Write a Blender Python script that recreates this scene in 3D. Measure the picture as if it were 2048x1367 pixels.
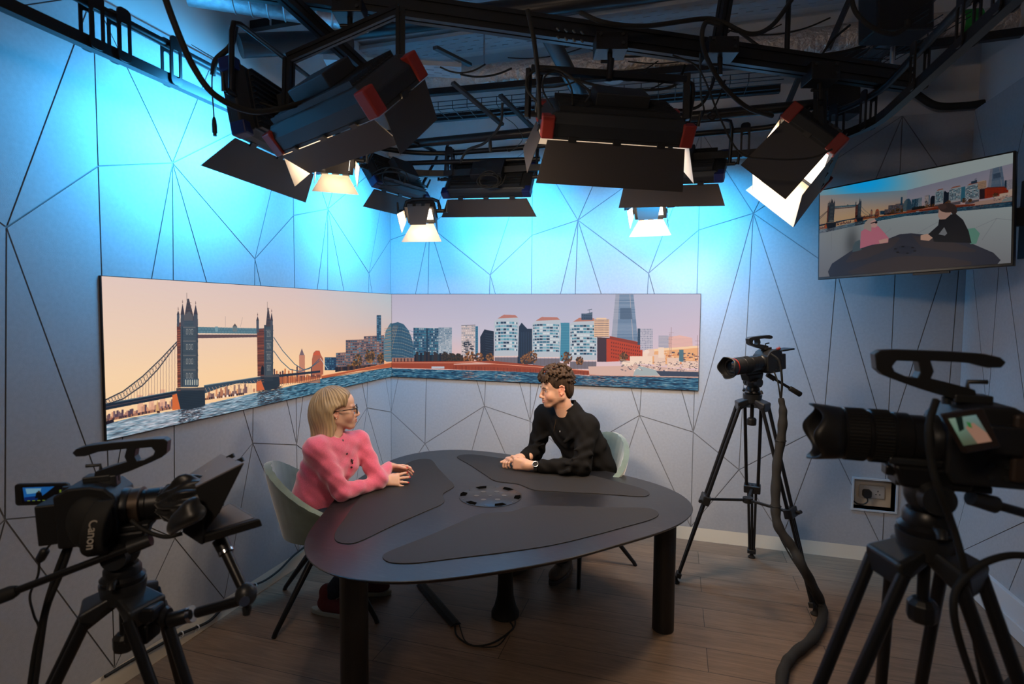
import bpy, bmesh, math, random
import numpy as np
from mathutils import Vector, Matrix, geometry, noise
random.seed(7)
for o in list(bpy.data.objects): bpy.data.objects.remove(o)
SC = bpy.context.scene
PI = math.pi
V = Vector

# ---------------------------------------------------------------- camera, world, exposure
CAM = V((2.26867, -4.11470, 1.634)); YAW, PITCH, ROLL, FPX = -0.288319, -0.0559505, 0.00826944, 1109.17
_f = V((math.sin(YAW) * math.cos(PITCH), math.cos(YAW) * math.cos(PITCH), math.sin(PITCH)))
_r = V((math.cos(YAW), -math.sin(YAW), 0)); _u = _r.cross(_f)
CR = _r * math.cos(ROLL) + _u * math.sin(ROLL); CU = -_r * math.sin(ROLL) + _u * math.cos(ROLL); CF = _f
cd = bpy.data.cameras.new('camera'); cam = bpy.data.objects.new('camera', cd); SC.collection.objects.link(cam)
cam.matrix_world = Matrix(((CR.x, CU.x, -CF.x, CAM.x), (CR.y, CU.y, -CF.y, CAM.y), (CR.z, CU.z, -CF.z, CAM.z), (0, 0, 0, 1)))
cd.sensor_width = 36; cd.lens = 36 * FPX / 2048; cd.clip_start = .02
cd.dof.use_dof = True; cd.dof.focus_distance = 3.3; cd.dof.aperture_fstop = 3.2
SC.camera = cam
W_ = bpy.data.worlds.new('world'); SC.world = W_; W_.use_nodes = True
W_.node_tree.nodes['Background'].inputs[0].default_value = (.02, .025, .03, 1)
W_.node_tree.nodes['Background'].inputs[1].default_value = .1
SC.view_settings.view_transform = 'Standard'; SC.view_settings.look = 'None'
SC.view_settings.exposure = 0.0; SC.view_settings.gamma = 1; SC.view_settings.use_curve_mapping = False

def area(name, loc, direction, sx, sy, power, color, spread=PI, up=None):
    l = bpy.data.lights.new(name, 'AREA'); l.shape = 'RECTANGLE'; l.size = sx; l.size_y = sy
    l.energy = power; l.color = color; l.spread = spread
    o = bpy.data.objects.new(name, l); SC.collection.objects.link(o)
    z = -V(direction).normalized()
    x = V(up).normalized() if up is not None else (V((0, 0, 1)).cross(z) if abs(z.z) < .99 else V((1, 0, 0)))
    x = (x - z * x.dot(z)).normalized(); y = z.cross(x)
    o.matrix_world = Matrix(((x.x, y.x, z.x, loc[0]), (x.y, y.y, z.y, loc[1]), (x.z, y.z, z.z, loc[2]), (0, 0, 0, 1)))
    return o

# ---------------------------------------------------------------- pixel helpers (photo is 2048 x 1367)
def ray(x, y): return CR * ((x - 1024) / FPX) + CU * ((683.5 - y) / FPX) + CF
def dep(x, y, D): return CAM + ray(x, y) * D
def onp(x, y, ax, v):
    d = ray(x, y); return CAM + d * ((v - CAM[ax]) / d[ax])

# ---------------------------------------------------------------- mesh helpers
COL = SC.collection
WL = {}
def root(name, label, cat, loc=(0, 0, 0), group=None):
    o = bpy.data.objects.new(name, None); COL.objects.link(o); o.empty_display_size = .05
    o.location = loc; o['label'] = label; o['category'] = cat
    if group: o['group'] = group
    WL[o.name] = V(loc); return o
def tag(o, label, cat, group=None):
    o['label'] = label; o['category'] = cat
    if group: o['group'] = group
    return o
class MB:
    def __init__(s): s.v = []; s.f = []; s.mi = []; s.cur = 0
    def add(s, vs, fs):
        b = len(s.v); s.v += [V(v) for v in vs]
        for f in fs: s.f.append([b + i for i in f]); s.mi.append(s.cur)
        return s
    def box(s, c, size, M=None):
        x, y, z = [k / 2 for k in size]; c = V(c)
        vs = [V((i * x, j * y, k * z)) for k in (-1, 1) for j in (-1, 1) for i in (-1, 1)]
        vs = [(M @ v if M else v) + c for v in vs]
        return s.add(vs, [(0, 2, 3, 1), (4, 5, 7, 6), (0, 1, 5, 4), (2, 6, 7, 3), (0, 4, 6, 2), (1, 3, 7, 5)])
    def bar(s, a, b, w, h, up=(0, 0, 1)):
        a = V(a); b = V(b); d = (b - a); L = d.length; d.normalize()
        up = V(up); x = up.cross(d)
        if x.length < 1e-4: x = V((1, 0, 0)).cross(d)
        x.normalize(); y = d.cross(x)
        M = Matrix((x, y, d)).transposed()
        return s.box((a + b) / 2, (w, h, L), M)
    def tube(s, pts, r, n=10, cap=True, close=False):
        pts = [V(p) for p in pts]; m = len(pts); rs = r if isinstance(r, (list, tuple)) else [r] * m
        T = []
        for i in range(m):
            a = pts[(i - 1) % m] if (i or close) else pts[0]; b = pts[(i + 1) % m] if (i < m - 1 or close) else pts[-1]
            t = b - a; T.append(t.normalized() if t.length > 1e-9 else V((0, 0, 1)))
        x = T[0].orthogonal().normalized(); rings = []
        for i in range(m):
            x = (x - T[i] * x.dot(T[i]))
            x = x.normalized() if x.length > 1e-6 else T[i].orthogonal().normalized()
            y = T[i].cross(x)
            rings.append([pts[i] + (x * math.cos(2 * PI * k / n) + y * math.sin(2 * PI * k / n)) * rs[i] for k in range(n)])
        fs = []
        for i in range(m if close else m - 1):
            for k in range(n):
                j = (i + 1) % m; fs.append((i * n + k, i * n + (k + 1) % n, j * n + (k + 1) % n, j * n + k))
        if cap and not close: fs += [tuple(range(n))[::-1], tuple((m - 1) * n + k for k in range(n))]
        return s.add([v for rg in rings for v in rg], fs)
    def cyl(s, a, b, r0, r1=None, n=20): return s.tube([a, b], [r0, r0 if r1 is None else r1], n)
    def lathe(s, a, d, prof, n=28, cap=True):
        "prof: (distance along d, radius)"
        d = V(d).normalized(); x = d.orthogonal().normalized(); y = d.cross(x); a = V(a)
        vs = []; fs = []; m = len(prof)
        for t, r in prof: vs += [a + d * t + (x * math.cos(2 * PI * k / n) + y * math.sin(2 * PI * k / n)) * r for k in range(n)]
        for i in range(m - 1):
            for k in range(n): fs.append((i * n + k, i * n + (k + 1) % n, (i + 1) * n + (k + 1) % n, (i + 1) * n + k))
        if cap: fs += [tuple(range(n))[::-1], tuple((m - 1) * n + k for k in range(n))]
        return s.add(vs, fs)
    def ell(s, c, r, M=None, n=16):
        c = V(c); vs = []; fs = []; r = r if isinstance(r, (tuple, list)) else (r, r, r); m = n // 2
        for i in range(m + 1):
            th = PI * i / m
            for k in range(n):
                v = V((r[0] * math.sin(th) * math.cos(2 * PI * k / n), r[1] * math.sin(th) * math.sin(2 * PI * k / n), r[2] * math.cos(th)))
                vs.append((M @ v if M else v) + c)
        for i in range(m):
            for k in range(n): fs.append((i * n + k, (i + 1) * n + k, (i + 1) * n + (k + 1) % n, i * n + (k + 1) % n))
        return s.add(vs, fs)
    def prism(s, poly, t, O=(0, 0, 0), X=(1, 0, 0), Y=(0, 1, 0), holes=None):
        "poly (2D) placed at O in the X,Y plane, thickness t along X x Y (centred)"
        O = V(O); X = V(X); Y = V(Y); Z = X.cross(Y).normalized(); n = len(poly)
        if not holes:
            lo = [O + X * p[0] + Y * p[1] - Z * t / 2 for p in poly]; hi = [v + Z * t for v in lo]
            return s.add(lo + hi, [tuple(range(n))[::-1], tuple(range(n, 2 * n))] + [(i, (i + 1) % n, n + (i + 1) % n, n + i) for i in range(n)])
        loops = [poly] + holes
        tris = geometry.tessellate_polygon([[V((p[0], p[1], 0)) for p in l] for l in loops])
        flat = [p for l in loops for p in l]; N = len(flat)
        lo = [O + X * p[0] + Y * p[1] - Z * t / 2 for p in flat]; hi = [v + Z * t for v in lo]
        fs = [tuple(t3) for t3 in tris] + [tuple(N + i for i in t3) for t3 in tris]; b = 0
        for l in loops:
            m = len(l); fs += [(b + i, b + (i + 1) % m, N + b + (i + 1) % m, N + b + i) for i in range(m)]; b += m
        return s.add(lo + hi, fs)
    def build(s, name, mats, parent=None, smooth=False, bevel=0, seg=2, label=None, kind=None, subd=0, fix=True):
        off = V((0, 0, 0))
        if parent is not None: off = WL.get(parent.name, off)
        me = bpy.data.meshes.new(name); me.from_pydata([tuple(v - off) for v in s.v], [], s.f); me.validate()
        mats = mats if isinstance(mats, (list, tuple)) else [mats]
        for m in mats: me.materials.append(m)
        if len(mats) > 1 and len(me.polygons) == len(s.mi): me.polygons.foreach_set('material_index', s.mi)
        if fix:
            bm = bmesh.new(); bm.from_mesh(me); bmesh.ops.recalc_face_normals(bm, faces=bm.faces); bm.to_mesh(me); bm.free()
        o = bpy.data.objects.new(name, me); COL.objects.link(o)
        if parent is not None: o.parent = parent; WL[o.name] = off
        else: WL[o.name] = V((0, 0, 0))
        if smooth:
            me.polygons.foreach_set('use_smooth', [True] * len(me.polygons))
            try: me.set_sharp_from_angle(angle=math.radians(smooth if smooth > 1 else 40))
            except Exception: pass
        if bevel:
            b = o.modifiers.new('bevel', 'BEVEL'); b.width = bevel; b.segments = seg; b.limit_method = 'ANGLE'; b.angle_limit = math.radians(35)
        if subd:
            b = o.modifiers.new('subd', 'SUBSURF'); b.levels = subd; b.render_levels = subd
        if label: o['label'] = label
        if kind: o['kind'] = kind
        return o
def cat_rom(pts, n=8):
    pts = [V(p) for p in pts]; out = []
    P = [pts[0] * 2 - pts[1]] + pts + [pts[-1] * 2 - pts[-2]]
    for i in range(1, len(P) - 2):
        p0, p1, p2, p3 = P[i - 1:i + 3]
        for k in range(n):
            t = k / n
            out.append(.5 * ((2 * p1) + (p2 - p0) * t + (2 * p0 - 5 * p1 + 4 * p2 - p3) * t * t + (3 * p1 - p0 - 3 * p2 + p3) * t ** 3))
    out.append(pts[-1]); return out
def rrect(w, h, r, n=5, cx=0, cy=0):
    out = []
    for sx, sy, a0 in ((1, 1, 0), (-1, 1, PI / 2), (-1, -1, PI), (1, -1, 1.5 * PI)):
        for k in range(n + 1):
            a = a0 + k / n * PI / 2
            out.append((cx + sx * (w / 2 - r) + r * math.cos(a), cy + sy * (h / 2 - r) + r * math.sin(a)))
    return out
def basis(x, z):
    "orthonormal columns: X along x, Z nearest z"
    x = V(x).normalized(); z = V(z); z = (z - x * z.dot(x)).normalized(); return x, z.cross(x), z
def M3(x, y, z): return Matrix((V(x), V(y), V(z))).transposed()

# ---------------------------------------------------------------- materials
def mat(name, col, rough=.5, metal=0, bump=0, bscale=200, var=0, vscale=8, emis=None, estr=0, spec=.5, sheen=0, coat=0, alpha=1, bdist=.002):
    m = bpy.data.materials.new(name); m.use_nodes = True; nt = m.node_tree; b = nt.nodes['Principled BSDF']
    b.inputs['Base Color'].default_value = (*col, 1); b.inputs['Roughness'].default_value = rough
    b.inputs['Metallic'].default_value = metal; b.inputs['Specular IOR Level'].default_value = spec
    b.inputs['Sheen Weight'].default_value = sheen; b.inputs['Coat Weight'].default_value = coat
    if emis: b.inputs['Emission Color'].default_value = (*emis, 1); b.inputs['Emission Strength'].default_value = estr
    tc = nt.nodes.new('ShaderNodeTexCoord')
    if bump:
        n = nt.nodes.new('ShaderNodeTexNoise'); n.inputs['Scale'].default_value = bscale; n.inputs['Detail'].default_value = 3
        bp = nt.nodes.new('ShaderNodeBump'); bp.inputs['Strength'].default_value = bump; bp.inputs['Distance'].default_value = bdist
        nt.links.new(tc.outputs['Object'], n.inputs['Vector']); nt.links.new(n.outputs[0], bp.inputs['Height']); nt.links.new(bp.outputs[0], b.inputs['Normal'])
    if var:
        n = nt.nodes.new('ShaderNodeTexNoise'); n.inputs['Scale'].default_value = vscale; n.inputs['Detail'].default_value = 5
        r = nt.nodes.new('ShaderNodeValToRGB'); r.color_ramp.elements[0].position = .3; r.color_ramp.elements[1].position = .7
        r.color_ramp.elements[0].color = (*[c * (1 - var) for c in col], 1); r.color_ramp.elements[1].color = (*[min(1, c * (1 + var)) for c in col], 1)
        nt.links.new(tc.outputs['Object'], n.inputs['Vector']); nt.links.new(n.outputs[0], r.inputs[0]); nt.links.new(r.outputs[0], b.inputs['Base Color'])
    return m
BLK = mat('black_plastic', (.012, .012, .013), .45, bump=.1, bscale=900)
BLKM = mat('black_metal', (.014, .014, .016), .35, metal=.3)
RUB = mat('black_rubber', (.01, .01, .01), .75)
GUN = mat('dark_grey_metal', (.045, .047, .05), .4, metal=.6)
ALU = mat('galvanised_steel', (.45, .46, .48), .38, metal=.9, var=.15, vscale=30)
CHR = mat('chrome', (.7, .7, .72), .15, metal=1)
WHT = mat('white_paint', (.55, .55, .55), .6)

# ================================================================ the room
def felt(name, col):
    m = mat(name, col, .9, bump=.35, bscale=420, var=.05, vscale=60, spec=.25)
    return m
FELT = felt('grey_felt_panel', (.40, .40, .415))
GROOVE = mat('groove_core', (.20, .20, .205), .95)
CEILP = mat('ceiling_paint', (.58, .57, .57), .9, var=.06, vscale=3)
SKIRT = mat('cream_paint', (.80, .73, .60), .5)
SKIRTW = mat('white_gloss_paint', (.62, .62, .64), .4)
PW, PT, PB = 1.2, 2.88, .095
A_, B_, D_, E_ = (.35, 2.308), (.867, 1.912), (.31, .54), (.825, .88)
def panel_segments(k, flip=False):
    S = (0, 2.207); S1 = (PW, 2.207); L = (0, .783); L1 = (PW, .783); T0 = (0, PT); T1 = (PW, PT); TM = (.6, PT)
    F = (.6, PB); G0 = (0, PB); G1 = (PW, PB)
    segs = [(T0, G0), (S, A_), (A_, B_), (B_, S1), (A_, T0), (A_, T1), (A_, TM), (B_, T1), (A_, L), (A_, D_), (A_, E_), (B_, E_), (B_, L1),
            (L, D_), (D_, E_), (E_, L1), (D_, F), (E_, F), (D_, G0), (E_, G1)]
    if flip: segs = [((PW - a[0], PT + PB - a[1]), (PW - b[0], PT + PB - b[1])) for a, b in segs]
    return [((a[0] + k * PW, a[1]), (b[0] + k * PW, b[1])) for a, b in segs]
def wall_panels(name, u0, u1, O, U, N, flip=False, hole=None, shift=0.0, th=.03):
    "grooved felt cladding: O + U*u + Z*z, N points into the room"
    hw, dp = .0027, .004
    segs = []
    for k in range(-4, 5): segs += panel_segments(k, flip)
    segs = [((a[0] + shift, a[1]), (b[0] + shift, b[1])) for a, b in segs]
    def clip(a, b):
        if abs(a[0] - b[0]) < 1e-9: return (a, b) if u0 - 1e-6 <= a[0] <= u1 + 1e-6 else None
        if a[0] > b[0]: a, b = b, a
        if b[0] <= u0 or a[0] >= u1: return None
        f = lambda u: a[1] + (b[1] - a[1]) * (u - a[0]) / (b[0] - a[0])
        return ((max(a[0], u0), f(max(a[0], u0))), (min(b[0], u1), f(min(b[0], u1))))
    segs = [s for s in (clip(*s) for s in segs) if s]
    pts = [(u0, PB), (u1, PB), (u1, PT), (u0, PT)]; ed = [(0, 1), (1, 2), (2, 3), (3, 0)]
    if hole:
        b = len(pts); pts += [(hole[0], hole[2]), (hole[1], hole[2]), (hole[1], hole[3]), (hole[0], hole[3])]
        ed += [(b, b + 1), (b + 1, b + 2), (b + 2, b + 3), (b + 3, b)]
    for a, b in segs:
        d = np.array(b) - np.array(a); L = np.linalg.norm(d)
        if L < 1e-4: continue
        d /= L; n = np.array((-d[1], d[0])) * hw
        for s in (1, -1):
            i = len(pts); pa = np.array(a) + n * s; pb = np.array(b) + n * s
            pa = np.clip(pa, (u0, PB), (u1, PT)); pb = np.clip(pb, (u0, PB), (u1, PT))
            pts += [tuple(pa), tuple(pb)]; ed.append((i, i + 1))
    vs, es, fs, *_ = geometry.delaunay_2d_cdt([V(p) for p in pts], ed, [], 0, 1e-5)
    P = np.array([(v.x, v.y) for v in vs]); T = np.array([f for f in fs]); C = P[T].mean(axis=1)
    g = np.zeros(len(T), bool)
    for a, b in segs:
        a = np.array(a); d = np.array(b) - a; L = d @ d
        if L < 1e-8: continue
        t = np.clip(((C - a) @ d) / L, 0, 1); q = C - a - t[:, None] * d
        g |= (np.hypot(q[:, 0], q[:, 1]) < hw)
    keep = np.ones(len(T), bool)
    if hole: keep = ~((C[:, 0] > hole[0]) & (C[:, 0] < hole[1]) & (C[:, 1] > hole[2]) & (C[:, 1] < hole[3]))
    O = V(O); U = V(U); N = V(N); Zv = V((0, 0, 1)); mb = MB()
    ed_use = {}
    VT = [O + U * p[0] + Zv * p[1] for p in P]; VB = [v - N * dp for v in VT]; VW = [v - N * th for v in VT]
    n = len(VT); vall = VT + VB + VW; faces = []; mi = []
    for i, t in enumerate(T):
        if not keep[i]: continue
        faces.append([int(k) + (n if g[i] else 0) for k in t]); mi.append(1 if g[i] else 0)
        for j in range(3):
            a, b = int(t[j]), int(t[(j + 1) % 3]); ed_use.setdefault((min(a, b), max(a, b)), []).append(bool(g[i]))
    for (a, b), u in ed_use.items():
        if len(u) == 2 and u[0] != u[1]: faces.append([a, b, b + n, a + n]); mi.append(1)
        elif len(u) == 1: faces.append([a, b, b + 2 * n, a + 2 * n]); mi.append(0)
    mb.v = vall; mb.f = faces; mb.mi = mi
    return mb
YF = -5.6   # front of the room, behind the camera
XR = 3.98
CZ = 3.6
def struct(o): o['kind'] = 'structure'; return o
# left wall cladding (u runs towards the back wall)
mb = wall_panels('wall_left', YF, 0, (0, 0, 0), (0, 1, 0), (1, 0, 0)); struct(mb.build('wall_left', [FELT, GROOVE], fix=False))
HOLE = (3.42, 3.66, .348, .545)
mb = wall_panels('wall_back', 0, XR, (0, 0, 0), (1, 0, 0), (0, -1, 0), hole=HOLE); struct(mb.build('wall_back', [FELT, GROOVE], fix=False))
mb = wall_panels('wall_right', 0, -YF, (XR, 0, 0), (0, -1, 0), (-1, 0, 0), flip=True); struct(mb.build('wall_right', [FELT, GROOVE], fix=False))
# masonry behind and above the cladding
m = MB().box((-.13, (YF) / 2, CZ / 2), (.2, -YF + .4, CZ)); struct(m.build('wall_left_upper', CEILP))
m = MB()
m.box((HOLE[0] / 2 - .1, .13, CZ / 2), (HOLE[0] + .2, .2, CZ)); m.box(((HOLE[1] + XR + .3) / 2, .13, CZ / 2), (XR + .3 - HOLE[1], .2, CZ))
m.box(((HOLE[0] + HOLE[1]) / 2, .13, HOLE[2] / 2), (HOLE[1] - HOLE[0], .2, HOLE[2])); m.box(((HOLE[0] + HOLE[1]) / 2, .13, (HOLE[3] + CZ) / 2), (HOLE[1] - HOLE[0], .2, CZ - HOLE[3]))
m.box(((HOLE[0] + HOLE[1]) / 2, .155, (HOLE[2] + HOLE[3]) / 2), (HOLE[1] - HOLE[0], .15, HOLE[3] - HOLE[2]))
struct(m.build('wall_back_upper', CEILP))
m = MB().box((XR + .13, YF / 2, CZ / 2), (.2, -YF + .4, CZ)); struct(m.build('wall_right_upper', CEILP))
m = MB().box((XR / 2, YF - .1, CZ / 2), (XR + .4, .2, CZ)); struct(m.build('wall_front', mat('grey_wall_paint', (.1, .1, .11), .9)))
m = MB().box((XR / 2, YF / 2, CZ + .1), (XR + .5, -YF + .5, .2)); struct(m.build('ceiling', CEILP))
# skirtings sit back under the cladding on the left and back, proud on the right
m = MB().box((-.012, YF / 2, .0475), (.024, -YF, .095)); struct(m.build('baseboard_left', SKIRT))
m = MB().box((XR / 2, .012, .0475), (XR, .024, .095)); struct(m.build('baseboard_back', SKIRT))
m = MB().box((XR - .012, YF / 2, .095), (.024, -YF - .0, .185), ).box((XR - .03, YF / 2, .04), (.012, -YF - .0, .075)); struct(m.build('baseboard_right', SKIRTW, bevel=.002))

# floor: wide oak boards running along the back wall
fm = bpy.data.materials.new('oak_boards'); fm.use_nodes = True; nt = fm.node_tree; b = nt.nodes['Principled BSDF']
tc = nt.nodes.new('ShaderNodeTexCoord'); mp = nt.nodes.new('ShaderNodeMapping'); nt.links.new(tc.outputs['Object'], mp.inputs[0])
mp.inputs['Rotation'].default_value = (0, 0, 0)
br = nt.nodes.new('ShaderNodeTexBrick'); br.inputs['Scale'].default_value = 1; br.inputs['Brick Width'].default_value = 1.5; br.inputs['Row Height'].default_value = .19
br.inputs['Mortar Size'].default_value = .0016; br.inputs['Mortar Smooth'].default_value = .2; br.offset = .37; br.inputs['Bias'].default_value = 0
br.inputs['Color1'].default_value = (.19, .125, .083, 1); br.inputs['Color2'].default_value = (.26, .175, .118, 1); br.inputs['Mortar'].default_value = (.02, .016, .012, 1)
nt.links.new(mp.outputs[0], br.inputs['Vector'])
mg = nt.nodes.new('ShaderNodeMapping'); mg.inputs['Scale'].default_value = (1.2, 14, 1); nt.links.new(tc.outputs['Object'], mg.inputs[0])
n1 = nt.nodes.new('ShaderNodeTexNoise'); n1.inputs['Scale'].default_value = 3; n1.inputs['Detail'].default_value = 8; n1.inputs['Distortion'].default_value = 1.4; nt.links.new(mg.outputs[0], n1.inputs['Vector'])
mg2 = nt.nodes.new('ShaderNodeMapping'); mg2.inputs['Scale'].default_value = (2, 30, 1); nt.links.new(tc.outputs['Object'], mg2.inputs[0])
n2 = nt.nodes.new('ShaderNodeTexNoise'); n2.inputs['Scale'].default_value = 3; n2.inputs['Detail'].default_value = 5; nt.links.new(mg2.outputs[0], n2.inputs['Vector'])
r1 = nt.nodes.new('ShaderNodeMapRange'); r1.inputs[1].default_value = .3; r1.inputs[2].default_value = .7; r1.inputs[3].default_value = .76; r1.inputs[4].default_value = 1.16; nt.links.new(n1.outputs[0], r1.inputs[0])
r2 = nt.nodes.new('ShaderNodeMapRange'); r2.inputs[1].default_value = .3; r2.inputs[2].default_value = .7; r2.inputs[3].default_value = .88; r2.inputs[4].default_value = 1.08; nt.links.new(n2.outputs[0], r2.inputs[0])
mu = nt.nodes.new('ShaderNodeMath'); mu.operation = 'MULTIPLY'; nt.links.new(r1.outputs[0], mu.inputs[0]); nt.links.new(r2.outputs[0], mu.inputs[1])
mx = nt.nodes.new('ShaderNodeVectorMath'); mx.operation = 'SCALE'; nt.links.new(br.outputs[0], mx.inputs[0]); nt.links.new(mu.outputs[0], mx.inputs['Scale'])
nt.links.new(mx.outputs[0], b.inputs['Base Color']); b.inputs['Roughness'].default_value = .42; b.inputs['Specular IOR Level'].default_value = .4
bp = nt.nodes.new('ShaderNodeBump'); bp.inputs['Strength'].default_value = .25; bp.inputs['Distance'].default_value = .001; nt.links.new(mu.outputs[0], bp.inputs['Height']); nt.links.new(bp.outputs[0], b.inputs['Normal'])
m = MB().box((XR / 2, YF / 2 + .1, -.05), (XR + .3, -YF + .5, .1)); struct(m.build('floor', fm))

# ================================================================ pictures shown on the screens, drawn polygon by polygon
class Paint:
    def __init__(s, W, H, tf=None): s.W, s.H = W, H; s.a = np.zeros((H, W, 3), np.float32); s.tf = tf
    def m(s, pts): return np.array([s.tf(*p) for p in pts] if s.tf else pts, float)
    def fill(s, P, c, al=1.0, fn=None):
        x0, y0 = np.floor(P.min(0)).astype(int); x1, y1 = np.ceil(P.max(0)).astype(int) + 1
        x0, y0 = max(x0, 0), max(y0, 0); x1, y1 = min(x1, s.W), min(y1, s.H)
        if x1 <= x0 or y1 <= y0: return
        X, Y = np.meshgrid(np.arange(x0, x1) + .5, np.arange(y0, y1) + .5); ins = np.zeros(X.shape, bool); n = len(P)
        for i in range(n):
            xa, ya = P[i]; xb, yb = P[(i + 1) % n]
            if ya == yb: continue
            ins ^= ((Y < ya) != (Y < yb)) & (X < (xb - xa) * (Y - ya) / (yb - ya) + xa)
        reg = s.a[y0:y1, x0:x1]; col = np.array(c, np.float32) / 255
        reg[ins] = reg[ins] * (1 - al) + col * al
    def poly(s, pts, c, al=1.0): s.fill(s.m(pts), c, al)
    def rect(s, x0, y0, x1, y1, c, al=1.0): s.poly([(x0, y0), (x1, y0), (x1, y1), (x0, y1)], c, al)
    def line(s, pts, c, w=2, al=1.0):
        P = s.m(pts)
        for a, b in zip(P[:-1], P[1:]):
            d = b - a; L = np.hypot(*d)
            if L < 1e-6: continue
            n = np.array((-d[1], d[0])) / L * w / 2; s.fill(np.array([a + n, b + n, b - n, a - n]), c, al)
    def disc(s, x, y, rx, ry, c, al=1.0): s.poly([(x + rx * math.cos(t), y + ry * math.sin(t)) for t in np.linspace(0, 2 * PI, 14, endpoint=False)], c, al)
    def image(s, name):
        a = np.clip((s.a - .05) * 1.07, 0, 1); a = (a[0::2, 0::2] + a[1::2, 0::2] + a[0::2, 1::2] + a[1::2, 1::2]) / 4
        return a
def to_image(name, a):
    h, w = a.shape[:2]; im = bpy.data.images.new(name, w, h)
    buf = np.ones((h, w, 4), np.float32); buf[..., :3] = a[::-1]; im.pixels.foreach_set(buf.ravel()); im.update(); im.pack(); return im
def screen_mat(name, im, strength=1.0, rough=.5):
    m = bpy.data.materials.new(name); m.use_nodes = True; nt = m.node_tree; b = nt.nodes['Principled BSDF']
    t = nt.nodes.new('ShaderNodeTexImage'); t.image = im; t.extension = 'EXTEND'
    b.inputs['Base Color'].default_value = (.015, .015, .018, 1); b.inputs['Roughness'].default_value = rough; b.inputs['Specular IOR Level'].default_value = .12
    nt.links.new(t.outputs[0], b.inputs['Emission Color']); b.inputs['Emission Strength'].default_value = strength
    return m
def smooth_noise(h, w, sy, sx, seed):
    r = np.random.RandomState(seed); g = r.rand(h // sy + 3, w // sx + 3)
    y = np.arange(h) / sy; x = np.arange(w) / sx; yi = y.astype(int); xi = x.astype(int); fy = (y - yi)[:, None]; fx = (x - xi)[None]
    g00 = g[np.ix_(yi, xi)]; g01 = g[np.ix_(yi, xi + 1)]; g10 = g[np.ix_(yi + 1, xi)]; g11 = g[np.ix_(yi + 1, xi + 1)]
    return (g00 * (1 - fx) + g01 * fx) * (1 - fy) + (g10 * (1 - fx) + g11 * fx) * fy
LEDL, ZT, ZB, LEDT = 2.413, 1.765, 1.082, .012
PPM = 1200
LW, LH = int(LEDL * PPM) // 2 * 2, int((ZT - ZB) * PPM) // 2 * 2
rng = random.Random(3)
def vgrad(p, stops):
    "stops: list of (x fraction, [(y fraction, rgb)...])"
    H, W = p.H, p.W; ys = np.linspace(0, 1, H); cols = []
    for fx, st in stops:
        cols.append(np.stack([np.interp(ys, [q[0] for q in st], [q[1][k] for q in st]) for k in range(3)], 1) / 255)
    xs = np.linspace(0, 1, W); fxs = [q[0] for q in stops]
    for k in range(3):
        col = np.stack([c[:, k] for c in cols], 1)
        for y in range(H): p.a[y, :, k] = np.interp(xs, fxs, col[y])
def facade(p, x0, y0, x1, y1, base, wins, nx, ny, fx=.6, fy=.55, skew=0):
    p.poly([(x0, y0), (x1, y0 + skew), (x1, y1), (x0, y1)], base)
    for i in range(nx):
        for j in range(ny):
            w = (x1 - x0) / nx; h = (y1 - y0) / ny; c = wins[rng.randrange(len(wins))]
            p.rect(x0 + w * (i + .5 - fx / 2), y0 + h * (j + .5 - fy / 2), x0 + w * (i + .5 + fx / 2), y0 + h * (j + .5 + fy / 2), c)
# ---- left screen: towered bascule bridge over the river (coordinates read in the plane of the screen)
def tfL(x, y):
    q = onp(180 + x / 3.3032, 540 + y / 3.3032, 0, 0); return ((q.y + LEDL) * PPM, (ZT - q.z) * PPM)
pl = Paint(LW, LH, tfL)
vgrad(pl, [(0, [(0, (222, 196, 184)), (.35, (232, 203, 180)), (.62, (242, 208, 170)), (1, (246, 204, 156))]),
           (.5, [(0, (212, 188, 182)), (.4, (228, 194, 172)), (.7, (244, 202, 156)), (1, (246, 196, 146))]),
           (1, [(0, (176, 186, 192)), (.35, (196, 182, 180)), (.65, (232, 178, 145)), (1, (235, 170, 120))])])
# far bank behind the bridge
for x in range(90, 560, 11):
    h = rng.randint(10, 46); y = 985 - (x - 90) * .21; pl.rect(x, y - h, x + 14, y + 5, rng.choice([(176, 128, 112), (120, 96, 100), (206, 150, 118), (90, 72, 84)]))
for x, y, h in ((295, 905, 80), (370, 870, 55), (445, 850, 62)): pl.rect(x, y - h, x + 36, y + 50, (222, 168, 140), .8)
for x in range(90, 540, 9): y = 985 - (x - 90) * .19; pl.rect(x, y - 3, x + 8, y + 14, rng.choice([(56, 42, 52), (88, 60, 58), (150, 100, 82), (70, 50, 60)]))
for x in range(745, 1100, 10):
    h = rng.randint(14, 70); y = 850 - (x - 745) * .14; pl.rect(x, y - h, x + 12, y, rng.choice([(214, 150, 110), (176, 118, 92), (120, 92, 92), (230, 190, 150), (150, 120, 110)]))
for x in range(745, 1000, 13): y = 856 - (x - 745) * .14; pl.rect(x, y - 12, x + 11, y + 2, rng.choice([(60, 44, 52), (240, 220, 205), (120, 80, 66)]))
for x in range(1200, 1520, 8):
    h = rng.randint(20, 110) * (1.0 if x < 1450 else .7); y = 760 - (x - 1200) * .16; pl.rect(x, y - h, x + 10, y, rng.choice([(196, 120, 78), (226, 150, 100), (120, 72, 60), (160, 96, 72), (84, 60, 64)]))
pl.rect(1370, 560, 1408, 700, (190, 130, 105)); pl.poly([(1372, 560), (1388, 515), (1404, 560)], (120, 100, 105))
pl.poly([(1455, 590), (1465, 545), (1480, 530), (1505, 530), (1515, 560), (1530, 585), (1530, 690), (1455, 690)], (170, 100, 74)); pl.poly([(1460, 560), (1482, 532), (1505, 534), (1512, 562)], (196, 92, 60))
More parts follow.
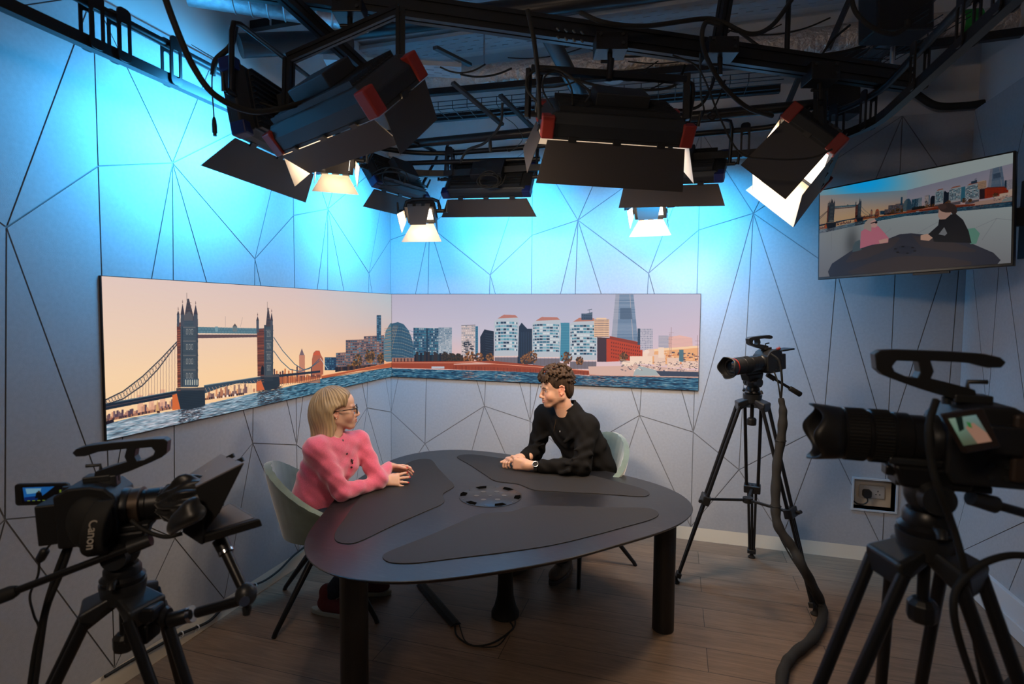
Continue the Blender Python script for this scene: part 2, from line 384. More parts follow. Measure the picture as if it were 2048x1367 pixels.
# flats and trees towards the corner
for x0, y0, x1, y1 in ((1615, 545, 1700, 665), (1680, 460, 1800, 655), (1765, 490, 1880, 645), (1800, 435, 1885, 640), (1885, 432, 1935, 630)):
    facade(pl, x0, y0, x1, y1, (122, 96, 94), [(60, 88, 104), (86, 128, 146), (160, 130, 118), (52, 62, 76)], max(3, int((x1 - x0) / 14)), max(4, int((y1 - y0) / 17)), .75, .5, -4)
facade(pl, 1540, 575, 1616, 660, (44, 72, 96), [(30, 54, 78), (72, 110, 130)], 5, 5)
facade(pl, 1885, 295, 1914, 470, (46, 72, 92), [(90, 130, 150), (56, 86, 104)], 2, 16, .7, .6)
pl.line([(1886, 296), (1914, 300)], (40, 60, 76), 5)
for x, y, r in ((1760, 600, 34), (1840, 565, 36), (1914, 580, 26), (1735, 640, 22), (1700, 650, 18)):
    for _ in range(70):
        a = rng.random() * 2 * PI; q = r * math.sqrt(rng.random()); pl.disc(x + q * math.cos(a) * .8, y + q * math.sin(a) * 1.25, 6, 7, rng.choice([(120, 84, 44), (150, 104, 56), (84, 60, 38), (66, 54, 40)]))
for x in range(1610, 1940, 9): pl.rect(x, 640 - (x - 1610) * .06, x + 9, 672 - (x - 1610) * .14, rng.choice([(38, 34, 40), (60, 46, 44), (88, 58, 44)]))
# the round glass town hall starts here and continues past the corner
pl.poly([(1932, 590), (1930, 480), (1945, 400), (1975, 350), (2048, 330), (2048, 600), (1950, 605)], (86, 116, 130))
for k in range(9): pl.line([(1934, 590 - k * 24), (2048, 585 - k * 27)], (150, 150, 142), 3); pl.line([(1936, 580 - k * 24), (1980, 577 - k * 25)], (186, 130, 90), 4)
# river
def wave(p, top, cols, seed, sx=26, sy=3, glint=None):
    H, W = p.H, p.W; n = .5 * smooth_noise(H, W, sy, sx, seed) + .3 * smooth_noise(H, W, sy * 2, sx * 3, seed + 1) + .2 * smooth_noise(H, W, max(1, sy // 2), sx // 2, seed + 2)
    xs = np.arange(W); ty = np.interp(xs, [q[0] for q in top], [q[1] for q in top]); Y = np.arange(H)[:, None]; msk = Y > ty[None]
    n = np.clip((n - .28) / .44, 0, 1)
    L = np.array(cols, float) / 255; k = n * (len(L) - 1); i = np.clip(k.astype(int), 0, len(L) - 2); f = (k - i)[..., None]
    c = L[i] * (1 - f) + L[i + 1] * f
    if glint is not None: g = glint(xs, Y, W, H)[..., None]; c = c * (1 - g[..., 0:1]) + np.array((214, 206, 212)) / 255 * g[..., 0:1] * (.72 + .4 * n[..., None])
    p.a[msk] = c[msk]
wl = [tfL(*q) for q in ((85, 1018), (250, 975), (555, 925), (745, 885), (1060, 815), (1240, 782), (1520, 715), (1700, 690), (1985, 640))]
def gl(xs, Y, W, H):
    return np.clip(np.clip(1 - np.abs(xs[None] / W - .12) / .42, 0, 1) * .75 * (.4 + smooth_noise(H, W, 5, 34, 77)), 0, .85)
wave(pl, wl, [(20, 44, 62), (52, 96, 118), (70, 122, 144), (132, 158, 170)], 5, glint=gl)
for x0, x1, y0, y1 in ((560, 720, 890, 1040), (1085, 1240, 785, 900)):
    for _ in range(420):
        x = rng.uniform(x0, x1); y = y0 + (y1 - y0) * rng.random() ** 1.6 - (x - x0) * .1; w = rng.uniform(8, 30); pl.line([(x, y), (x + w, y - w * .16)], rng.choice([(30, 38, 50), (70, 44, 40), (44, 56, 70)]), 3, .6)
# embankment strip on the right
pl.poly([(1520, 700), (1985, 612), (1985, 640), (1750, 668), (1520, 718)], (176, 92, 56)); pl.line([(1520, 698), (1750, 656), (1985, 610)], (226, 142, 96), 4); pl.line([(1520, 716), (1750, 676), (1985, 642)], (74, 40, 34), 4)
# decks
BR, BD, BL = (58, 74, 88), (36, 48, 62), (104, 124, 134)
pl.poly([(80, 880), (555, 795), (555, 832), (80, 925)], BD); pl.line([(80, 884), (555, 797)], BL, 4); pl.line([(80, 905), (555, 815)], (84, 70, 72), 4)
pl.poly([(738, 762), (1115, 702), (1115, 745), (960, 748), (850, 775), (740, 815)], BR); pl.line([(738, 762), (1115, 704)], BL, 5)
for k in range(16): x = 745 + k * 23; y = 770 - k * 3.6; pl.line([(x, y + 8), (x + 14, y + 34 - k * .6)], (190, 150, 120), 3)
pl.poly([(1233, 690), (1510, 662), (1510, 676), (1233, 706)], BD); pl.rect(1233, 706, 1510, 745, (188, 104, 66), .6)
for x in range(1240, 1510, 12): pl.line([(x, 700), (x, 765 - (x - 1240) * .16)], (96, 54, 44), 4)
# chains and hangers
ch = [(80, 858), (200, 800), (330, 700), (450, 585), (530, 500), (583, 445)]; ch2 = [(80, 890), (200, 850), (330, 760), (430, 655), (520, 535), (583, 460)]
pl.line(ch, BD, 6); pl.line(ch2, BD, 6)
for i in range(26):
    t = i / 26; f = lambda c, t: (np.interp(t * 503 + 80, [q[0] for q in c], [q[1] for q in c])); x = t * 503 + 80
    pl.line([(x, f(ch, t)), (x + 19, f(ch2, min(1, t + .04)))], BR, 3); pl.line([(x + 19, f(ch, min(1, t + .04))), (x, f(ch2, t))], (150, 110, 100), 2)
    if i > 4: pl.line([(x, f(ch2, t)), (x, 880 - (x - 80) * .178)], (120, 100, 104), 2)
for c in ([(1200, 440), (1260, 530), (1340, 620), (1400, 658), (1440, 650), (1505, 585)], [(1200, 530), (1250, 600), (1310, 655), (1380, 668), (1450, 640), (1505, 600)]): pl.line(c, (60, 92, 112), 6)
pl.line([(1510, 580), (1560, 655)], (190, 200, 204), 5)
# high-level walkways
pl.poly([(697, 373), (1140, 383), (1140, 418), (697, 414)], (84, 118, 130)); pl.poly([(697, 424), (1140, 424), (1140, 440), (697, 447)], (96, 76, 78))
for k in range(56): x = 700 + k * 7.8; pl.line([(x, 380), (x + 5, 410)], (150, 176, 182), 2); pl.line([(x + 5, 380), (x, 410)], (54, 78, 92), 2)
pl.rect(812, 370, 830, 404, (120, 148, 156)); pl.rect(928, 368, 958, 404, (110, 120, 122)); pl.poly([(930, 368), (943, 350), (956, 368)], (90, 80, 80))
pl.line([(880, 302), (880, 372)], (150, 130, 130), 2); pl.line([(994, 308), (980, 372)], (150, 130, 130), 2)
# piers
def pier(x0, x1, yt, yb, sun):
    pl.poly([(x0, yt), (x1, yt - 12), (x1 + 4, yb - 25), (x0 + (x1 - x0) * .45, yb + 6), (x0 + 20, yb), (x0, yb - 40)], (44, 56, 66))
    for k in range(12): y = yt + (yb - yt) * k / 12; pl.line([(x0 + 4, y + 4), (x1, y - 8)], (32, 42, 52), 2)
    pl.poly([(x0 - 28, yt + 40), (x0 + 2, yt + 30), (x0 + 26, yb), (x0 - 28, yb + 8)], sun)
    pl.rect(x0 - 2, yt - 6, x1 + 2, yt + 8, (80, 76, 80))
pier(555, 742, 785, 918, (206, 108, 62)); pier(1115, 1236, 697, 790, (200, 104, 66))
# towers
def tower(x0, x1, xs, yt, yb, dens, spires, tip):
    s = (x1 - x0) / 117.
    pl.poly([(xs, yt + 60), (x0 + 4, yt + 50), (x0 + 4, yb), (xs + 4, yb + 6)], (112, 66, 56))
    for k in range(int((yb - yt) / 16)): pl.line([(xs + 3, yt + 75 + k * 16), (x0, yt + 72 + k * 16)], rng.choice([(176, 98, 70), (70, 44, 46)]), 3)
    pl.rect(x0, yt + 30, x1, yb, (70, 80, 88))
    for k in range(int((yb - yt) / 7)): pl.line([(x0, yt + 40 + k * 7), (x1, yt + 40 + k * 7)], rng.choice([(58, 68, 78), (84, 92, 98)]), 2, .6)
    for f in (.17, .36, .56, .76): pl.rect(x0 - 2, yt + (yb - yt) * f, x1 + 2, yt + (yb - yt) * f + 7, (104, 104, 106))
    for f in (.2, .41, .61, .81):
        for k in range(3):
            xx = x0 + (x1 - x0) * (.32 + k * .15); yy = yt + (yb - yt) * f; pl.rect(xx, yy, xx + 11 * s, yy + 36, (150, 150, 146)); pl.rect(xx + 3 * s, yy + 4, xx + 8 * s, yy + 32, (36, 48, 62))
    for xx in (x0 + 4, x1 - 12 * s): pl.rect(xx - 3, yt + 30, xx + 12 * s, yb, (56, 66, 76)); pl.line([(xx, yt + 30), (xx, yb)], (110, 110, 110), 2)
    pl.poly([(x0 + 22 * s, yt + 40), (x0 + 46 * s, tip), (x0 + 56 * s, tip), (x1 - 22 * s, yt + 40)], (70, 62, 66)); pl.line([(x0 + 42 * s, tip + 12), (x0 + 42 * s, tip - 40)], (90, 74, 72), 2)
    for k in range(6): pl.line([(x0 + (30 + 3 * k) * s, yt + 30 - k * 22), (x1 - (30 + 3 * k) * s, yt + 30 - k * 22)], (110, 80, 72), 2)
    for xx, top, w in spires:
        pl.rect(xx - w, yt - 4, xx + w, yt + 80, (76, 80, 88)); pl.poly([(xx - w - 1, yt), (xx, top), (xx + w + 1, yt)], (66, 58, 64)); pl.line([(xx, top), (xx, top - 22)], (84, 66, 66), 2); pl.disc(xx, top - 8, 2.5, 5, (90, 60, 60))
tower(582, 697, 557, 290, 770, 1, [(566, 262, 8), (595, 215, 12), (682, 222, 13)], 185)
tower(1137, 1197, 1090, 330, 695, 1, [(1094, 300, 8), (1187, 275, 8)], 245)
pl.rect(606, 716, 702, 765, (62, 78, 92)); 
for k in range(6): pl.rect(612 + k * 15, 722, 620 + k * 15, 758, (170, 170, 160))
pl.poly([(604, 296), (640, 268), (664, 300), (664, 330), (604, 330)], (92, 88, 90))
pl.poly([(1115, 690), (1118, 640), (1127, 628), (1136, 640), (1136, 690)], (30, 34, 44))
# boats
pl.poly([(415, 935), (418, 905), (428, 860), (436, 905), (442, 935)], (206, 160, 112)); pl.rect(424, 930, 444, 943, (60, 36, 40))
pl.poly([(88, 1000), (135, 985), (140, 1005), (90, 1022)], (40, 34, 44)); pl.rect(95, 955, 104, 990, (120, 90, 84))
imgL = pl.image('l')
# ---- right screen
def tfR(x, y):
    q = onp(760 + x / 3.103, 560 + y / 3.103, 1, 0); return (q.x * PPM, (ZT - q.z) * PPM)
pr = Paint(LW, LH, tfR)
vgrad(pr, [(0, [(0, (180, 172, 188)), (.45, (196, 184, 194)), (.8, (226, 180, 168))]), (.6, [(0, (170, 172, 192)), (.5, (190, 184, 198)), (.8, (214, 184, 186))]), (1, [(0, (186, 180, 196)), (.5, (206, 182, 192)), (.8, (220, 186, 186))])])
# round glass hall
hall = [(12, 505), (10, 430), (18, 360), (38, 300), (66, 268), (104, 258), (140, 272), (172, 312), (196, 380), (205, 440), (203, 500)]
pr.poly(hall, (62, 92, 112))
for k in range(11):
    y = 290 + k * 19; pr.line([(22, y + 14), (70, y), (130, y + 4), (200, y + 30)], (150, 146, 136) if k % 2 else (104, 132, 146), 4)
for k in range(7): pr.line([(28 + k * 9, 500 - k * 2), (40 + k * 12, 380), (80 + k * 8, 280)], (196, 140, 96) if k < 4 else (50, 76, 98), 3, .8)
for k in range(8): pr.line([(100 + k * 12, 275 + k * 9), (120 + k * 11, 490)], (36, 64, 86), 3, .7)
pr.rect(10, 480, 205, 506, (150, 110, 96)); 
for k in range(9): pr.rect(16 + k * 21, 484, 22 + k * 21, 506, (60, 44, 48))
# blocks left of centre
facade(pr, 200, 292, 355, 468, (74, 98, 116), [(36, 84, 110), (60, 120, 140), (150, 166, 174), (30, 60, 84)], 14, 10, .8, .5, 4); pr.rect(280, 300, 290, 468, (40, 62, 80)); pr.line([(200, 292), (355, 296)], (200, 196, 196), 4)
facade(pr, 355, 292, 438, 460, (140, 150, 160), [(120, 138, 152), (168, 176, 184), (84, 116, 136)], 10, 16, .7, .6); pr.poly([(355, 400), (438, 350), (438, 460), (355, 460)], (190, 190, 194), .35)
pr.rect(205, 462, 440, 505, (34, 40, 50))
facade(pr, 497, 278, 584, 470, (190, 172, 168), [(214, 196, 190), (196, 180, 180), (150, 150, 156)], 7, 14, .75, .6); pr.line([(497, 280), (584, 276)], (50, 56, 66), 4)
for _ in range(30): x = rng.uniform(500, 560); y = rng.uniform(360, 450); pr.rect(x, y, x + rng.uniform(8, 26), y + 5, (38, 44, 54), .85)
facade(pr, 584, 284, 600, 475, (70, 118, 142), [(52, 96, 122)], 1, 14, .6, .6)
pr.poly([(614, 350), (640, 304), (698, 316), (698, 500), (614, 500)], (34, 42, 54))
for k in range(11): pr.line([(645, 330 + k * 15), (696, 338 + k * 15)], (66, 80, 94), 3); pr.line([(618, 352 + k * 14), (640, 326 + k * 15)], (50, 60, 74), 2)
for x in range(205, 500, 12): pr.rect(x, 440 + rng.randint(0, 30), x + 14, 508, rng.choice([(36, 40, 48), (58, 50, 48), (44, 56, 62)]))
# dark slots between the round towers
pr.poly([(845, 300), (870, 262), (905, 300), (945, 300), (945, 520), (845, 520)], (32, 46, 62))
for k in range(8): pr.line([(858 + k * 11, 320), (858 + k * 11, 510)], (58, 76, 94), 3)
pr.rect(1108, 262, 1166, 500, (66, 128, 150)); 
for k in range(14): pr.line([(1110, 270 + k * 16), (1166, 270 + k * 16)], (92, 152, 170), 2)
def drum(x0, x1, y0, y1, nb):
    pr.poly([(x0, y0 + 28), (x0 + 30, y0 + 8), ((x0 + x1) / 2, y0), (x1, y0 + 4), (x1 + 4, y0 + 60), (x1 - 2, y1), (x0, y1)], (178, 182, 188))
    pr.poly([(x0 + 22, y0 + 10), (x0 + 60, y0 - 14), (x1 - 20, y0 - 12), (x1 - 2, y0 + 4)], (176, 116, 100))
    h = (y1 - y0 - 60) / nb
    for j in range(nb):
        y = y0 + 36 + j * h
        for i in range(12):
            xa = x0 + 4 + (x1 - x0 - 8) * (.5 - .5 * math.cos(PI * i / 12)); xb = x0 + 4 + (x1 - x0 - 8) * (.5 - .5 * math.cos(PI * (i + 1) / 12))
            cv = -6 * math.sin(PI * (i + .5) / 12); pr.rect(xa + 1, y + cv, xb - 1, y + cv + h * .58, rng.choice([(52, 100, 122), (84, 140, 156), (34, 58, 78), (196, 204, 206), (120, 164, 176)]))
    for k in range(8): x = x0 + 6 + (x1 - x0 - 12) * k / 7; pr.line([(x, y1), (x, y1 + 55)], (190, 150, 134), 4)
    pr.rect(x0 + 4, y1 + 6, x1 - 4, y1 + 52, (70, 72, 82), .7); pr.line([(x0, y1), (x1, y1 - 2)], (224, 190, 176), 5)
drum(700, 850, 226, 472, 9); drum(935, 1110, 240, 478, 10); drum(1166, 1336, 246, 498, 10)
facade(pr, 1240, 205, 1308, 245, (66, 84, 104), [(50, 68, 88)], 5, 2); pr.poly([(1238, 212), (1308, 196), (1308, 214)], (80, 96, 112)); pr.line([(1278, 184), (1306, 178)], (70, 84, 98), 5); pr.line([(1290, 182), (1290, 205)], (70, 84, 98), 3)
facade(pr, 1318, 240, 1412, 352, (226, 184, 150), [(120, 104, 104), (150, 124, 114)], 1, 10, .94, .42); pr.rect(1332, 232, 1395, 244, (226, 190, 160))
# tall glass shard
pr.poly([(1452, 86), (1562, 86), (1590, 378), (1425, 362)], (112, 132, 156))
for k in range(34): y = 90 + k * 8.2; pr.line([(1450 - k * .8, y), (1563 + k * .85, y)], rng.choice([(150, 162, 180), (84, 106, 130), (170, 174, 188)]), 2)
pr.poly([(1452, 86), (1476, 86), (1460, 366), (1425, 362)], (176, 168, 176), .6); pr.line([(1540, 86), (1560, 372)], (200, 180, 176), 3); pr.poly([(1480, 170), (1548, 170), (1556, 240), (1478, 240)], (70, 90, 112), .7)
# brick block, pale towers
pr.poly([(1338, 352), (1415, 356), (1395, 505), (1338, 505)], (66, 48, 56))
pr.poly([(1395, 362), (1450, 358), (1618, 404), (1618, 470), (1560, 500), (1395, 505)], (178, 66, 38)); pr.poly([(1415, 345), (1588, 380), (1588, 400), (1415, 364)], (140, 58, 42))
for j in range(5):
    for i in range(14): x = 1425 + i * 13.4; y = 380 + j * 22 + i * 2.6; (y < 485) and pr.rect(x, y, x + 5, y + 10, (96, 40, 34))
facade(pr, 1588, 298, 1604, 400, (60, 84, 104), [(44, 66, 86)], 1, 10); facade(pr, 1604, 298, 1682, 432, (190, 182, 192), [(120, 124, 142), (150, 148, 160)], 8, 12, .6, .6)
facade(pr, 1718, 342, 1780, 420, (150, 150, 168), [(190, 176, 180)], 1, 9, .95, .5); pr.poly([(1780, 350), (1850, 340), (1925, 356), (1930, 420), (1780, 420)], (224, 176, 164))
for k in range(8): pr.line([(1780, 356 + k * 8), (1928, 362 + k * 8)], (190, 156, 156), 2)
pr.poly([(1700, 425), (1964, 410), (1964, 520), (1660, 520)], (226, 166, 118)); pr.poly([(1690, 425), (1964, 405), (1964, 418), (1690, 440)], (238, 200, 160))
for _ in range(60): x = rng.uniform(1700, 1960); y = rng.uniform(440, 510); pr.rect(x, y, x + rng.uniform(5, 26), y + rng.uniform(3, 12), rng.choice([(150, 90, 66), (240, 190, 150), (96, 84, 90), (214, 130, 84)]))
# trees along the quay
for x, y, r in ((400, 480, 28), (440, 485, 26), (480, 485, 24), (552, 475, 30), (608, 478, 26), (672, 480, 24), (895, 490, 30), (935, 475, 34), (1148, 482, 32), (1230, 500, 22), (1500, 478, 26), (520, 490, 16)):
    dk = x < 500
    for _ in range(60):
        a = rng.random() * 2 * PI; q = r * math.sqrt(rng.random()); pr.disc(x + q * math.cos(a), y + q * math.sin(a) * 1.1, 5, 6, rng.choice([(44, 44, 36), (70, 56, 40)] if dk else [(116, 76, 46), (146, 98, 58), (84, 56, 40), (66, 50, 40)]))
# quay
wr = [tfR(*q) for q in ((0, 545), (700, 562), (1000, 572), (1280, 592), (1964, 606))]
wave(pr, wr, [(18, 38, 58), (34, 78, 104), (52, 104, 130), (120, 150, 162)], 15)
pr.poly([(0, 505), (700, 500), (1290, 560), (1290, 588), (700, 560), (0, 540)], (150, 70, 44)); pr.line([(0, 512), (450, 512), (560, 505), (720, 520), (1290, 560)], (224, 150, 122), 6)
for x in range(450, 1280, 9): y = 528 + (x - 450) * .045; pr.line([(x, y), (x, y + 26)], rng.choice([(70, 32, 28), (110, 50, 34)]), 3)
pr.rect(312, 534, 392, 548, (176, 180, 190)); pr.poly([(450, 518), (620, 508), (700, 520), (450, 524)], (206, 160, 146))
# moored grey warship
pr.poly([(1282, 534), (1520, 530), (1560, 520), (1964, 560), (1964, 604), (1700, 600), (1290, 588)], (206, 170, 156))
pr.poly([(1700, 562), (1964, 568), (1964, 598), (1730, 594)], (62, 72, 88)); pr.poly([(1570, 560), (1600, 530), (1700, 556), (1720, 590), (1560, 592)], (150, 168, 172), .8)
pr.line([(1290, 590), (1964, 606)], (90, 44, 38), 4)
for x0, y0, x1, y1 in ((1490, 500, 1560, 530), (1540, 470, 1620, 520), (1620, 440, 1680, 520), (1650, 425, 1690, 470), (1690, 460, 1760, 530), (1716, 415, 1752, 480), (1770, 480, 1850, 540), (1845, 430, 1872, 505), (1860, 500, 1964, 545)):
    pr.rect(x0, y0, x1, y1, rng.choice([(224, 190, 172), (200, 180, 176), (232, 204, 184)]))
pr.rect(1845, 430, 1872, 505, (84, 116, 126)); pr.disc(1645, 442, 16, 14, (232, 206, 190))
for x, t in ((1796, 290), (1788, 330), (1958, 340)): pr.line([(x, t), (x, 480)], (150, 120, 120), 3); pr.line([(x - 16, t + 35), (x + 16, t + 35)], (150, 120, 120), 2); pr.line([(x - 12, t + 60), (x + 12, t + 60)], (150, 120, 120), 2)
for _ in range(160): x = rng.uniform(1480, 1960); y = rng.uniform(500, 560); pr.rect(x, y, x + rng.uniform(2, 14), y + rng.uniform(2, 7), rng.choice([(110, 92, 96), (240, 214, 196), (150, 120, 112), (70, 74, 88)]), .8)
pr.line([(1480, 490), (1540, 500)], (190, 160, 150), 4); pr.line([(1470, 498), (1540, 508)], (170, 150, 150), 4)
for _ in range(500):
    x = rng.choice([rng.gauss(545, 30), rng.gauss(1300, 60), rng.gauss(780, 50), rng.gauss(1450, 120), rng.gauss(30, 12)]); y = rng.uniform(566, 660) + (x - 500) * .02; w = rng.uniform(8, 30); pr.line([(x, y), (x + w, y + 1)], rng.choice([(214, 150, 130), (232, 176, 150), (176, 96, 76)]), 3, .5)
imgR = pr.image('r')
def led_screen(name, O, U, N, img, label):
    O = V(O); U = V(U); N = V(N); t = root(name, label, 'screen', tuple(O))
    a = O + N * .002; H = ZT - ZB
    mb = MB(); c = O + U * (LEDL / 2) + N * .006 + V((0, 0, H / 2))
    M = M3(U, N, (0, 0, 1)); mb.box(c, (LEDL, .011, H), M)
    mb.build('cabinet_frame', BLK, t)
    e = .003; mb = MB(); p0 = O + N * .0125
    mb.add([p0 + U * e + V((0, 0, e)), p0 + U * (LEDL - e) + V((0, 0, e)), p0 + U * (LEDL - e) + V((0, 0, H - e)), p0 + U * e + V((0, 0, H - e))], [(0, 1, 2, 3)])
    o = mb.build('display_surface', screen_mat(name + '_picture', to_image(name, img), 1.0), t, fix=False)
    uv = o.data.uv_layers.new(name='uv')
    for i, c in enumerate(((0, 0), (1, 0), (1, 1), (0, 1))): uv.data[i].uv = c
    return t
led_screen('video_wall_screen', (0, -LEDL, ZB), (0, 1, 0), (1, 0, 0), imgL, 'long wall screen showing a towered bridge over a river, left of the corner', )
led_screen('video_wall_screen', (0.014, 0, ZB), (1, 0, 0), (0, -1, 0), imgR, 'long wall screen showing riverside glass buildings and a warship, right of the corner')

# ================================================================ table
def wood_black():
    m = bpy.data.materials.new('black_stained_oak'); m.use_nodes = True; nt = m.node_tree; b = nt.nodes['Principled BSDF']
    tc = nt.nodes.new('ShaderNodeTexCoord'); mp = nt.nodes.new('ShaderNodeMapping'); mp.inputs['Rotation'].default_value = (0, 0, .6); mp.inputs['Scale'].default_value = (2, 22, 2)
    nt.links.new(tc.outputs['Object'], mp.inputs[0]); n = nt.nodes.new('ShaderNodeTexNoise'); n.inputs['Scale'].default_value = 4; n.inputs['Detail'].default_value = 8; n.inputs['Distortion'].default_value = 2.5
    nt.links.new(mp.outputs[0], n.inputs['Vector']); r = nt.nodes.new('ShaderNodeValToRGB'); r.color_ramp.elements[0].position = .52; r.color_ramp.elements[1].position = .72
    r.color_ramp.elements[0].color = (.010, .010, .012, 1); r.color_ramp.elements[1].color = (.034, .032, .032, 1)
    nt.links.new(n.outputs[0], r.inputs[0]); nt.links.new(r.outputs[0], b.inputs['Base Color']); b.inputs['Roughness'].default_value = .29; b.inputs['Specular IOR Level'].default_value = .6
    bp = nt.nodes.new('ShaderNodeBump'); bp.inputs['Strength'].default_value = .12; bp.inputs['Distance'].default_value = .001; nt.links.new(n.outputs[0], bp.inputs['Height']); nt.links.new(bp.outputs[0], b.inputs['Normal'])
    return m
OAKB = wood_black(); LEATH = mat('dark_desk_leather', (.017, .0145, .0138), .6, bump=.25, bscale=700, spec=.35)
TC = (1.312, -1.282); TZ = .62
def table_r(th): return .9359 + .09296 * math.cos(3 * th) + .0784 * math.sin(3 * th) + .0075 * math.cos(6 * th) + .0178 * math.sin(6 * th)
t = root('studio_table', 'large dark three-lobed desk with inlaid pads and round legs, between the two people', 'table', (TC[0], TC[1], 0))
out = [(TC[0] + table_r(a) * math.cos(a), TC[1] + table_r(a) * math.sin(a)) for a in np.linspace(0, 2 * PI, 160, endpoint=False)]
mb = MB(); n = len(out)
def ring(z, s): return [V((TC[0] + (x - TC[0]) * s, TC[1] + (y - TC[1]) * s, z)) for x, y in out]
rs = [ring(TZ - .028, .965), ring(TZ - .012, .992), ring(TZ - .006, .998), ring(TZ - .002, 1.0), ring(TZ, .997)]
mb.add([v for r in rs for v in r], [(i * n + k, i * n + (k + 1) % n, (i + 1) * n + (k + 1) % n, (i + 1) * n + k) for i in range(4) for k in range(n)] + [tuple(range(n))[::-1], tuple(4 * n + k for k in range(n))])
mb.build('tabletop', OAKB, t, smooth=30)
AX0 = math.radians(311.0)
tpl = [(-31, .268), (0, .262), (31, .268), (43, .40), (50, .62), (53.5, .80), (53, .865), (49, .893), (43, .862), (32, .775), (18, .718), (0, .700)]
tpl = tpl + [(-a, r) for a, r in tpl[-2:2:-1]]
loop = [V((r * math.cos(math.radians(a)), r * math.sin(math.radians(a)), 0)) for a, r in tpl]
def closed_cr(P, n=6):
    m = len(P); o = []
    for i in range(m):
        p0, p1, p2, p3 = P[(i - 1) % m], P[i], P[(i + 1) % m], P[(i + 2) % m]
        for k in range(n):
            s = k / n; o.append(.5 * ((2 * p1) + (p2 - p0) * s + (2 * p0 - 5 * p1 + 4 * p2 - p3) * s * s + (3 * p1 - p0 - 3 * p2 + p3) * s ** 3))
    return o
pad = closed_cr(loop)
for k in range(3):
    a = AX0 + k * 2 * PI / 3; c, s = math.cos(a), math.sin(a)
    P = [(TC[0] + v.x * c - v.y * s, TC[1] + v.x * s + v.y * c) for v in pad]
    mb = MB().prism(P, .004, (0, 0, TZ + .0015)); mb.build('leather_pad', LEATH, t, bevel=.0012)
# centre plate with its six slots and touch marks
mb = MB().lathe((TC[0], TC[1], TZ - .002), (0, 0, 1), [(0, .172), (.004, .172), (.005, .170), (.0052, 0.001)], 64)
hub = mb.build('centre_plate', mat('satin_black_plate', (.022, .022, .026), .3, metal=.2), t, smooth=30)
SLOT = mat('slot_black', (.002, .002, .002), .9, spec=0)
for k in range(6):
    a0 = math.radians(8 + 60 * k); pts = [(TC[0] + r * math.cos(a0 + q), TC[1] + r * math.sin(a0 + q)) for r, q in ((.135, -.16), (.165, -.2), (.168, 0), (.165, .2), (.135, .16))]
    MB().prism(pts, .0015, (0, 0, TZ + .0042)).build('slot', SLOT, hub)
DOT = mat('touch_mark', (.06, .06, .065), .3)
mb = MB()
for k in range(6): a0 = math.radians(20 + 60 * k); mb.cyl((TC[0] + .075 * math.cos(a0), TC[1] + .075 * math.sin(a0), TZ + .003), (TC[0] + .075 * math.cos(a0), TC[1] + .075 * math.sin(a0), TZ + .0042), .014, n=20)
mb.cyl((TC[0], TC[1], TZ + .003), (TC[0], TC[1], TZ + .0042), .009)
for k in range(6): a0 = math.radians(38 + 60 * k); mb.cyl((TC[0] + .155 * math.cos(a0), TC[1] + .155 * math.sin(a0), TZ + .003), (TC[0] + .155 * math.cos(a0), TC[1] + .155 * math.sin(a0), TZ + .0042), .004)
mb.build('touch_marks', DOT, hub)
lc = dep(1327, 1200, 2.86); lc2 = dep(708, 1200, 2.2)
LEGM = mat('black_stained_leg', (.012, .011, .011), .4)
r_leg = math.hypot(lc.x - TC[0], lc.y - TC[1])
for p in ((lc.x, lc.y), (lc2.x, lc2.y), (.66, -.55)):
    MB().lathe((p[0], p[1], 0), (0, 0, 1), [(0, .052), (.004, .055), (.5, .055), (TZ - .02, .055)], 40).build('leg', LEGM, t, smooth=30)
# black cable column hanging under the middle of the desk
c = root('cable_column', 'black fabric cable column standing under the middle of the desk', 'cable guide', (1.42, -1.34, 0))
mb = MB().lathe((1.42, -1.34, 0), (0, 0, 1), [(0, .075), (.02, .075), (.05, .06), (.11, .045), (.2, .04), (.4, .046), (.58, .05)], 24); mb.build('sleeve', RUB, c, smooth=60)
mb = MB()
for z in (.3, .36, .42, .5): mb.tube([(1.42 + .05 * math.cos(a), -1.34 + .05 * math.sin(a), z + .006 * math.sin(3 * a)) for a in np.linspace(0, 2 * PI, 20, endpoint=False)], .004, 6, close=True)
mb.build('sleeve_ties', BLK, c, smooth=60)
# floor cables under the desk
def cable(name, label, pts, r, m=RUB, cat='cable', n=8, group=None, parent=None, seg=8):
    o = MB().tube(cat_rom(pts, seg), r, n).build(name, m, parent, smooth=60)
    if parent is None: tag(o, label, cat, group)
    return o
fp = lambda x, y, z=.005: onp(x, y, 2, z)
a, b = fp(842, 1168), fp(912, 1250)
d = (b - a); s = d.cross(V((0, 0, 1))).normalized()
o = MB().add([a - s * .03, a + s * .03, b + s * .03, b - s * .03, a - s * .014 + V((0, 0, .012)), a + s * .014 + V((0, 0, .012)), b + s * .014 + V((0, 0, .012)), b - s * .014 + V((0, 0, .012))],
             [(0, 1, 2, 3), (4, 5, 6, 7), (0, 1, 5, 4), (1, 2, 6, 5), (2, 3, 7, 6), (3, 0, 4, 7)]).build('floor_cable_cover', RUB)
tag(o, 'black rubber cable cover lying on the floor under the desk', 'cable cover')
cable('floor_cable', 'black cable looping on the floor from the cable cover to the column', [fp(908, 1248, .01), fp(915, 1272), fp(945, 1290), fp(985, 1285), fp(1020, 1262), fp(1025, 1250), fp(1005, 1228, .02)], .0045)
cable('floor_cable', 'thin black cable curling beside the column foot under the desk', [fp(918, 1248, .01), fp(935, 1285), fp(990, 1292), fp(1015, 1268), fp(1030, 1248), fp(1024, 1222, .02), fp(1010, 1215, .05)], .003)
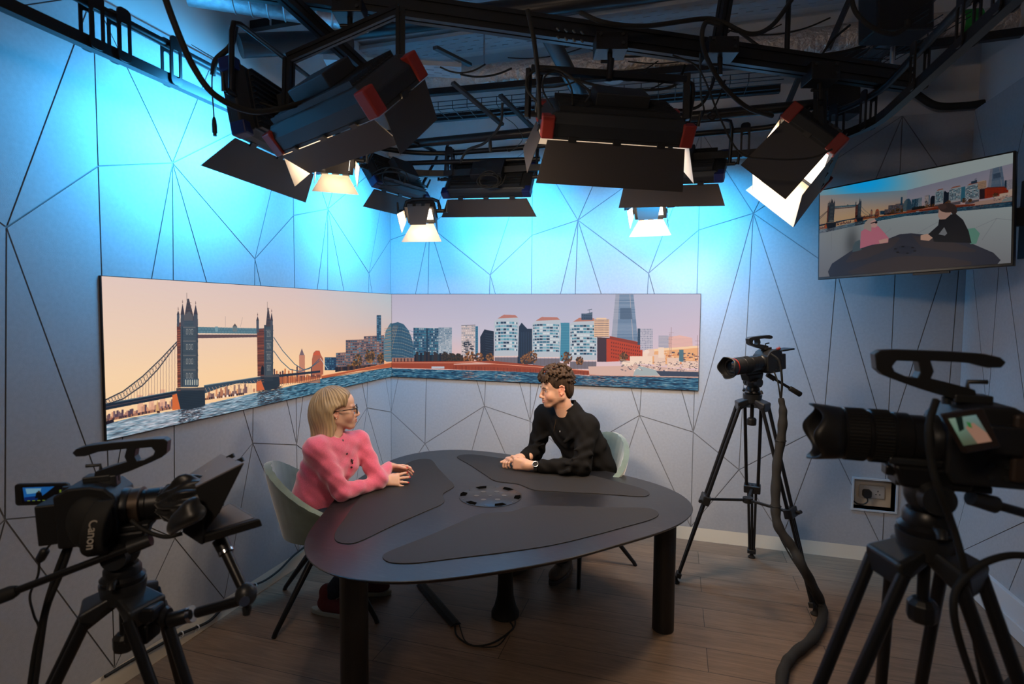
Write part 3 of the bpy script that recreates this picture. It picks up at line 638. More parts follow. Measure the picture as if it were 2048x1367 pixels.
# ================================================================ chairs
VEL = mat('green_velvet', (.11, .15, .12), .85, sheen=.8, var=.18, vscale=14, bump=.2, bscale=300)
def tub_chair(cx, cy, head, label, seat=.44):
    t = root('upholstered_chair', label, 'chair', (cx, cy, 0), group=None)
    F = V((math.cos(head), math.sin(head), 0)); Lf = V((-F.y, F.x, 0)); O = V((cx, cy, 0))
    P = lambda f, l, u: O + F * f + Lf * l + V((0, 0, u))
    mb = MB(); NT = 72; prof = []
    def col(th, k):
        "k 0..1 from centre of the seat out and up the wall"
        b = .5 - .5 * math.cos(th)      # 0 front, 1 back
        h = .27 * b ** 2.2 + .115 * min(1, b * 2.6) ** 1.3
        R = .215 - .015 * math.cos(th)
        if k < .5:
            q = k / .5; r = R * q; z = seat + .035 * (1 - q * q) - .01
        else:
            q = (k - .5) / .5; r = R + .055 * math.sin(q * 1.4) + .03 * b * q * q; z = seat - .01 + h * q - .02 * (1 - b) * q
            if q > .15: r += .0035 * math.cos(th * 34) * min(1, q * 2) * (1 if b > .15 else 0)
        return P(r * math.cos(th), r * math.sin(th) * .98, z)
    K = 18
    vs = [col(2 * PI * i / NT * 1.0, j / K) for j in range(1, K + 1) for i in range(NT)]
    fs = [(j * NT + i, j * NT + (i + 1) % NT, (j + 1) * NT + (i + 1) % NT, (j + 1) * NT + i) for j in range(K - 1) for i in range(NT)]
    vs.append(P(0, 0, seat + .025)); fs += [(len(vs) - 1, (i + 1) % NT, i) for i in range(NT)]
    mb.add(vs, fs); o = mb.build('seat_shell', VEL, t, smooth=80)
    so = o.modifiers.new('solid', 'SOLIDIFY'); so.thickness = .035; so.offset = -1
    be = o.modifiers.new('bev', 'BEVEL'); be.width = .012; be.segments = 3; be.limit_method = 'ANGLE'; be.angle_limit = math.radians(50)
    MB().ell(P(.0, 0, seat + .03), (.195, .195, .045), n=28).build('seat_cushion', VEL, t, smooth=80)
    mb = MB(); mb.tube([P(.197 * math.cos(a), .197 * math.sin(a), seat + .033) for a in np.linspace(0, 2 * PI, 40, endpoint=False)], .006, 6, close=True); mb.build('piping', VEL, t, smooth=80)
    MB().lathe(P(0, 0, seat - .075), (0, 0, 1), [(0, .06), (.02, .09), (.03, .09)], 24).build('swivel_plate', BLKM, t, smooth=30)
    for k in range(4):
        a = PI / 4 + k * PI / 2; rr = .355
        MB().tube([P(.05 * math.cos(a), .05 * math.sin(a), seat - .065), P(rr * .97 * math.cos(a), rr * .97 * math.sin(a), .02), P(rr * math.cos(a), rr * math.sin(a), 0)], [.019, .0125, .012], 12).build('leg', BLKM, t, smooth=50)
    return t
tub_chair(.458, -1.54, math.radians(33), 'green velvet tub chair with splayed black legs under the woman in pink')
tub_chair(1.70, -.585, math.radians(233), 'green velvet tub chair with splayed black legs behind the man in black')

# ================================================================ soft bodies from distance fields
class Field:
    def __init__(s, lo, hi, h):
        s.lo = np.array(lo, float); s.h = h; s.n = np.ceil((np.array(hi) - s.lo) / h).astype(int) + 1; s.D = np.full(s.n, 1.0, np.float32)
    def box(s, lo, hi, pad):
        i0 = np.clip(np.floor((np.array(lo) - pad - s.lo) / s.h).astype(int), 0, s.n); i1 = np.clip(np.ceil((np.array(hi) + pad - s.lo) / s.h).astype(int) + 1, 0, s.n)
        if (i1 <= i0).any(): return None
        ax = [s.lo[k] + np.arange(i0[k], i1[k]) * s.h for k in range(3)]
        return tuple(slice(i0[k], i1[k]) for k in range(3)), np.meshgrid(*ax, indexing='ij')
    def comb(s, sl, d, k, sub=False):
        a = s.D[sl]
        if sub:
            d = -d; h = np.maximum(k - np.abs(a - d), 0) / k; s.D[sl] = np.maximum(a, d) + h * h * k / 4
        else:
            h = np.maximum(k - np.abs(a - d), 0) / k; s.D[sl] = np.minimum(a, d) - h * h * k / 4
    def cap(s, a, b, ra, rb=None, k=.01, sub=False):
        rb = ra if rb is None else rb; a = np.array(a, float); b = np.array(b, float); m = max(ra, rb) + k + 2 * s.h
        q = s.box(np.minimum(a, b), np.maximum(a, b), m)
        if q is None: return s
        sl, (X, Y, Z) = q; d = b - a; L = d @ d + 1e-12
        t = np.clip(((X - a[0]) * d[0] + (Y - a[1]) * d[1] + (Z - a[2]) * d[2]) / L, 0, 1)
        dist = np.sqrt((X - a[0] - t * d[0]) ** 2 + (Y - a[1] - t * d[1]) ** 2 + (Z - a[2] - t * d[2]) ** 2) - (ra + (rb - ra) * t)
        s.comb(sl, dist.astype(np.float32), k, sub); return s
    def ell(s, c, r, M=None, k=.01, sub=False):
        "M columns are the ellipsoid axes"
        c = np.array(c, float); r = np.array(r, float); m = r.max() + k + 2 * s.h; q = s.box(c, c, m)
        if q is None: return s
        sl, (X, Y, Z) = q; P = np.stack([X - c[0], Y - c[1], Z - c[2]], -1)
        if M is not None: P = P @ np.array(M)
        k0 = np.sqrt(((P / r) ** 2).sum(-1)); k1 = np.sqrt(((P / r ** 2) ** 2).sum(-1)) + 1e-9
        s.comb(sl, (k0 * (k0 - 1) / k1).astype(np.float32), k, sub); return s
    def grid(s): return np.meshgrid(*[s.lo[k] + np.arange(s.n[k]) * s.h for k in range(3)], indexing='ij')
    def mesh(s):
        D = s.D; ins = D < 0; nx, ny, nz = s.n
        c = [(i, j, k) for i in (0, 1) for j in (0, 1) for k in (0, 1)]
        cnt = np.zeros((nx - 1, ny - 1, nz - 1), np.int8)
        for i, j, k in c: cnt += ins[i:nx - 1 + i, j:ny - 1 + j, k:nz - 1 + k]
        act = (cnt > 0) & (cnt < 8); idx = np.argwhere(act); vid = np.full(act.shape, -1, np.int32); vid[act] = np.arange(len(idx))
        val = np.stack([D[idx[:, 0] + i, idx[:, 1] + j, idx[:, 2] + k] for i, j, k in c], 1); cc = np.array(c, float)
        acc = np.zeros((len(idx), 3)); w = np.zeros(len(idx))
        for a in range(8):
            for b in range(a + 1, 8):
                if np.abs(cc[a] - cc[b]).sum() != 1: continue
                va, vb = val[:, a], val[:, b]; m = (va < 0) != (vb < 0)
                t = np.where(m, va / np.where(m, va - vb, 1), 0); acc += m[:, None] * (cc[a] + (cc[b] - cc[a]) * t[:, None]); w += m
        vs = s.lo + (idx + acc / w[:, None]) * s.h; F = []
        for ax in range(3):
            o1, o2 = [k for k in range(3) if k != ax]
            A = np.take(ins, range(0, s.n[ax] - 1), ax); B = np.take(ins, range(1, s.n[ax]), ax); E = np.argwhere(A != B)
            E = E[(E[:, o1] > 0) & (E[:, o2] > 0) & (E[:, o1] < s.n[o1] - 1) & (E[:, o2] < s.n[o2] - 1)]
            q = []
            for d1, d2 in ((0, 0), (-1, 0), (-1, -1), (0, -1)):
                e = E.copy(); e[:, o1] += d1; e[:, o2] += d2; q.append(vid[e[:, 0], e[:, 1], e[:, 2]])
            q = np.stack(q, 1); fl = A[E[:, 0], E[:, 1], E[:, 2]]
            if ax == 1: fl = ~fl
            q[fl] = q[fl][:, ::-1]; F.append(q[(q >= 0).all(1)][:, ::-1])
        return vs, np.concatenate(F)
def field_obj(name, fields, m, parent, color=None, sm=1):
    vs = []; fs = []; b = 0
    for f in fields:
        v, q = f.mesh(); vs.append(v); fs.append(q + b); b += len(v)
    v = np.concatenate(vs); q = np.concatenate(fs); off = WL.get(parent.name, V((0, 0, 0))) if parent else V((0, 0, 0))
    me = bpy.data.meshes.new(name); me.vertices.add(len(v)); me.vertices.foreach_set('co', (v - np.array(off)).astype(np.float32).ravel())
    me.loops.add(len(q) * 4); me.loops.foreach_set('vertex_index', q.astype(np.int32).ravel()); me.polygons.add(len(q))
    me.polygons.foreach_set('loop_start', np.arange(0, len(q) * 4, 4, dtype=np.int32)); me.polygons.foreach_set('loop_total', np.full(len(q), 4, np.int32))
    me.update(calc_edges=True); me.polygons.foreach_set('use_smooth', np.ones(len(q), bool)); me.materials.append(m)
    if color is not None:
        ca = me.color_attributes.new('tint', 'FLOAT_COLOR', 'POINT'); c = np.ones((len(v), 4), np.float32); c[:, :3] = color(v); ca.data.foreach_set('color', c.ravel())
    o = bpy.data.objects.new(name, me); COL.objects.link(o)
    if parent: o.parent = parent
    WL[o.name] = off
    if sm: s_ = o.modifiers.new('smooth', 'SMOOTH'); s_.iterations = sm; s_.factor = .5
    return o
def tint_mat(name, rough=.5, sss=0, bump=0, bscale=400, sheen=0, spec=.5, aniso=0):
    m = bpy.data.materials.new(name); m.use_nodes = True; nt = m.node_tree; b = nt.nodes['Principled BSDF']
    a = nt.nodes.new('ShaderNodeVertexColor'); a.layer_name = 'tint'; nt.links.new(a.outputs[0], b.inputs['Base Color']); b.inputs['Roughness'].default_value = rough; b.inputs['Sheen Weight'].default_value = sheen
    b.inputs['Specular IOR Level'].default_value = spec
    if sss: b.inputs['Subsurface Weight'].default_value = sss; b.inputs['Subsurface Radius'].default_value = (.01, .004, .002); b.inputs['Subsurface Scale'].default_value = 1
    if bump:
        tc = nt.nodes.new('ShaderNodeTexCoord'); n = nt.nodes.new('ShaderNodeTexNoise'); n.inputs['Scale'].default_value = bscale; n.inputs['Detail'].default_value = 3
        bp = nt.nodes.new('ShaderNodeBump'); bp.inputs['Strength'].default_value = bump; bp.inputs['Distance'].default_value = .001
        nt.links.new(tc.outputs['Object'], n.inputs['Vector']); nt.links.new(n.outputs[0], bp.inputs['Height']); nt.links.new(bp.outputs[0], b.inputs['Normal'])
    return m
SKIN = tint_mat('skin', .48, .25, .12, 500); HAIRM = tint_mat('hair', .42, 0, 0, spec=.4)
class Frame:
    def __init__(s, O, F, U): s.O = V(O); s.F = V(F).normalized(); U = V(U); s.U = (U - s.F * U.dot(s.F)).normalized(); s.L = s.U.cross(s.F)
    def __call__(s, f, l, u): return s.O + s.F * f + s.L * l + s.U * u
    def M(s): return np.array((s.F, s.L, s.U)).T
    def loc(s, v): return (v - np.array(s.O)) @ s.M()
def head_field(fr, h=.0022, male=False, z0=-.2, smile=0):
    pts = np.array([fr(a, b, c) for a in (-.15, .15) for b in (-.12, .12) for c in (z0, .16)]); g = Field(pts.min(0), pts.max(0), h); M = fr.M()
    E = lambda c, r, k=.02, sub=False: g.ell(fr(*c), r, M, k, sub); Cc = lambda a, b, ra, rb=None, k=.012, sub=False: g.cap(fr(*a), fr(*b), ra, rb, k, sub)
    j = 1.07 if male else 1.0
    E((-.012, 0, .042), (.096, .076, .084)); E((.03, 0, -.012), (.056, .058, .078)); E((.042, 0, .045), (.046, .056, .048))
    for s in (1, -1):
        Cc((-.012, s * .05 * j, -.045), (.058, s * .02 * j, -.09), .017 * j, .015 * j, k=.03); E((.058, s * .037, -.032), (.022, .02, .024), k=.03)
        Cc((-.005, s * .05, -.01), (-.012, s * .052 * j, -.05), .022, .018, k=.02)
        E((.092, s * .030, .004), (.014, .017, .0115), k=.012, sub=True)
        Cc((.070, s * .018, .010), (.070, s * .042, .008), .0095, .0085, k=.006); Cc((.074, s * .018, -.004), (.070, s * .04, -.004), .0075, .007, k=.006)
        Cc((.088, s * .012, .021 if male else .023), (.074, s * .046, .023), .0068 if male else .0052, .005, k=.012)
        E((.100, s * .0115, -.034), (.0095, .0065, .0065), k=.006); E((.101, s * .0065, -.041), (.004, .003, .004), k=.003, sub=True)
    Cc((.086, 0, .016), (.108, 0, -.024), .007, .009, k=.014); E((.108, 0, -.029), (.011, .0105, .0095), k=.008)
    E((.078, 0, -.062), (.020, .028, .026), k=.02); E((.070, 0, -.094), (.019 * j, .020 * j, .014), k=.02)
    up = .004 * smile
    Cc((.097, 0, -.0545), (.088, .021, -.059 + up), .0052, .003, k=.006); Cc((.097, 0, -.0545), (.088, -.021, -.059 + up), .0052, .003, k=.006)
    Cc((.096, 0, -.067), (.087, .018, -.0625 + up), .006, .0035, k=.006); Cc((.096, 0, -.067), (.087, -.018, -.0625 + up), .006, .0035, k=.006)
    g.cap(fr(.104, 0, -.061), fr(.091, .022, -.0605 + up), .0021, .0015, .003, True); g.cap(fr(.104, 0, -.061), fr(.091, -.022, -.0605 + up), .0021, .0015, .003, True)
    Cc((-.02, 0, -.03), (-.042, 0, z0 - .02), .052, .050, k=.03)
    for s in (1, -1):
        e = [( -.002, .026), (-.014, .032), (-.028, .022), (-.028, .002), (-.018, -.018), (-.006, -.028), (-.001, -.018)]
        for a, b in zip(e[:-1], e[1:]): Cc((a[0], s * (.078 + .3 * abs(a[0]) * .4), a[1]), (b[0], s * (.078 + .3 * abs(b[0]) * .4), b[1]), .0042, .0042, k=.006)
        E((-.012, s * .072, 0), (.016, .008, .026), k=.005); E((-.010, s * .083, .0), (.007, .006, .012), k=.004, sub=True); Cc((.001, s * .074, -.006), (.001, s * .074, .004), .005, .004, k=.004)
    return g
def skin_color(fr, base, lip, nails=(), nail_col=(.5, .02, .03), nr=.0065, stubble=0):
    base = np.array(base); lip = np.array(lip)
    def fn(v):
        q = fr.loc(v); c = np.tile(base, (len(v), 1)).astype(np.float32)
        hd = (q[:, 2] > -.2) & (np.abs(q[:, 0]) < .2)
        w = np.exp(-(((q[:, 0] - .094) / .012) ** 2 + ((q[:, 2] + .061) / .0085) ** 4 + (q[:, 1] / .021) ** 4)) * hd; c = c * (1 - w[:, None]) + lip * w[:, None]
        ck = np.exp(-(((q[:, 0] - .07) / .03) ** 2 + ((np.abs(q[:, 1]) - .04) / .02) ** 2 + ((q[:, 2] + .035) / .022) ** 2)) * hd * .45; c = c * (1 - ck[:, None]) + base * np.array((1.12, .72, .70)) * ck[:, None]
        no = np.exp(-(((q[:, 0] - .108) / .014) ** 2 + (q[:, 1] / .014) ** 2 + ((q[:, 2] + .03) / .012) ** 2)) * hd * .4; c = c * (1 - no[:, None]) + base * np.array((1.1, .75, .72)) * no[:, None]
        ea = (np.abs(q[:, 1]) > .07) & hd & (np.abs(q[:, 2]) < .04) & (q[:, 0] > -.05); c[ea] *= np.array((1.08, .82, .8))
        if stubble:
            st = hd & (q[:, 2] < -.045) & (q[:, 0] > -.03) & (q[:, 2] > -.12); c[st] = c[st] * np.array((.9, .86, .84))
        for p in nails:
            m = np.linalg.norm(v - np.array(p), axis=1) < nr; c[m] = nail_col
        return c
    return fn
def eyes(fr, t, iris, lid=None):
    for s in (1, -1):
        c = fr(.0705, s * .030, .0035); e = MB().ell(c, .0115, n=20).build('eye', mat('eye_white', (.55, .52, .5), .15), t, smooth=80)
        d = (fr.F + fr.L * .02).normalized(); MB().lathe(c + d * .0100, d, [(0, .0055), (.0008, .0053), (.0014, .003)], 20).build('iris', mat('iris', iris, .1), e, smooth=60)
        MB().lathe(c + d * .0112, d, [(0, .0025), (.0005, .002)], 14).build('pupil', SLOT, e)
def finger(g, P0, d, n, L, r, curls, tips=None, k=.004):
    a = V(P0); ang = 0
    for i, (f, cu) in enumerate(zip((.46, .30, .24), curls)):
        ang += cu; dd = d * math.cos(ang) + n * math.sin(ang); b = a + dd * (L * f); g.cap(a, b, r * (1 - .1 * i), r * (1 - .1 * (i + 1)), k)
        if i == 2 and tips is not None: tips.append(b - (n * math.cos(ang) - d * math.sin(ang)) * (r * .75) + dd * (r * .15))
        a = b
def hand(g, W, d, n, s, curls, spread=.12, thumb=(.5, .4, .3), sc=1.0, tips=None, size=.0):
    "W wrist, d towards the fingers, n side the fingers curl to, s side of the thumb"
    W = V(W); d = V(d).normalized(); n = V(n); n = (n - d * n.dot(d)).normalized(); s = V(s); s = (s - d * s.dot(d) - n * s.dot(n)).normalized()
    P = lambda a, b, c=0: W + d * a * sc + s * b * sc + n * c * sc
    for b, r in ((.024, .0115), (.008, .0125), (-.008, .012), (-.024, .0105)): g.cap(P(.0, b * .62), P(.082, b), .0135 * sc, r * sc, .012)
    g.cap(P(-.03, .004), P(.01, .004), .021 * sc, .022 * sc, .02)
    for i, (b, L, r) in enumerate(((.028, .070, .0088), (.0095, .078, .0090), (-.0095, .072, .0086), (-.027, .057, .0076))):
        sp = (1.5 - i) * spread; dd = (d * math.cos(sp) + s * math.sin(sp)).normalized()
        cu = curls[i] if isinstance(curls[0], (list, tuple)) else curls
        finger(g, P(.080 - .004 * abs(i - 1), b), dd, n, L * sc, r * sc, cu, tips)
    a = P(.018, .022, .006); ta, tb, tc_ = thumb; dt = (d * math.cos(ta) + s * math.sin(ta) + n * tb).normalized(); b = a + dt * .045 * sc; g.cap(a, b, .0145 * sc, .0115 * sc, .01)
    dt2 = (dt + (d - s * .3 + n * .3) * tc_).normalized(); c2 = b + dt2 * .033 * sc; g.cap(b, c2, .0105 * sc, .0095 * sc, .005); e = c2 + (dt2 + d * .2).normalized() * .024 * sc; g.cap(c2, e, .0095 * sc, .008 * sc, .005)
    if tips is not None: tips.append(e + (V((0, 0, 1)) * .5 + d * .2).normalized() * .006)
def npv(*p): return np.array(p)
def waves(g, fn):
    X, Y, Z = g.grid(); g.D += fn(X, Y, Z).astype(np.float32)
def strands(phi, u, s=0): return np.sin(phi * 37 + 3 * np.sin(u * 23 + s)) * .6 + np.sin(phi * 83 + 5 * np.sin(u * 17 + 2 + s)) * .4
# ---------------------------------------------------------------- the woman
wt = root('person', 'woman in a fuzzy pink jumper and black glasses with fair bobbed hair', 'person', (.478, -1.525, 0))
wf = Frame((.474, -1.462, 1.075), (.83, .545, .03), (-.10, -.02, 1)); WR, WLs = V((.475, -1.655, .905)), V((.53, -1.335, .88)); WN = V((.452, -1.505, .94))
R_E, R_W = V((.585, -1.595, .668)), V((.672, -1.335, .652)); L_E, L_W = V((.665, -1.36, .675)), dep(777, 934, 3.30); 
tips = []
gh = Field((.58, -1.45, .60), (.96, -1.0, .76), .0017)
RD = V((.80, .58, -.02)); hand(gh, R_W + RD * .012 + V((0, 0, .004)), RD, (-.35, .75, -.50), (.1, .35, .9), [(.10, .15, .1), (.08, .18, .12), (.08, .2, .12), (.06, .2, .15)], .17, (.35, .35, .4), .98, tips)
LD = V((.90, .25, -.08)); hand(gh, L_W + LD * .012, LD, (.25, -.8, -.5), (-.1, -.2, .95), [(.25, .25, .2), (.22, .28, .2), (.2, .3, .2), (.2, .3, .2)], .13, (.35, .3, .4), .96, tips)
gh.cap(R_W - (R_W - R_E).normalized() * .06, R_W + RD * .015, .026, .0215, .015); gh.cap(L_W - (L_W - L_E).normalized() * .06, L_W + LD * .015, .025, .021, .015)
gt = Field((.2, -1.8, .42), (.85, -1.15, 1.02), .008)
gt.cap(WN, (.40, -1.57, .55), .05, .08, .05).cap(WR, WLs, .032, .032, .04).cap(WR, R_E, .038, .03).cap(R_E, R_W, .03, .022).cap(WLs, L_E, .038, .03).cap(L_E, L_W, .03, .022)
gW = head_field(wf, z0=-.19); gW.cap(wf(-.03, 0, -.10), WN - V((0, 0, .05)), .05, .062, .03)
field_obj('body', [gW, gh, gt], SKIN, wt, skin_color(wf, (.62, .37, .27), (.50, .16, .15), tips, (.55, .02, .04), .0068))
eyes(wf, wt, (.12, .2, .25))
# hair
pts = np.array([wf(a, b, c) for a in (-.2, .12) for b in (-.13, .13) for c in (-.24, .16)]); g = Field(pts.min(0), pts.max(0), .0022); M = wf.M()
g.ell(wf(-.02, 0, .048), (.108, .089, .092), M, .02); g.ell(wf(-.055, 0, -.01), (.095, .088, .11), M, .04)
for s in (1, -1): g.cap(wf(-.035, s * .062, .0), wf(-.068, s * .07, -.155), .042, .028, .04)
g.cap(wf(-.08, 0, .0), wf(-.105, 0, -.15), .06, .042, .04); g.cap(wf(.02, .074, .03), wf(.012, .082, -.10), .016, .02, .03); g.cap(wf(.012, .082, -.10), wf(.030, .075, -.185), .02, .013, .02)
g.cap(wf(-.02, -.082, .03), wf(-.045, -.083, -.12), .018, .022, .03); g.cap(wf(.045, -.052, .085), wf(.0, -.083, .02), .014, .012, .02); g.cap(wf(.045, .052, .085), wf(.022, .079, .02), .014, .012, .02)
g.ell(wf(.098, 0, -.022), (.082, .092, .118), M, .012, True); g.cap(wf(.03, -.10, -.02), wf(.04, -.10, -.2), .052, .06, .012, True); g.cap(wf(.0, -.105, -.008), wf(-.0, -.085, -.01), .022, .02, .008, True)
g.cap(wf(.02, 0, -.13), wf(.02, 0, -.26), .048, .055, .015, True)
X, Y, Z = g.grid(); P = np.stack([X, Y, Z], -1) - np.array(wf.O); P = P @ M; ph = np.arctan2(P[..., 1], P[..., 0] + .03 + .25 * np.maximum(P[..., 2], 0)); g.D += (-.0011 * strands(ph, P[..., 2]) - .0012 * np.sin(ph * 11 + 4 * np.sin(P[..., 2] * 14))).astype(np.float32)
def blonde(v):
    q = wf.loc(v); ph = np.arctan2(q[:, 1], q[:, 0] + .03 + .25 * np.maximum(q[:, 2], 0)); s = .5 + .5 * strands(ph, q[:, 2], .7); k = np.clip(.55 - q[:, 2] * 3.2, 0, 1)
    a = np.array((.13, .08, .042)); b = np.array((.56, .40, .22)); w = np.clip(s * .6 + k * .55 - .1, 0, 1)[:, None]; return a * (1 - w) + b * w
field_obj('hair', [g], HAIRM, wt, blonde, sm=0)
BROWF = mat('fair_brow', (.16, .09, .05), .8)
for s in (1, -1): MB().tube([wf(.0885, s * .012, .0245), wf(.087, s * .028, .029), wf(.074, s * .045, .026)], [.0018, .0022, .001], 6).build('eyebrow', BROWF, wt, smooth=60)
# glasses
gb = MB()
for s in (1, -1):
    c = wf(.104, s * .034, .0015); ff = (wf.F + wf.L * s * .12).normalized(); sd = wf.L
    ring_ = [c + sd * (x * 1.0) + wf.U * y - wf.F * (abs(x + s * 0) * .0) for x, y in rrect(.050, .040, .016, 5)]
    gb.tube(ring_, .0034, 8, close=True)
gb.tube([wf(.105, -.010, .006), wf(.109, 0, .009), wf(.105, .010, .006)], .0024, 8)
GLB = mat('black_acetate', (.008, .008, .009), .15)
gl_ = gb.build('glasses_frame', GLB, wt, smooth=60)
for s in (1, -1): MB().tube([wf(.104, s * .059, .010), wf(.09, s * .073, .011), wf(.02, s * .079, .006), wf(-.012, s * .081, .006), wf(-.024, s * .080, -.012)], [.0036, .003, .0024, .0024, .002], 8).build('temple', GLB, gl_, smooth=60)
LENS = bpy.data.materials.new('lens_glass'); LENS.use_nodes = True; _b = LENS.node_tree.nodes['Principled BSDF']; _b.inputs['Base Color'].default_value = (.8, .85, .9, 1); _b.inputs['Roughness'].default_value = .03; _b.inputs['Alpha'].default_value = .10
for s in (1, -1): MB().prism(rrect(.046, .036, .014, 5), .0012, wf(.104, s * .034, .0015), wf.L, wf.U).build('lens', LENS, gl_)
MB().ell(wf(-.006, -.084, -.032), .0035, n=12).build('earring', mat('pearl', (.8, .76, .7), .2), wt, smooth=80)
# jumper
PINKC = tint_mat('pink_mohair', .95, 0, .9, 260, sheen=.7, spec=.1)
g = Field((.17, -1.82, .44), (.86, -1.12, 1.02), .0036)
fw = (WLs - WR).normalized().cross(V((0, 0, 1))) * 1; fw = V((.985, -.165, 0)); sd = V((.165, .985, 0)); up = V((.12, .02, 1)).normalized(); Mt = np.array((fw, sd, up)).T
g.ell((.40, -1.555, .57), (.118, .155, .13), Mt, .05).ell((.42, -1.53, .69), (.118, .150, .14), Mt, .06).ell((.455, -1.51, .81), (.108, .158, .125), Mt, .06)
for s in (1, -1): g.ell(V((.50, -1.505, .775)) + sd * s * .065, (.075, .062, .062), Mt, .05)
g.cap(WR + V((-.01, .02, -.01)), WLs + V((-.01, -.02, -.01)), .062, .060, .05); g.cap(WN + V((0, 0, -.06)), WN + V((.005, 0, -.02)), .075, .066, .03)
g.cap(WR, R_E, .056, .047, .03).cap(R_E, R_W + (R_W - R_E).normalized() * .005, .047, .034, .015).cap(WLs, L_E, .054, .047, .03).cap(L_E, L_W + (L_W - L_E).normalized() * .0, .050, .034, .015)
g.cap(R_W - (R_W - R_E).normalized() * .03, R_W - (R_W - R_E).normalized() * -.004, .032, .030, .004)
for s_ in (WR, WLs): g.cap(WN + V((-.012, 0, -.045)), s_ + V((-.01, 0, .0)), .060, .048, .04)
hem = V((.375, -1.575, .50)); g.ell(hem, (.128, .168, .03), Mt, .012)
g.ell(V((.375, -1.575, .43)), (.15, .19, .045), Mt, .005, True)
g.cap(WN + V((.016, 0, -.006)), WN + V((.0, 0, .12)), .057, .060, .008, True)
X, Y, Z = g.grid(); q = np.stack([X, Y, Z], -1)
g.D += (.0022 * np.sin(Z * 60 + 6 * np.sin(X * 17) + 4 * np.sin(Y * 19)) * np.clip((.95 - Z) * 6, 0, 1) + .0014 * np.sin(Z * 95 + X * 70 + Y * 40)).astype(np.float32)
rn = np.random.RandomState(2)
def pink(v): k = rn.rand(len(v))[:, None] * .22 + .86; return np.array((.68, .125, .215)) * k
jm = field_obj('jumper', [g], PINKC, wt, pink, sm=1)
def collar_ring(c, rx, ry, r, m, F, U, n=28, name='collar', par=None):
    F = V(F).normalized(); U = V(U).normalized(); Lx = U.cross(F); return MB().tube([V(c) + F * rx * math.cos(a) + Lx * ry * math.sin(a) for a in np.linspace(0, 2 * PI, n, endpoint=False)], r, 8, close=True).build(name, m, par, smooth=60)
PINKS = mat('pink_rib_knit', (.70, .10, .18), .9, sheen=.5)
collar_ring(WN + V((.018, .0, -.012)), .062, .060, .007, PINKS, (.93, -.1, -.42), (.40, .03, .9), name='neckband', par=wt)
BTN = mat('button_horn', (.05, .03, .035), .3)
tdep = bpy.context.evaluated_depsgraph_get()
def on_surface(o, px, py, back=.0):
    "point where the sight line through a pixel of the photo meets an object's mesh"
    dg = bpy.context.evaluated_depsgraph_get(); e = o.evaluated_get(dg); mw = Matrix.Translation(WL[o.name]); inv = mw.inverted()
    d = ray(px, py).normalized(); ok, loc, nrm, _ = e.ray_cast(inv @ CAM, d)
    return (mw @ loc, nrm) if ok else (None, None)
bpy.context.view_layer.update()
for px, py in ((686, 880), (694, 907), (703, 934)):
    p, nn = on_surface(jm, px, py)
    if p: MB().lathe(p - nn * .001, nn, [(0, .0062), (.002, .006), (.0025, .004)], 16).build('button', BTN, wt, smooth=40)
p, nn = on_surface(jm, 702, 922)
if p:
    mc = root('lapel_microphone', 'tiny black clip-on microphone on the front of the pink jumper', 'microphone', tuple(p))
    MB().tube([p + nn * .004 + V((0, 0, .012)), p + nn * .008, p + nn * .004 + V((.006, 0, -.014))], [.004, .0045, .003], 8).build('capsule', BLK, mc, smooth=60)
    MB().tube([p + nn * .005 + CR * -.008, p + nn * .006, p + nn * .004 + CR * .012 + V((0, 0, .008))], .002, 6).build('clip', BLK, mc, smooth=60)
# wrist strap of the left arm
ldir = (L_W - L_E).normalized(); x_, y_, z_ = basis(ldir, (0, 0, 1)); cw = L_W + LD * .004
MB().tube([cw + (y_ * math.cos(a) + z_ * math.sin(a)) * .0255 for a in np.linspace(0, 2 * PI, 24, endpoint=False)], .0045, 6, close=True).build('watch_strap', mat('yellow_strap', (.6, .33, .04), .5), wt, smooth=60)
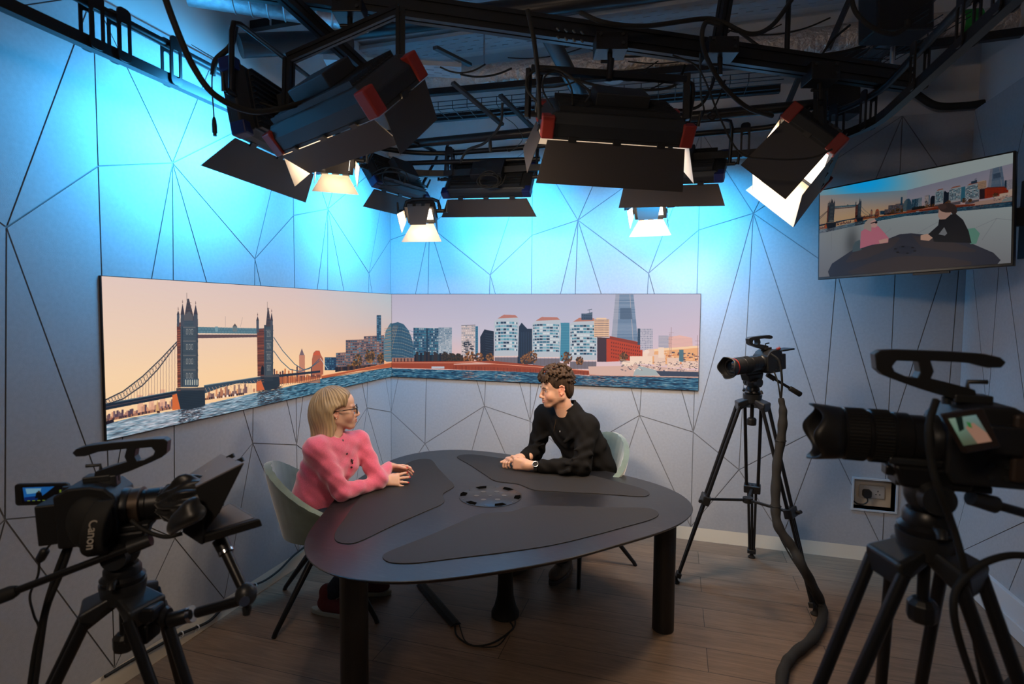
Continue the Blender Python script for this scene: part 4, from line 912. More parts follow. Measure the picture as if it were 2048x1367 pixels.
# jeans, shoes
DEN = mat('dark_denim', (.012, .020, .042), .9, bump=.6, bscale=600, var=.3, vscale=40)
def trousers(t, pel, legs, m, F, r0=.085, h=.007):
    ps = np.array([list(pel)] + [list(p) for l in legs for p in l]); g = Field(ps.min(0) - .19, ps.max(0) + .14, h); F = V(F).normalized(); Sd = V((0, 0, 1)).cross(F); Mp = np.array((F, Sd, V((0, 0, 1)))).T
    g.ell(pel, (.115, .15, .105), Mp, .04)
    for hip, kn, an in legs: g.cap(hip, kn, r0, .062, .04); g.cap(kn, an, .060, .044, .02)
    return field_obj('jeans', [g], m, t)
trousers(wt, (.42, -1.56, .50), [((.44, -1.65, .50), (.83, -1.56, .50), (.52, -1.60, .11)), ((.45, -1.50, .50), (.84, -1.36, .50), (.55, -1.36, .11))], DEN, (.95, .1, 0))
def shoe(t, ankle, d, m, sole, name='shoe'):
    d = V(d).normalized(); a = V((ankle[0], ankle[1], 0)); s = V((0, 0, 1)).cross(d); g = Field(np.array(a) - .25, np.array(a) + .3, .005); Ms = np.array((d, s, V((0, 0, 1)))).T
    g.ell(a + d * .02 + V((0, 0, .055)), (.075, .042, .045), Ms, .03); g.ell(a + d * .11 + V((0, 0, .045)), (.085, .046, .034), Ms, .03); g.cap(a + V((0, 0, .06)), a + V((0, 0, .12)), .04, .042, .02)
    g.ell(a + d * .05 + V((0, 0, -.185)), (.4, .4, .2), Ms, .004, True)
    o = field_obj(name, [g], m, t)
    out = [(x * .5 + .055, y * (1 - .12 * (x < 0))) for x, y in [(.3 * math.cos(q), .046 * math.sin(q)) for q in np.linspace(0, 2 * PI, 32, endpoint=False)]]
    MB().prism([(u, w) for u, w in out], .024, a + V((0, 0, .0125)), d, s).build('sole', sole, o, bevel=.004)
    MB().tube([a + d * (.05 + .012 * k) + s * (.02 * (-1) ** k) + V((0, 0, .098 - .0045 * k)) for k in range(7)], .003, 6).build('laces', sole, o, smooth=60)
    return o
for an, dd in (((.50, -1.61), (.95, .1, 0)), ((.53, -1.37), (.97, .2, 0))): shoe(wt, an, dd, mat('red_trainer', (.13, .015, .02), .8), mat('pale_sole', (.4, .42, .36), .6))
# ---------------------------------------------------------------- the man
mt = root('person', 'man in a black quarter-zip top with curly brown hair, hands clasped on the desk', 'person', (1.655, -.655, 0))
mf = Frame((1.528, -.603, 1.129), (-.84, -.50, -.14), (-.10, -.06, 1)); ML, MR = V((1.735, -.61, .905)), V((1.42, -.44, .93)); MN = V((1.592, -.530, .975))
ML_E, ML_W = V((1.725, -.735, .672)), V((1.425, -.775, .660)); MR_E, MR_W = V((1.36, -.46, .675)), V((1.318, -.665, .672))
tipm = []
gh = Field((1.14, -.92, .60), (1.56, -.56, .78), .0017)
D1 = V((-.93, -.02, .05)); hand(gh, ML_W + D1 * .035, D1, (-.05, .85, -.10), (.05, .25, .95), [(.85, .8, .5), (.82, .85, .5), (.8, .85, .5), (.78, .85, .5)], .02, (.25, .35, .6), 1.07)
D2 = V((-.60, -.55, -.02)); hand(gh, MR_W + D2 * .01 + V((0, 0, .006)), D2, (-.35, -.35, -.8), (-.6, .55, .35), [(.55, .9, .7)] * 4, .02, (.15, .1, .3), 1.05)
gh.cap(ML_W + V((.05, .01, 0)), ML_W + D1 * .05, .030, .0245, .015); gh.cap(MR_W - D2 * .04 + V((.01, .03, 0)), MR_W + D2 * .03, .029, .025, .015)
gt = Field((1.2, -.95, .42), (1.95, -.2, 1.05), .008)
gt.cap(MN - V((0, 0, .03)), (1.76, -.47, .55), .046, .09, .03).cap(ML, MR, .055, .055, .05).cap(ML, ML_E, .045, .036).cap(ML_E, ML_W, .036, .026).cap(MR, MR_E, .045, .036).cap(MR_E, MR_W, .034, .026)
gM = head_field(mf, male=True, z0=-.19, smile=1.5); gM.cap(mf(-.03, 0, -.10), MN - V((0, 0, .04)), .050, .048, .03)
field_obj('body', [gM, gh, gt], SKIN, mt, skin_color(mf, (.56, .32, .22), (.46, .17, .14), stubble=1))
eyes(mf, mt, (.06, .035, .02))
for s in (1, -1): MB().tube([mf(.0935, s * .012, .023), mf(.091, s * .03, .0285), mf(.076, s * .048, .024)], [.003, .0035, .0016], 6).build('eyebrow', mat('brown_brow', (.03, .017, .01), .8), mt, smooth=60)
pts = np.array([mf(a, b, c) for a in (-.17, .16) for b in (-.14, .14) for c in (-.12, .2)]); g = Field(pts.min(0), pts.max(0), .0024); M = mf.M()
g.ell(mf(-.016, 0, .052), (.102, .081, .088), M, .02); g.ell(mf(-.066, 0, -.005), (.052, .066, .075), M, .03)
g.ell(mf(.105, 0, -.03), (.075, .12, .100), M, .008, True)
for s in (1, -1): g.cap(mf(.03, s * .095, -.01), mf(-.01, s * .095, -.02), .03, .03, .006, True)
g.ell(mf(.02, 0, -.1), (.07, .12, .07), M, .01, True)
rc = random.Random(5)
for i in range(420):
    a = rc.uniform(-PI, PI); e = math.asin(rc.uniform(-.25, 1)); fx = math.cos(a) * math.cos(e)
    if fx > .35 and math.sin(e) < .48: continue
    if abs(math.sin(a)) > .5 and math.sin(e) < .30 and fx > -.45: continue
    thick = .006 + .020 * max(0, math.sin(e)) + .012 * max(0, fx) * (math.sin(e) > .3)
    p = (-.016 + (.100 + thick) * fx, (.079 + thick * .9) * math.sin(a) * math.cos(e), .052 + (.086 + thick) * math.sin(e))
    q = (p[0] + rc.uniform(-.014, .014), p[1] + rc.uniform(-.014, .014), p[2] + rc.uniform(-.012, .006)); r = rc.uniform(.0055, .0105); g.cap(mf(*p), mf(*q), r, r * .7, .005)
for i in range(46):
    l = rc.uniform(-.055, .06); p = (.088 - abs(l) * .35 + rc.uniform(-.006, .014), l, rc.uniform(.082, .112)); q = (p[0] + rc.uniform(.002, .016), l + rc.uniform(-.012, .012), p[2] - rc.uniform(.008, .03)); g.cap(mf(*p), mf(*q), .008, .004, .005)
def brown(v): q = mf.loc(v); k = rn.rand(len(v)) * .5 + .5 + np.clip(q[:, 2] - .05, 0, .1) * 7 + .4 * np.sin(q[:, 0] * 260) * np.sin(q[:, 1] * 240); return np.array((.040, .022, .012)) * np.clip(k, .3, 2.4)[:, None]
field_obj('hair', [g], tint_mat('dark_hair', .7, spec=.25), mt, brown, sm=0)
BKC = mat('black_knit', (.0075, .0068, .0065), .95, spec=.12, bump=.3, bscale=500)
g = Field((1.14, -.98, .44), (2.0, -.2, 1.08), .0038)
fw = V((-.50, -.86, 0)).normalized(); sd = V((0, 0, 1)).cross(fw); up = V((-.42, -.18, 1)).normalized(); x_, y_, z_ = basis(up, fw); Mt = np.array((z_, z_.cross(up) * -1, up)).T
g.ell((1.75, -.475, .60), (.135, .175, .15), Mt, .06).ell((1.70, -.50, .73), (.125, .175, .15), Mt, .06).ell((1.635, -.525, .85), (.115, .185, .12), Mt, .06)
g.cap(ML + V((-.02, .01, -.01)), MR + V((.02, -.01, -.01)), .062, .066, .05); g.cap(MN + V((.01, .01, -.06)), MN, .085, .070, .04); NB = mf(-.035, 0, -.10); CC = dep(1136, 821, 3.65); CAX = (CU * .80 - CR * .50 - CF * .15).normalized(); g.cap(MN - V((0, 0, .03)), CC + CR * .006 - CAX * .006, .084, .074, .03)
for s_ in (ML, MR): g.cap(MN + V((.01, .01, -.02)), s_ + V((0, 0, -.005)), .062, .050, .05)

g.cap(ML, ML_E, .066, .058, .04).cap(ML_E, ML_W + V((.055, .01, 0)), .058, .043, .02).cap(MR, MR_E, .070, .058, .04).cap(MR_E, MR_W + V((.01, .03, 0)), .056, .042, .02)
for p, q, r in (((1.77, -.70, .82), (1.68, -.76, .78), .012), ((1.78, -.74, .76), (1.68, -.79, .73), .012), ((1.76, -.78, .70), (1.64, -.80, .70), .011), ((1.66, -.82, .66), (1.60, -.80, .64), .010), ((1.70, -.66, .88), (1.60, -.66, .80), .012), ((1.84, -.56, .80), (1.80, -.62, .66), .011), ((1.45, -.50, .80), (1.38, -.53, .76), .010), ((1.43, -.53, .74), (1.34, -.56, .72), .010), ((1.40, -.56, .69), (1.30, -.58, .68), .010)): g.cap(p, q, r, r * .6, .03)
g.ell((1.76, -.47, .44), (.17, .2, .05), Mt, .005, True); g.cap(CC - CAX * .005, CC + CAX * .12, .065, .070, .006, True); g.ell(CC - CR * .062 - CAX * .03 - CF * .03, (.016, .016, .032), Mt, .008, True)
X, Y, Z = g.grid(); g.D += (.003 * np.sin(Z * 62 + 7 * np.sin(X * 13) + 5 * np.sin(Y * 16)) * np.clip((1.0 - Z) * 5, 0, 1) + .0014 * np.sin(Z * 70 + X * 85)).astype(np.float32)
top_ = field_obj('quarter_zip_top', [g], BKC, mt, None, sm=1)
# stand collar
cu = CAX.copy(); cf = (-CR * .75 - CF * .55 - CU * .2); cf = (cf - cu * cf.dot(cu)).normalized(); cl = cu.cross(cf)
mb = MB(); vs = []; NA = 40
for j in range(6):
    for i in range(NA):
        a = math.radians(28 + (360 - 56) * i / (NA - 1)); rr = .070 + .007 * (j / 5) + (.002 if j == 5 else 0)
        vs.append(CC + cu * (-.030 + .062 * j / 5) + cf * rr * math.cos(a) * 1.02 + cl * rr * math.sin(a))
mb.add(vs, [(j * NA + i, j * NA + i + 1, (j + 1) * NA + i + 1, (j + 1) * NA + i) for j in range(5) for i in range(NA - 1)])
o = mb.build('collar', BKC, mt, smooth=80); so = o.modifiers.new('s', 'SOLIDIFY'); so.thickness = .006
g2 = Field(np.array(MN) - .12, np.array(MN) + .12, .004); g2.cap(MN - cu * .04, CC - cu * .006 + cf * .006, .062, .0615, .01)
field_obj('t_shirt', [g2], mat('white_cotton', (.6, .58, .55), .9), mt)
bpy.context.view_layer.update()
ZIP = mat('brass_zip', (.42, .33, .22), .3, metal=1)
zp = [on_surface(top_, px, py)[0] for px, py in ((1112, 838), (1111, 846), (1109, 854), (1108, 862))]
zp = [p - ray(1110, 850).normalized() * .002 for p in zp if p]
if len(zp) > 1: MB().tube(zp, .0026, 6).build('zip', ZIP, mt, smooth=60)
p, nn = on_surface(top_, 1060, 847)
if p:
    x_, y_, z_ = basis(nn, (0, 0, 1)); MB().tube([p + nn * .001 + (y_ * math.cos(a) + z_ * math.sin(a)) * .007 for a in np.linspace(-.4, 3.6, 10)], .0014, 6).build('sleeve_emblem', WHT, mt, label='small white emblem')
p, nn = on_surface(top_, 1120, 862)
if p: MB().box(p + nn * .001, (.004, .004, .010)).build('chest_emblem', WHT, mt)
# watch on the left wrist
wd = V((-1, -.05, 0)); x_, y_, z_ = basis(wd, (-.1, -.8, .6)); wc = ML_W + V((.018, .003, .0))
wa = root('wristwatch', 'black wristwatch with a round steel-rimmed face on the man\'s left wrist', 'watch', tuple(wc))
st = MB(); vs = []; NA = 28
for dx in (-.011, .011):
    for i in range(NA): a = 2 * PI * i / NA; vs.append(wc + x_ * dx + (y_ * math.cos(a) * .0325 + z_ * math.sin(a) * .0290))
st.add(vs, [(i, (i + 1) % NA, NA + (i + 1) % NA, NA + i) for i in range(NA)]); o = st.build('strap', RUB, wa, smooth=80); so = o.modifiers.new('s', 'SOLIDIFY'); so.thickness = .003; so.offset = 1
MB().lathe(wc + z_ * .028, z_, [(0, .017), (.006, .0195), (.010, .0190), (.011, .0170)], 36).build('case', GUN, wa, smooth=40)
MB().tube([wc + z_ * .039 + (x_ * math.cos(a) + y_ * math.sin(a)) * .0172 for a in np.linspace(0, 2 * PI, 32, endpoint=False)], .0016, 6, close=True).build('bezel', CHR, wa, smooth=60)
MB().lathe(wc + z_ * .0385, z_, [(0, .0158), (.0006, .0157)], 32).build('dial', mat('watch_dial', (.01, .01, .012), .1), wa)
trousers(mt, (1.76, -.47, .50), [((1.78, -.56, .50), (1.56, -.92, .50), (1.62, -.80, .11)), ((1.68, -.44, .50), (1.36, -.70, .50), (1.36, -.76, .11))], mat('dark_trousers', (.018, .017, .018), .9, bump=.4, bscale=500), (-.5, -.8, 0))
for an in ((1.635, -.765), (1.375, -.72)): shoe(mt, an, (-.25, -1, 0), mat('tan_suede', (.16, .12, .09), .9, bump=.4), mat('brown_sole', (.08, .06, .05), .7))

# ================================================================ studio lamps
WARM = (1, .77, .55); BLUE = (.05, .455, .97)
DIFW = mat('lit_warm_diffuser', (.8, .8, .8), .6, emis=(1, .86, .70), estr=3.2)
DIFB = mat('lit_blue_diffuser', (.8, .8, .8), .6, emis=(.25, .75, 1), estr=2.2)
FLAP = mat('brown_black_flap', (.040, .034, .033), .6); FLAPW = mat('pale_flap_inside', (.62, .56, .48), .55)
HOUS = mat('black_lamp_housing', (.022, .024, .028), .5, metal=.3, bump=.1, bscale=600)
REDP = mat('red_corner_plastic', (.25, .022, .015), .5); BLUP = mat('blue_corner_plastic', (.006, .014, .10), .45)
def lamp(label, M, Wp, H, n, power, col, dif, corner, depth=.085, flap=(.2, .2, .15, .15), open_=(20, 20, 25, 25), yoke=None, group=None, spread=2.6, pale=False, box=True, ribs=True, name='studio_lamp', cat='studio light'):
    "M corner, Wp end of the long edge, H end of the short edge (on the lit face), n direction of the light"
    M, Wp, H = V(M), V(Wp), V(H); x = (Wp - M); w = x.length; x.normalize(); y = H - M; y = y - x * y.dot(x); h = y.length; y.normalize()
    z = x.cross(y)
    if z.dot(V(n)) < 0: z = -z
    C0 = M + x * w / 2 + y * h / 2; R3 = M3(x, y, z)
    t = root(name, label, cat, tuple(C0 - z * depth), group)
    P = lambda a, b, c: C0 + x * a + y * b + z * c
    mb = MB(); prof = [(-w / 2, -h / 2, 0), (w / 2, -h / 2, 0), (w / 2, h / 2, 0), (-w / 2, h / 2, 0)]
    for c, s in ((-.0, 1), (-depth * .55, 1), (-depth, .86)): pass
    rings = [[P(a * s, b * s, c) for a, b, _ in prof] for c, s in ((0, 1), (-depth * .55, 1), (-depth, .86))]
    mb.add([v for r in rings for v in r], [(0, 1, 5, 4), (1, 2, 6, 5), (2, 3, 7, 6), (3, 0, 4, 7), (4, 5, 9, 8), (5, 6, 10, 9), (6, 7, 11, 10), (7, 4, 8, 11), (8, 9, 10, 11), (0, 1, 2, 3)])
    mb.build('housing', HOUS, t, bevel=.006)
    if ribs:
        mb = MB()
        for k in range(11): mb.box(P(0, -h * .40 + h * .8 * k / 10, -depth - .010), (w * .80, .0035, .022), R3)
        mb.box(P(0, 0, -depth - .003), (w * .8, h * .8, .006), R3); mb.build('heat_sink', HOUS, t)
    mb = MB().add([P(-w / 2 + .02, -h / 2 + .02, .002), P(w / 2 - .02, -h / 2 + .02, .002), P(w / 2 - .02, h / 2 - .02, .002), P(-w / 2 + .02, h / 2 - .02, .002)], [(0, 1, 2, 3)]); mb.build('diffuser', dif, t)
    rim = MB().prism([(-w / 2, -h / 2), (w / 2, -h / 2), (w / 2, h / 2), (-w / 2, h / 2)], .012, P(0, 0, .004), x, y, holes=[[(-w / 2 + .016, -h / 2 + .016), (-w / 2 + .016, h / 2 - .016), (w / 2 - .016, h / 2 - .016), (w / 2 - .016, -h / 2 + .016)]]); rim.build('rim', HOUS, t)
    e = min(.055, h * .25)
    if corner:
        for a in (-1, 1):
            for b in (-1, 1): MB().box(P(a * (w / 2 - e * .35), b * (h / 2 - e * .35), -depth * .38), (e, e, depth * .95), R3).build('corner_block', corner, t, bevel=.006)
    for (ax, bx, L, half, q, fl, an) in ((0, -1, h / 2, w / 2, 1, flap[0], open_[0]), (0, 1, h / 2, w / 2, 1, flap[1], open_[1]), (-1, 0, w / 2, h / 2, 0, flap[2], open_[2]), (1, 0, w / 2, h / 2, 0, flap[3], open_[3])):
        if not fl: continue
        o = x * ax + y * bx; tn = x if q else y; a = math.radians(an); d = z * math.cos(a) + o * math.sin(a); hb = C0 + o * (L + .006) + z * .012
        s1 = half - .022; s2 = half + fl * math.sin(a) * .55; nn = o * math.cos(a) - z * math.sin(a)
        poly = [hb + tn * -s1, hb + tn * s1, hb + tn * s2 + d * fl, hb - tn * s2 + d * fl]
        mb = MB(); ou = [v + nn * .0012 for v in poly]; inn = [v - nn * .0012 for v in poly]
        mb.add(ou + inn, [(0, 1, 2, 3), (4, 7, 6, 5), (0, 4, 5, 1), (1, 5, 6, 2), (2, 6, 7, 3), (3, 7, 4, 0)]); mb.mi = [0, 1, 0, 0, 0, 0]
        f_ = mb.build('barn_door', [FLAP, FLAPW if pale else FLAP], t)
        for k in ((-.6, .0, .6) if q else (0,)): MB().box(hb + tn * half * k - z * .006, (.035, .008, .022), M3(tn, nn, tn.cross(nn))).build('hinge', BLK, f_)
    if box:
        MB().box(P(w * .02, 0, -depth - .045), (w * .36, h * .5, .055), R3).build('control_box', HOUS, t, bevel=.005)
    if yoke is not None:
        top = V(yoke); ea = [P(s * (w / 2 + .02), 0, -depth * .5) for s in (-1, 1)]
        upv = (top - C0 + z * depth * .5); upv = upv - x * upv.dot(x); ul = upv.length; upv.normalize(); tops = [q + upv * ul for q in ea]
        pts = [ea[0], ea[0] + upv * (ul - .05), tops[0] + x * .05, tops[1] - x * .05, ea[1] + upv * (ul - .05), ea[1]]
        MB().tube([pts[0], pts[1], pts[1] * .3 + tops[0] * .5 + pts[2] * .2, pts[2], pts[3], pts[4] * .3 + tops[1] * .5 + pts[3] * .2, pts[4], pts[5]], .011, 8).build('yoke', BLKM, t, smooth=60)
        for s, q in ((-1, ea[0]), (1, ea[1])):
            kb = MB().cyl(q - x * s * .02, q + x * s * .03, .012, n=12); k0 = q + x * s * .035; kb.tube([k0, k0 + x * s * .01 - y * .01, k0 + x * s * .015 + upv * .06], [.010, .009, .006], 8); kb.build('tilt_handle', BLK, t, smooth=60)
    if power: area(name + '_light', P(0, 0, .006), z, w - .05, h - .05, power, col, spread, up=x)
    return t, P, (x, y, z)
SHR = lambda p, s: CAM + (V(p) - CAM) * s
lamp('long lamp with four red corner blocks, slanting at the upper left above the desk', (1.295, -2.432, 2.285), (.698, -2.19, 2.262), (1.37, -2.226, 2.49), (.28, .62, -.73), 15, WARM, DIFW, REDP, depth=.10, flap=(.13, 0, .15, .13), open_=(-26, 22, -16, 10), spread=2.1, pale=True)
lamp('long lamp with red corner blocks hanging level above the man, its dark flap facing us', (1.702, -1.773, 2.378), (2.306, -1.547, 2.354), (1.619, -1.535, 2.54), (-.22, .5, -.84), 9, WARM, DIFW, REDP, depth=.10, flap=(.185, .15, .15, .15), open_=(6, 30, 18, 18), pale=True, spread=2.1, yoke=(2.0, -1.62, 2.66))
lamp('tilted lamp with red corner blocks and wide open white-lined flaps, by the wall monitor', (2.953, -1.165, 2.383), (3.037, -.528, 2.333), (2.735, -1.121, 2.584), (-.67, .03, -.74), 15, WARM, DIFW, REDP, depth=.10, flap=(.22, .22, .27, .22), open_=(8, -10, -4, 14), pale=True, spread=2.1)
lamp('large dark panel lamp turned to the left wall, lighting it blue', (.538, -2.249, 2.337), (.47, -1.608, 2.337), (.482, -2.256, 2.631), (-.98, -.03, -.30), 33, BLUE, DIFB, BLUP, spread=2.35, depth=.07, flap=(.16, .1, .0, .0), open_=(42, 40, 20, 20), yoke=(.52, -1.93, 2.78))
m2, w2, h2 = [CAM + (V(p) - CAM) * .80 for p in ((.009, -.29, 2.579), (.15, .34, 2.578), (-.156, -.252, 2.827))]
lamp('dark panel lamp wrapped in loose cables, turned into the room corner', m2, w2, h2, (-.81, .18, -.57), 27, BLUE, DIFB, BLUP, spread=2.35, depth=.06, flap=(.12, .1, 0, 0), open_=(40, 40, 20, 20), yoke=tuple((V(m2) + V(w2)) / 2 + V((.1, -.05, .32))))
lamp('dark panel lamp facing the back wall, left of the level red-cornered lamp', SHR((.63, -.354, 2.449), .93), SHR((1.275, -.356, 2.427), .93), SHR((.639, -.189, 2.699), .93), (0, .83, -.55), 25, BLUE, DIFB, BLUP, spread=2.35, depth=.06, flap=(.12, .1, 0, 0), open_=(34, 40, 20, 20), yoke=(.98, -.55, 2.78))
lamp('dark panel lamp facing the back wall, half hidden behind the level red-cornered lamp', SHR((1.884, -.316, 2.477), .93), SHR((2.518, -.431, 2.441), .93), SHR((1.935, -.097, 2.676), .93), (.08, .66, -.74), 26, BLUE, DIFB, BLUP, spread=2.35, depth=.06, flap=(.13, .1, 0, 0), open_=(14, 40, 20, 20), yoke=(2.2, -.6, 2.76))
def small_lamp(label, c, n, w, h, power, fl=.1, up=(0, 0, 1), yk=.2):
    n = V(n).normalized(); z = n; x = V(up).cross(z).normalized(); y = z.cross(x); c = V(c)
    M = c - x * w / 2 - y * h / 2
    return lamp(label, M, M + x * w, M + y * h, n, power, WARM, DIFW, None, depth=.07, flap=(fl, fl, fl * .8, fl * .8), open_=(36, -40, 10, 10), pale=True, box=False, yoke=tuple(c + V((0, .03, yk))), ribs=True, spread=2.4)
small_lamp('small lamp with pale lit flaps under the tip of the slanting long lamp', dep(672, 326, 2.75), (.35, -.45, -.85), .17, .12, 1.8, .09)
small_lamp('small lamp with pale lit flaps near the room corner, above the screen joint', dep(842, 428, 3.55), (.12, -.75, -.68), .19, .12, 2.5, .12, yk=.10)
small_lamp('small lamp with pale lit flaps under the right-hand blue panel lamp', dep(1300, 420, 3.55), (-.1, -.75, -.7), .20, .12, 2.5, .11, yk=.10)
lamp('added fill lamp, unseen behind the camera, facing the desk', (1.3, -5.0, 2.55), (1.95, -5.0, 2.55), (1.3, -4.85, 2.81), (.0, .86, -.5), 10, (1, .74, .52), DIFW, None, depth=.10, flap=(.15, .15, .15, .15), open_=(40, 40, 40, 40), pale=True, yoke=(1.62, -5.0, 2.95), spread=2.6)  # lamp added out of view to give warm fill light
# ================================================================ grid above the studio
EXT = mat('black_aluminium_profile', (.020, .021, .024), .38, metal=.5)
def profile(name, label, a, b, s=.045, cat='beam', m=EXT, up=(0, 0, 1), group=None, h=None):
    "slotted aluminium profile"
    a = V(a); b = V(b); d = (b - a).normalized(); u = V(up); x = u.cross(d)
    if x.length < .01: x = V((1, 0, 0)).cross(d)
    x.normalize(); y = d.cross(x); h = h or s; g = s * .09; dp = s * .14; poly = []
    hw, hh = s / 2, h / 2
    def side(L, W, rot):
        ks = [-.5, 0.5] if (L > W * 1.5) else [0]
        pts = [(-L / 2, W / 2)]
        for k in ks: c = k * L * .5; pts += [(c - g, W / 2), (c - g, W / 2 - dp), (c + g, W / 2 - dp), (c + g, W / 2)]
        cs, sn = math.cos(rot), math.sin(rot); return [(px * cs + py * sn, -px * sn + py * cs) for px, py in pts]
    poly = side(s, h, 0) + side(h, s, PI / 2) + side(s, h, PI) + side(h, s, 1.5 * PI)
    n = len(poly); vs = [q + x * p[0] + y * p[1] for q in (a, b) for p in poly]
    mb = MB().add(vs, [(i, (i + 1) % n, n + (i + 1) % n, n + i) for i in range(n)])
    tr = geometry.tessellate_polygon([[V((p[0], p[1], 0)) for p in poly]]); mb.add(vs, [tuple(q) for q in tr] + [tuple(n + i for i in q) for q in tr])
    return tag(mb.build(name, m), label, cat, group)
bA, bB = dep(470, -32, 2.3), dep(1815, 160, 2.62)
profile('rig_beam', 'long heavy black beam crossing the ceiling grid from upper left to the right', bA, bB, .06, h=.095)
profile('rig_beam', 'black profile running diagonally down behind the slanting red-cornered lamp', dep(545, -30, 2.22), dep(740, 150, 2.62), .055, h=.05)
profile('rig_hanger', 'upright black profile from the main beam down to the slanting lamp', dep(801, 18, 2.2), dep(801, 190, 2.2), .036, 'hanger')
profile('rig_hanger', 'upright black profile holding the tilted lamp by the monitor', dep(1640, 128, 2.62), dep(1640, 275, 2.66), .044, 'hanger')
profile('rig_hanger', 'leaning black profile rising from the main beam to the ceiling', dep(1436, 92, 2.42), dep(1458, -40, 2.42), .045, 'hanger')
for a, b, l in ((dep(575, 255, 2.3), dep(578, 118, 2.3), 'upright'), ):
    profile('rig_hanger', 'upright black profile on the left of the slanting lamp frame', a, b, .036, 'hanger')
profile('rig_brace', 'black profile brace rising from the slanting lamp frame to the main beam', dep(578, 118, 2.3), dep(801, 20, 2.2), .036, 'brace')
# frame round the level lamp
fr_ = root('lamp_carrier', 'black square frame that carries the level red-cornered lamp', 'frame', tuple(dep(1210, 150, 2.35)))
MB().bar(dep(1062, 138, 2.35), dep(1372, 160, 2.42), .03, .03).build('crossbar', EXT, fr_, bevel=.003); MB().bar(dep(1058, 138, 2.35), dep(1055, 236, 2.35), .02, .03).build('side_arm', EXT, fr_, bevel=.003)
MB().bar(dep(1374, 148, 2.42), dep(1372, 240, 2.42), .03, .03).build('side_arm', EXT, fr_, bevel=.003); MB().cyl(dep(1222, 118, 2.36), dep(1218, 160, 2.36), .014).build('spigot', BLKM, fr_, smooth=40)
# clamps on the beam
def beam_clamp(px, py, D, w, h, label):
    t = root('beam_clamp', label, 'clamp', tuple(dep(px, py, D))); c = dep(px, py, D)
    MB().box(c, (w, .10, h), M3(CR, CF, CU)).build('plate', BLKM, t, bevel=.003)
    for a, b in ((-.35, .3), (.35, .3), (.35, -.2)): MB().cyl(c + CR * w * a + CU * h * b - CF * .048, c + CR * w * a + CU * h * b - CF * .058, .007, n=10).build('bolt', GUN, t)
    MB().cyl(c - CU * h * .4, c - CU * (h * .5 + .075), .011, n=12).build('stud', BLKM, t, smooth=40); MB().cyl(c - CU * (h * .5 + .03) - CR * .04, c - CU * (h * .5 + .03) + CR * .01, .007, n=10).build('wing_knob', BLK, t, smooth=40)
beam_clamp(1220, 92, 2.4, .135, .075, 'black bolted clamp under the main beam above the level lamp')
beam_clamp(1440, 100, 2.42, .13, .07, 'black clamp where the leaning profile meets the main beam')
beam_clamp(700, 22, 2.25, .12, .06, 'black clamp under the main beam above the slanting lamp')
beam_clamp(1640, 150, 2.55, .13, .08, 'black clamp at the right end of the main beam')
pins = MB()
for i in range(4):
    for j in range(2):
        c = dep(1116 + i * 16 + j * 0, 58 + j * 17 + i * 2.2, 2.27); tag(MB().tube([c - CR * .006 + CU * .005, c, c + CR * .004 - CU * .008], [.004, .005, .004], 8).build('wing_nut', GUN, smooth=60), 'small metal wing nut in the cluster on the main beam', 'wing nut', 'wing nuts on the main beam')
# round-cornered two-tube curtain rail
def path_rail(z, off=0.0):
    x0, x1, y1, r = .29 + off, 3.17 - off, -.61 - off, .55 - off
    P = [V((x0, -4.6, z)), V((x0, -3.4, z)), V((x0, -2.4, z)), V((x0, y1 - r, z))]
    P += [V((x0 + r - r * math.cos(a), y1 - r + r * math.sin(a), z)) for a in np.linspace(0, PI / 2, 10)[1:]]
    P += [V((x1 - r + r * math.sin(a), y1 - r + r * math.cos(a), z)) for a in np.linspace(0, PI / 2, 10)]
    P += [V((x1 + .01, -2.0, z)), V((x1 + .02, -3.0, z)), V((x1 + .02, -4.6, z))]; return P
rl = root('lighting_rail', 'black double rail with rounded corners running round the studio under the ceiling', 'rail', (.29, -2.0, 2.55))
MB().tube(path_rail(2.685), .0165, 10).build('upper_tube', EXT, rl, smooth=60)
P = path_rail(2.55); vs = []; fs = []
sec = [(-.017, -.02), (.017, -.02), (.017, .02), (.005, .02), (.005, .012), (-.005, .012), (-.005, .02), (-.017, .02)]; n = len(sec)
for i, p in enumerate(P):
    d = (P[min(i + 1, len(P) - 1)] - P[max(i - 1, 0)]).normalized(); s = V((d.y, -d.x, 0)); vs += [p + s * a + V((0, 0, b)) for a, b in sec]
for i in range(len(P) - 1): fs += [(i * n + k, i * n + (k + 1) % n, (i + 1) * n + (k + 1) % n, (i + 1) * n + k) for k in range(n)]
MB().add(vs, fs).build('lower_channel', EXT, rl)
def near_path(P, px):
    best = None
    for i in range(len(P) - 1):
        for k in range(40):
            q = P[i].lerp(P[i + 1], k / 40); d = q - CAM; D = d.dot(CF)
            if D < .3: continue
            x = 1024 + FPX * d.dot(CR) / D; e = abs(x - px[0]) + .6 * abs(683.5 - FPX * d.dot(CU) / D - px[1])
            if best is None or e < best[0]: best = (e, q, (P[i + 1] - P[i]).normalized())
    return best[1], best[2]
for px in ((186, 70), (238, 90), (340, 145), (900, 315), (1250, 318), (1490, 305), (1672, 275), (1735, 240), (1840, 165), (1935, 85), (2020, 15)):
    q, d = near_path(path_rail(2.56), px); s = V((d.y, -d.x, 0)); c = q + V((0, 0, .065))
    for off in (-.024, .024):
        MB().prism(rrect(.052, .19, .018), .006, c + s * off, d, V((0, 0, 1)), holes=[rrect(.030, .105, .008, cy=-.012)[::-1]]).build('bracket', BLKM, rl, bevel=.001)
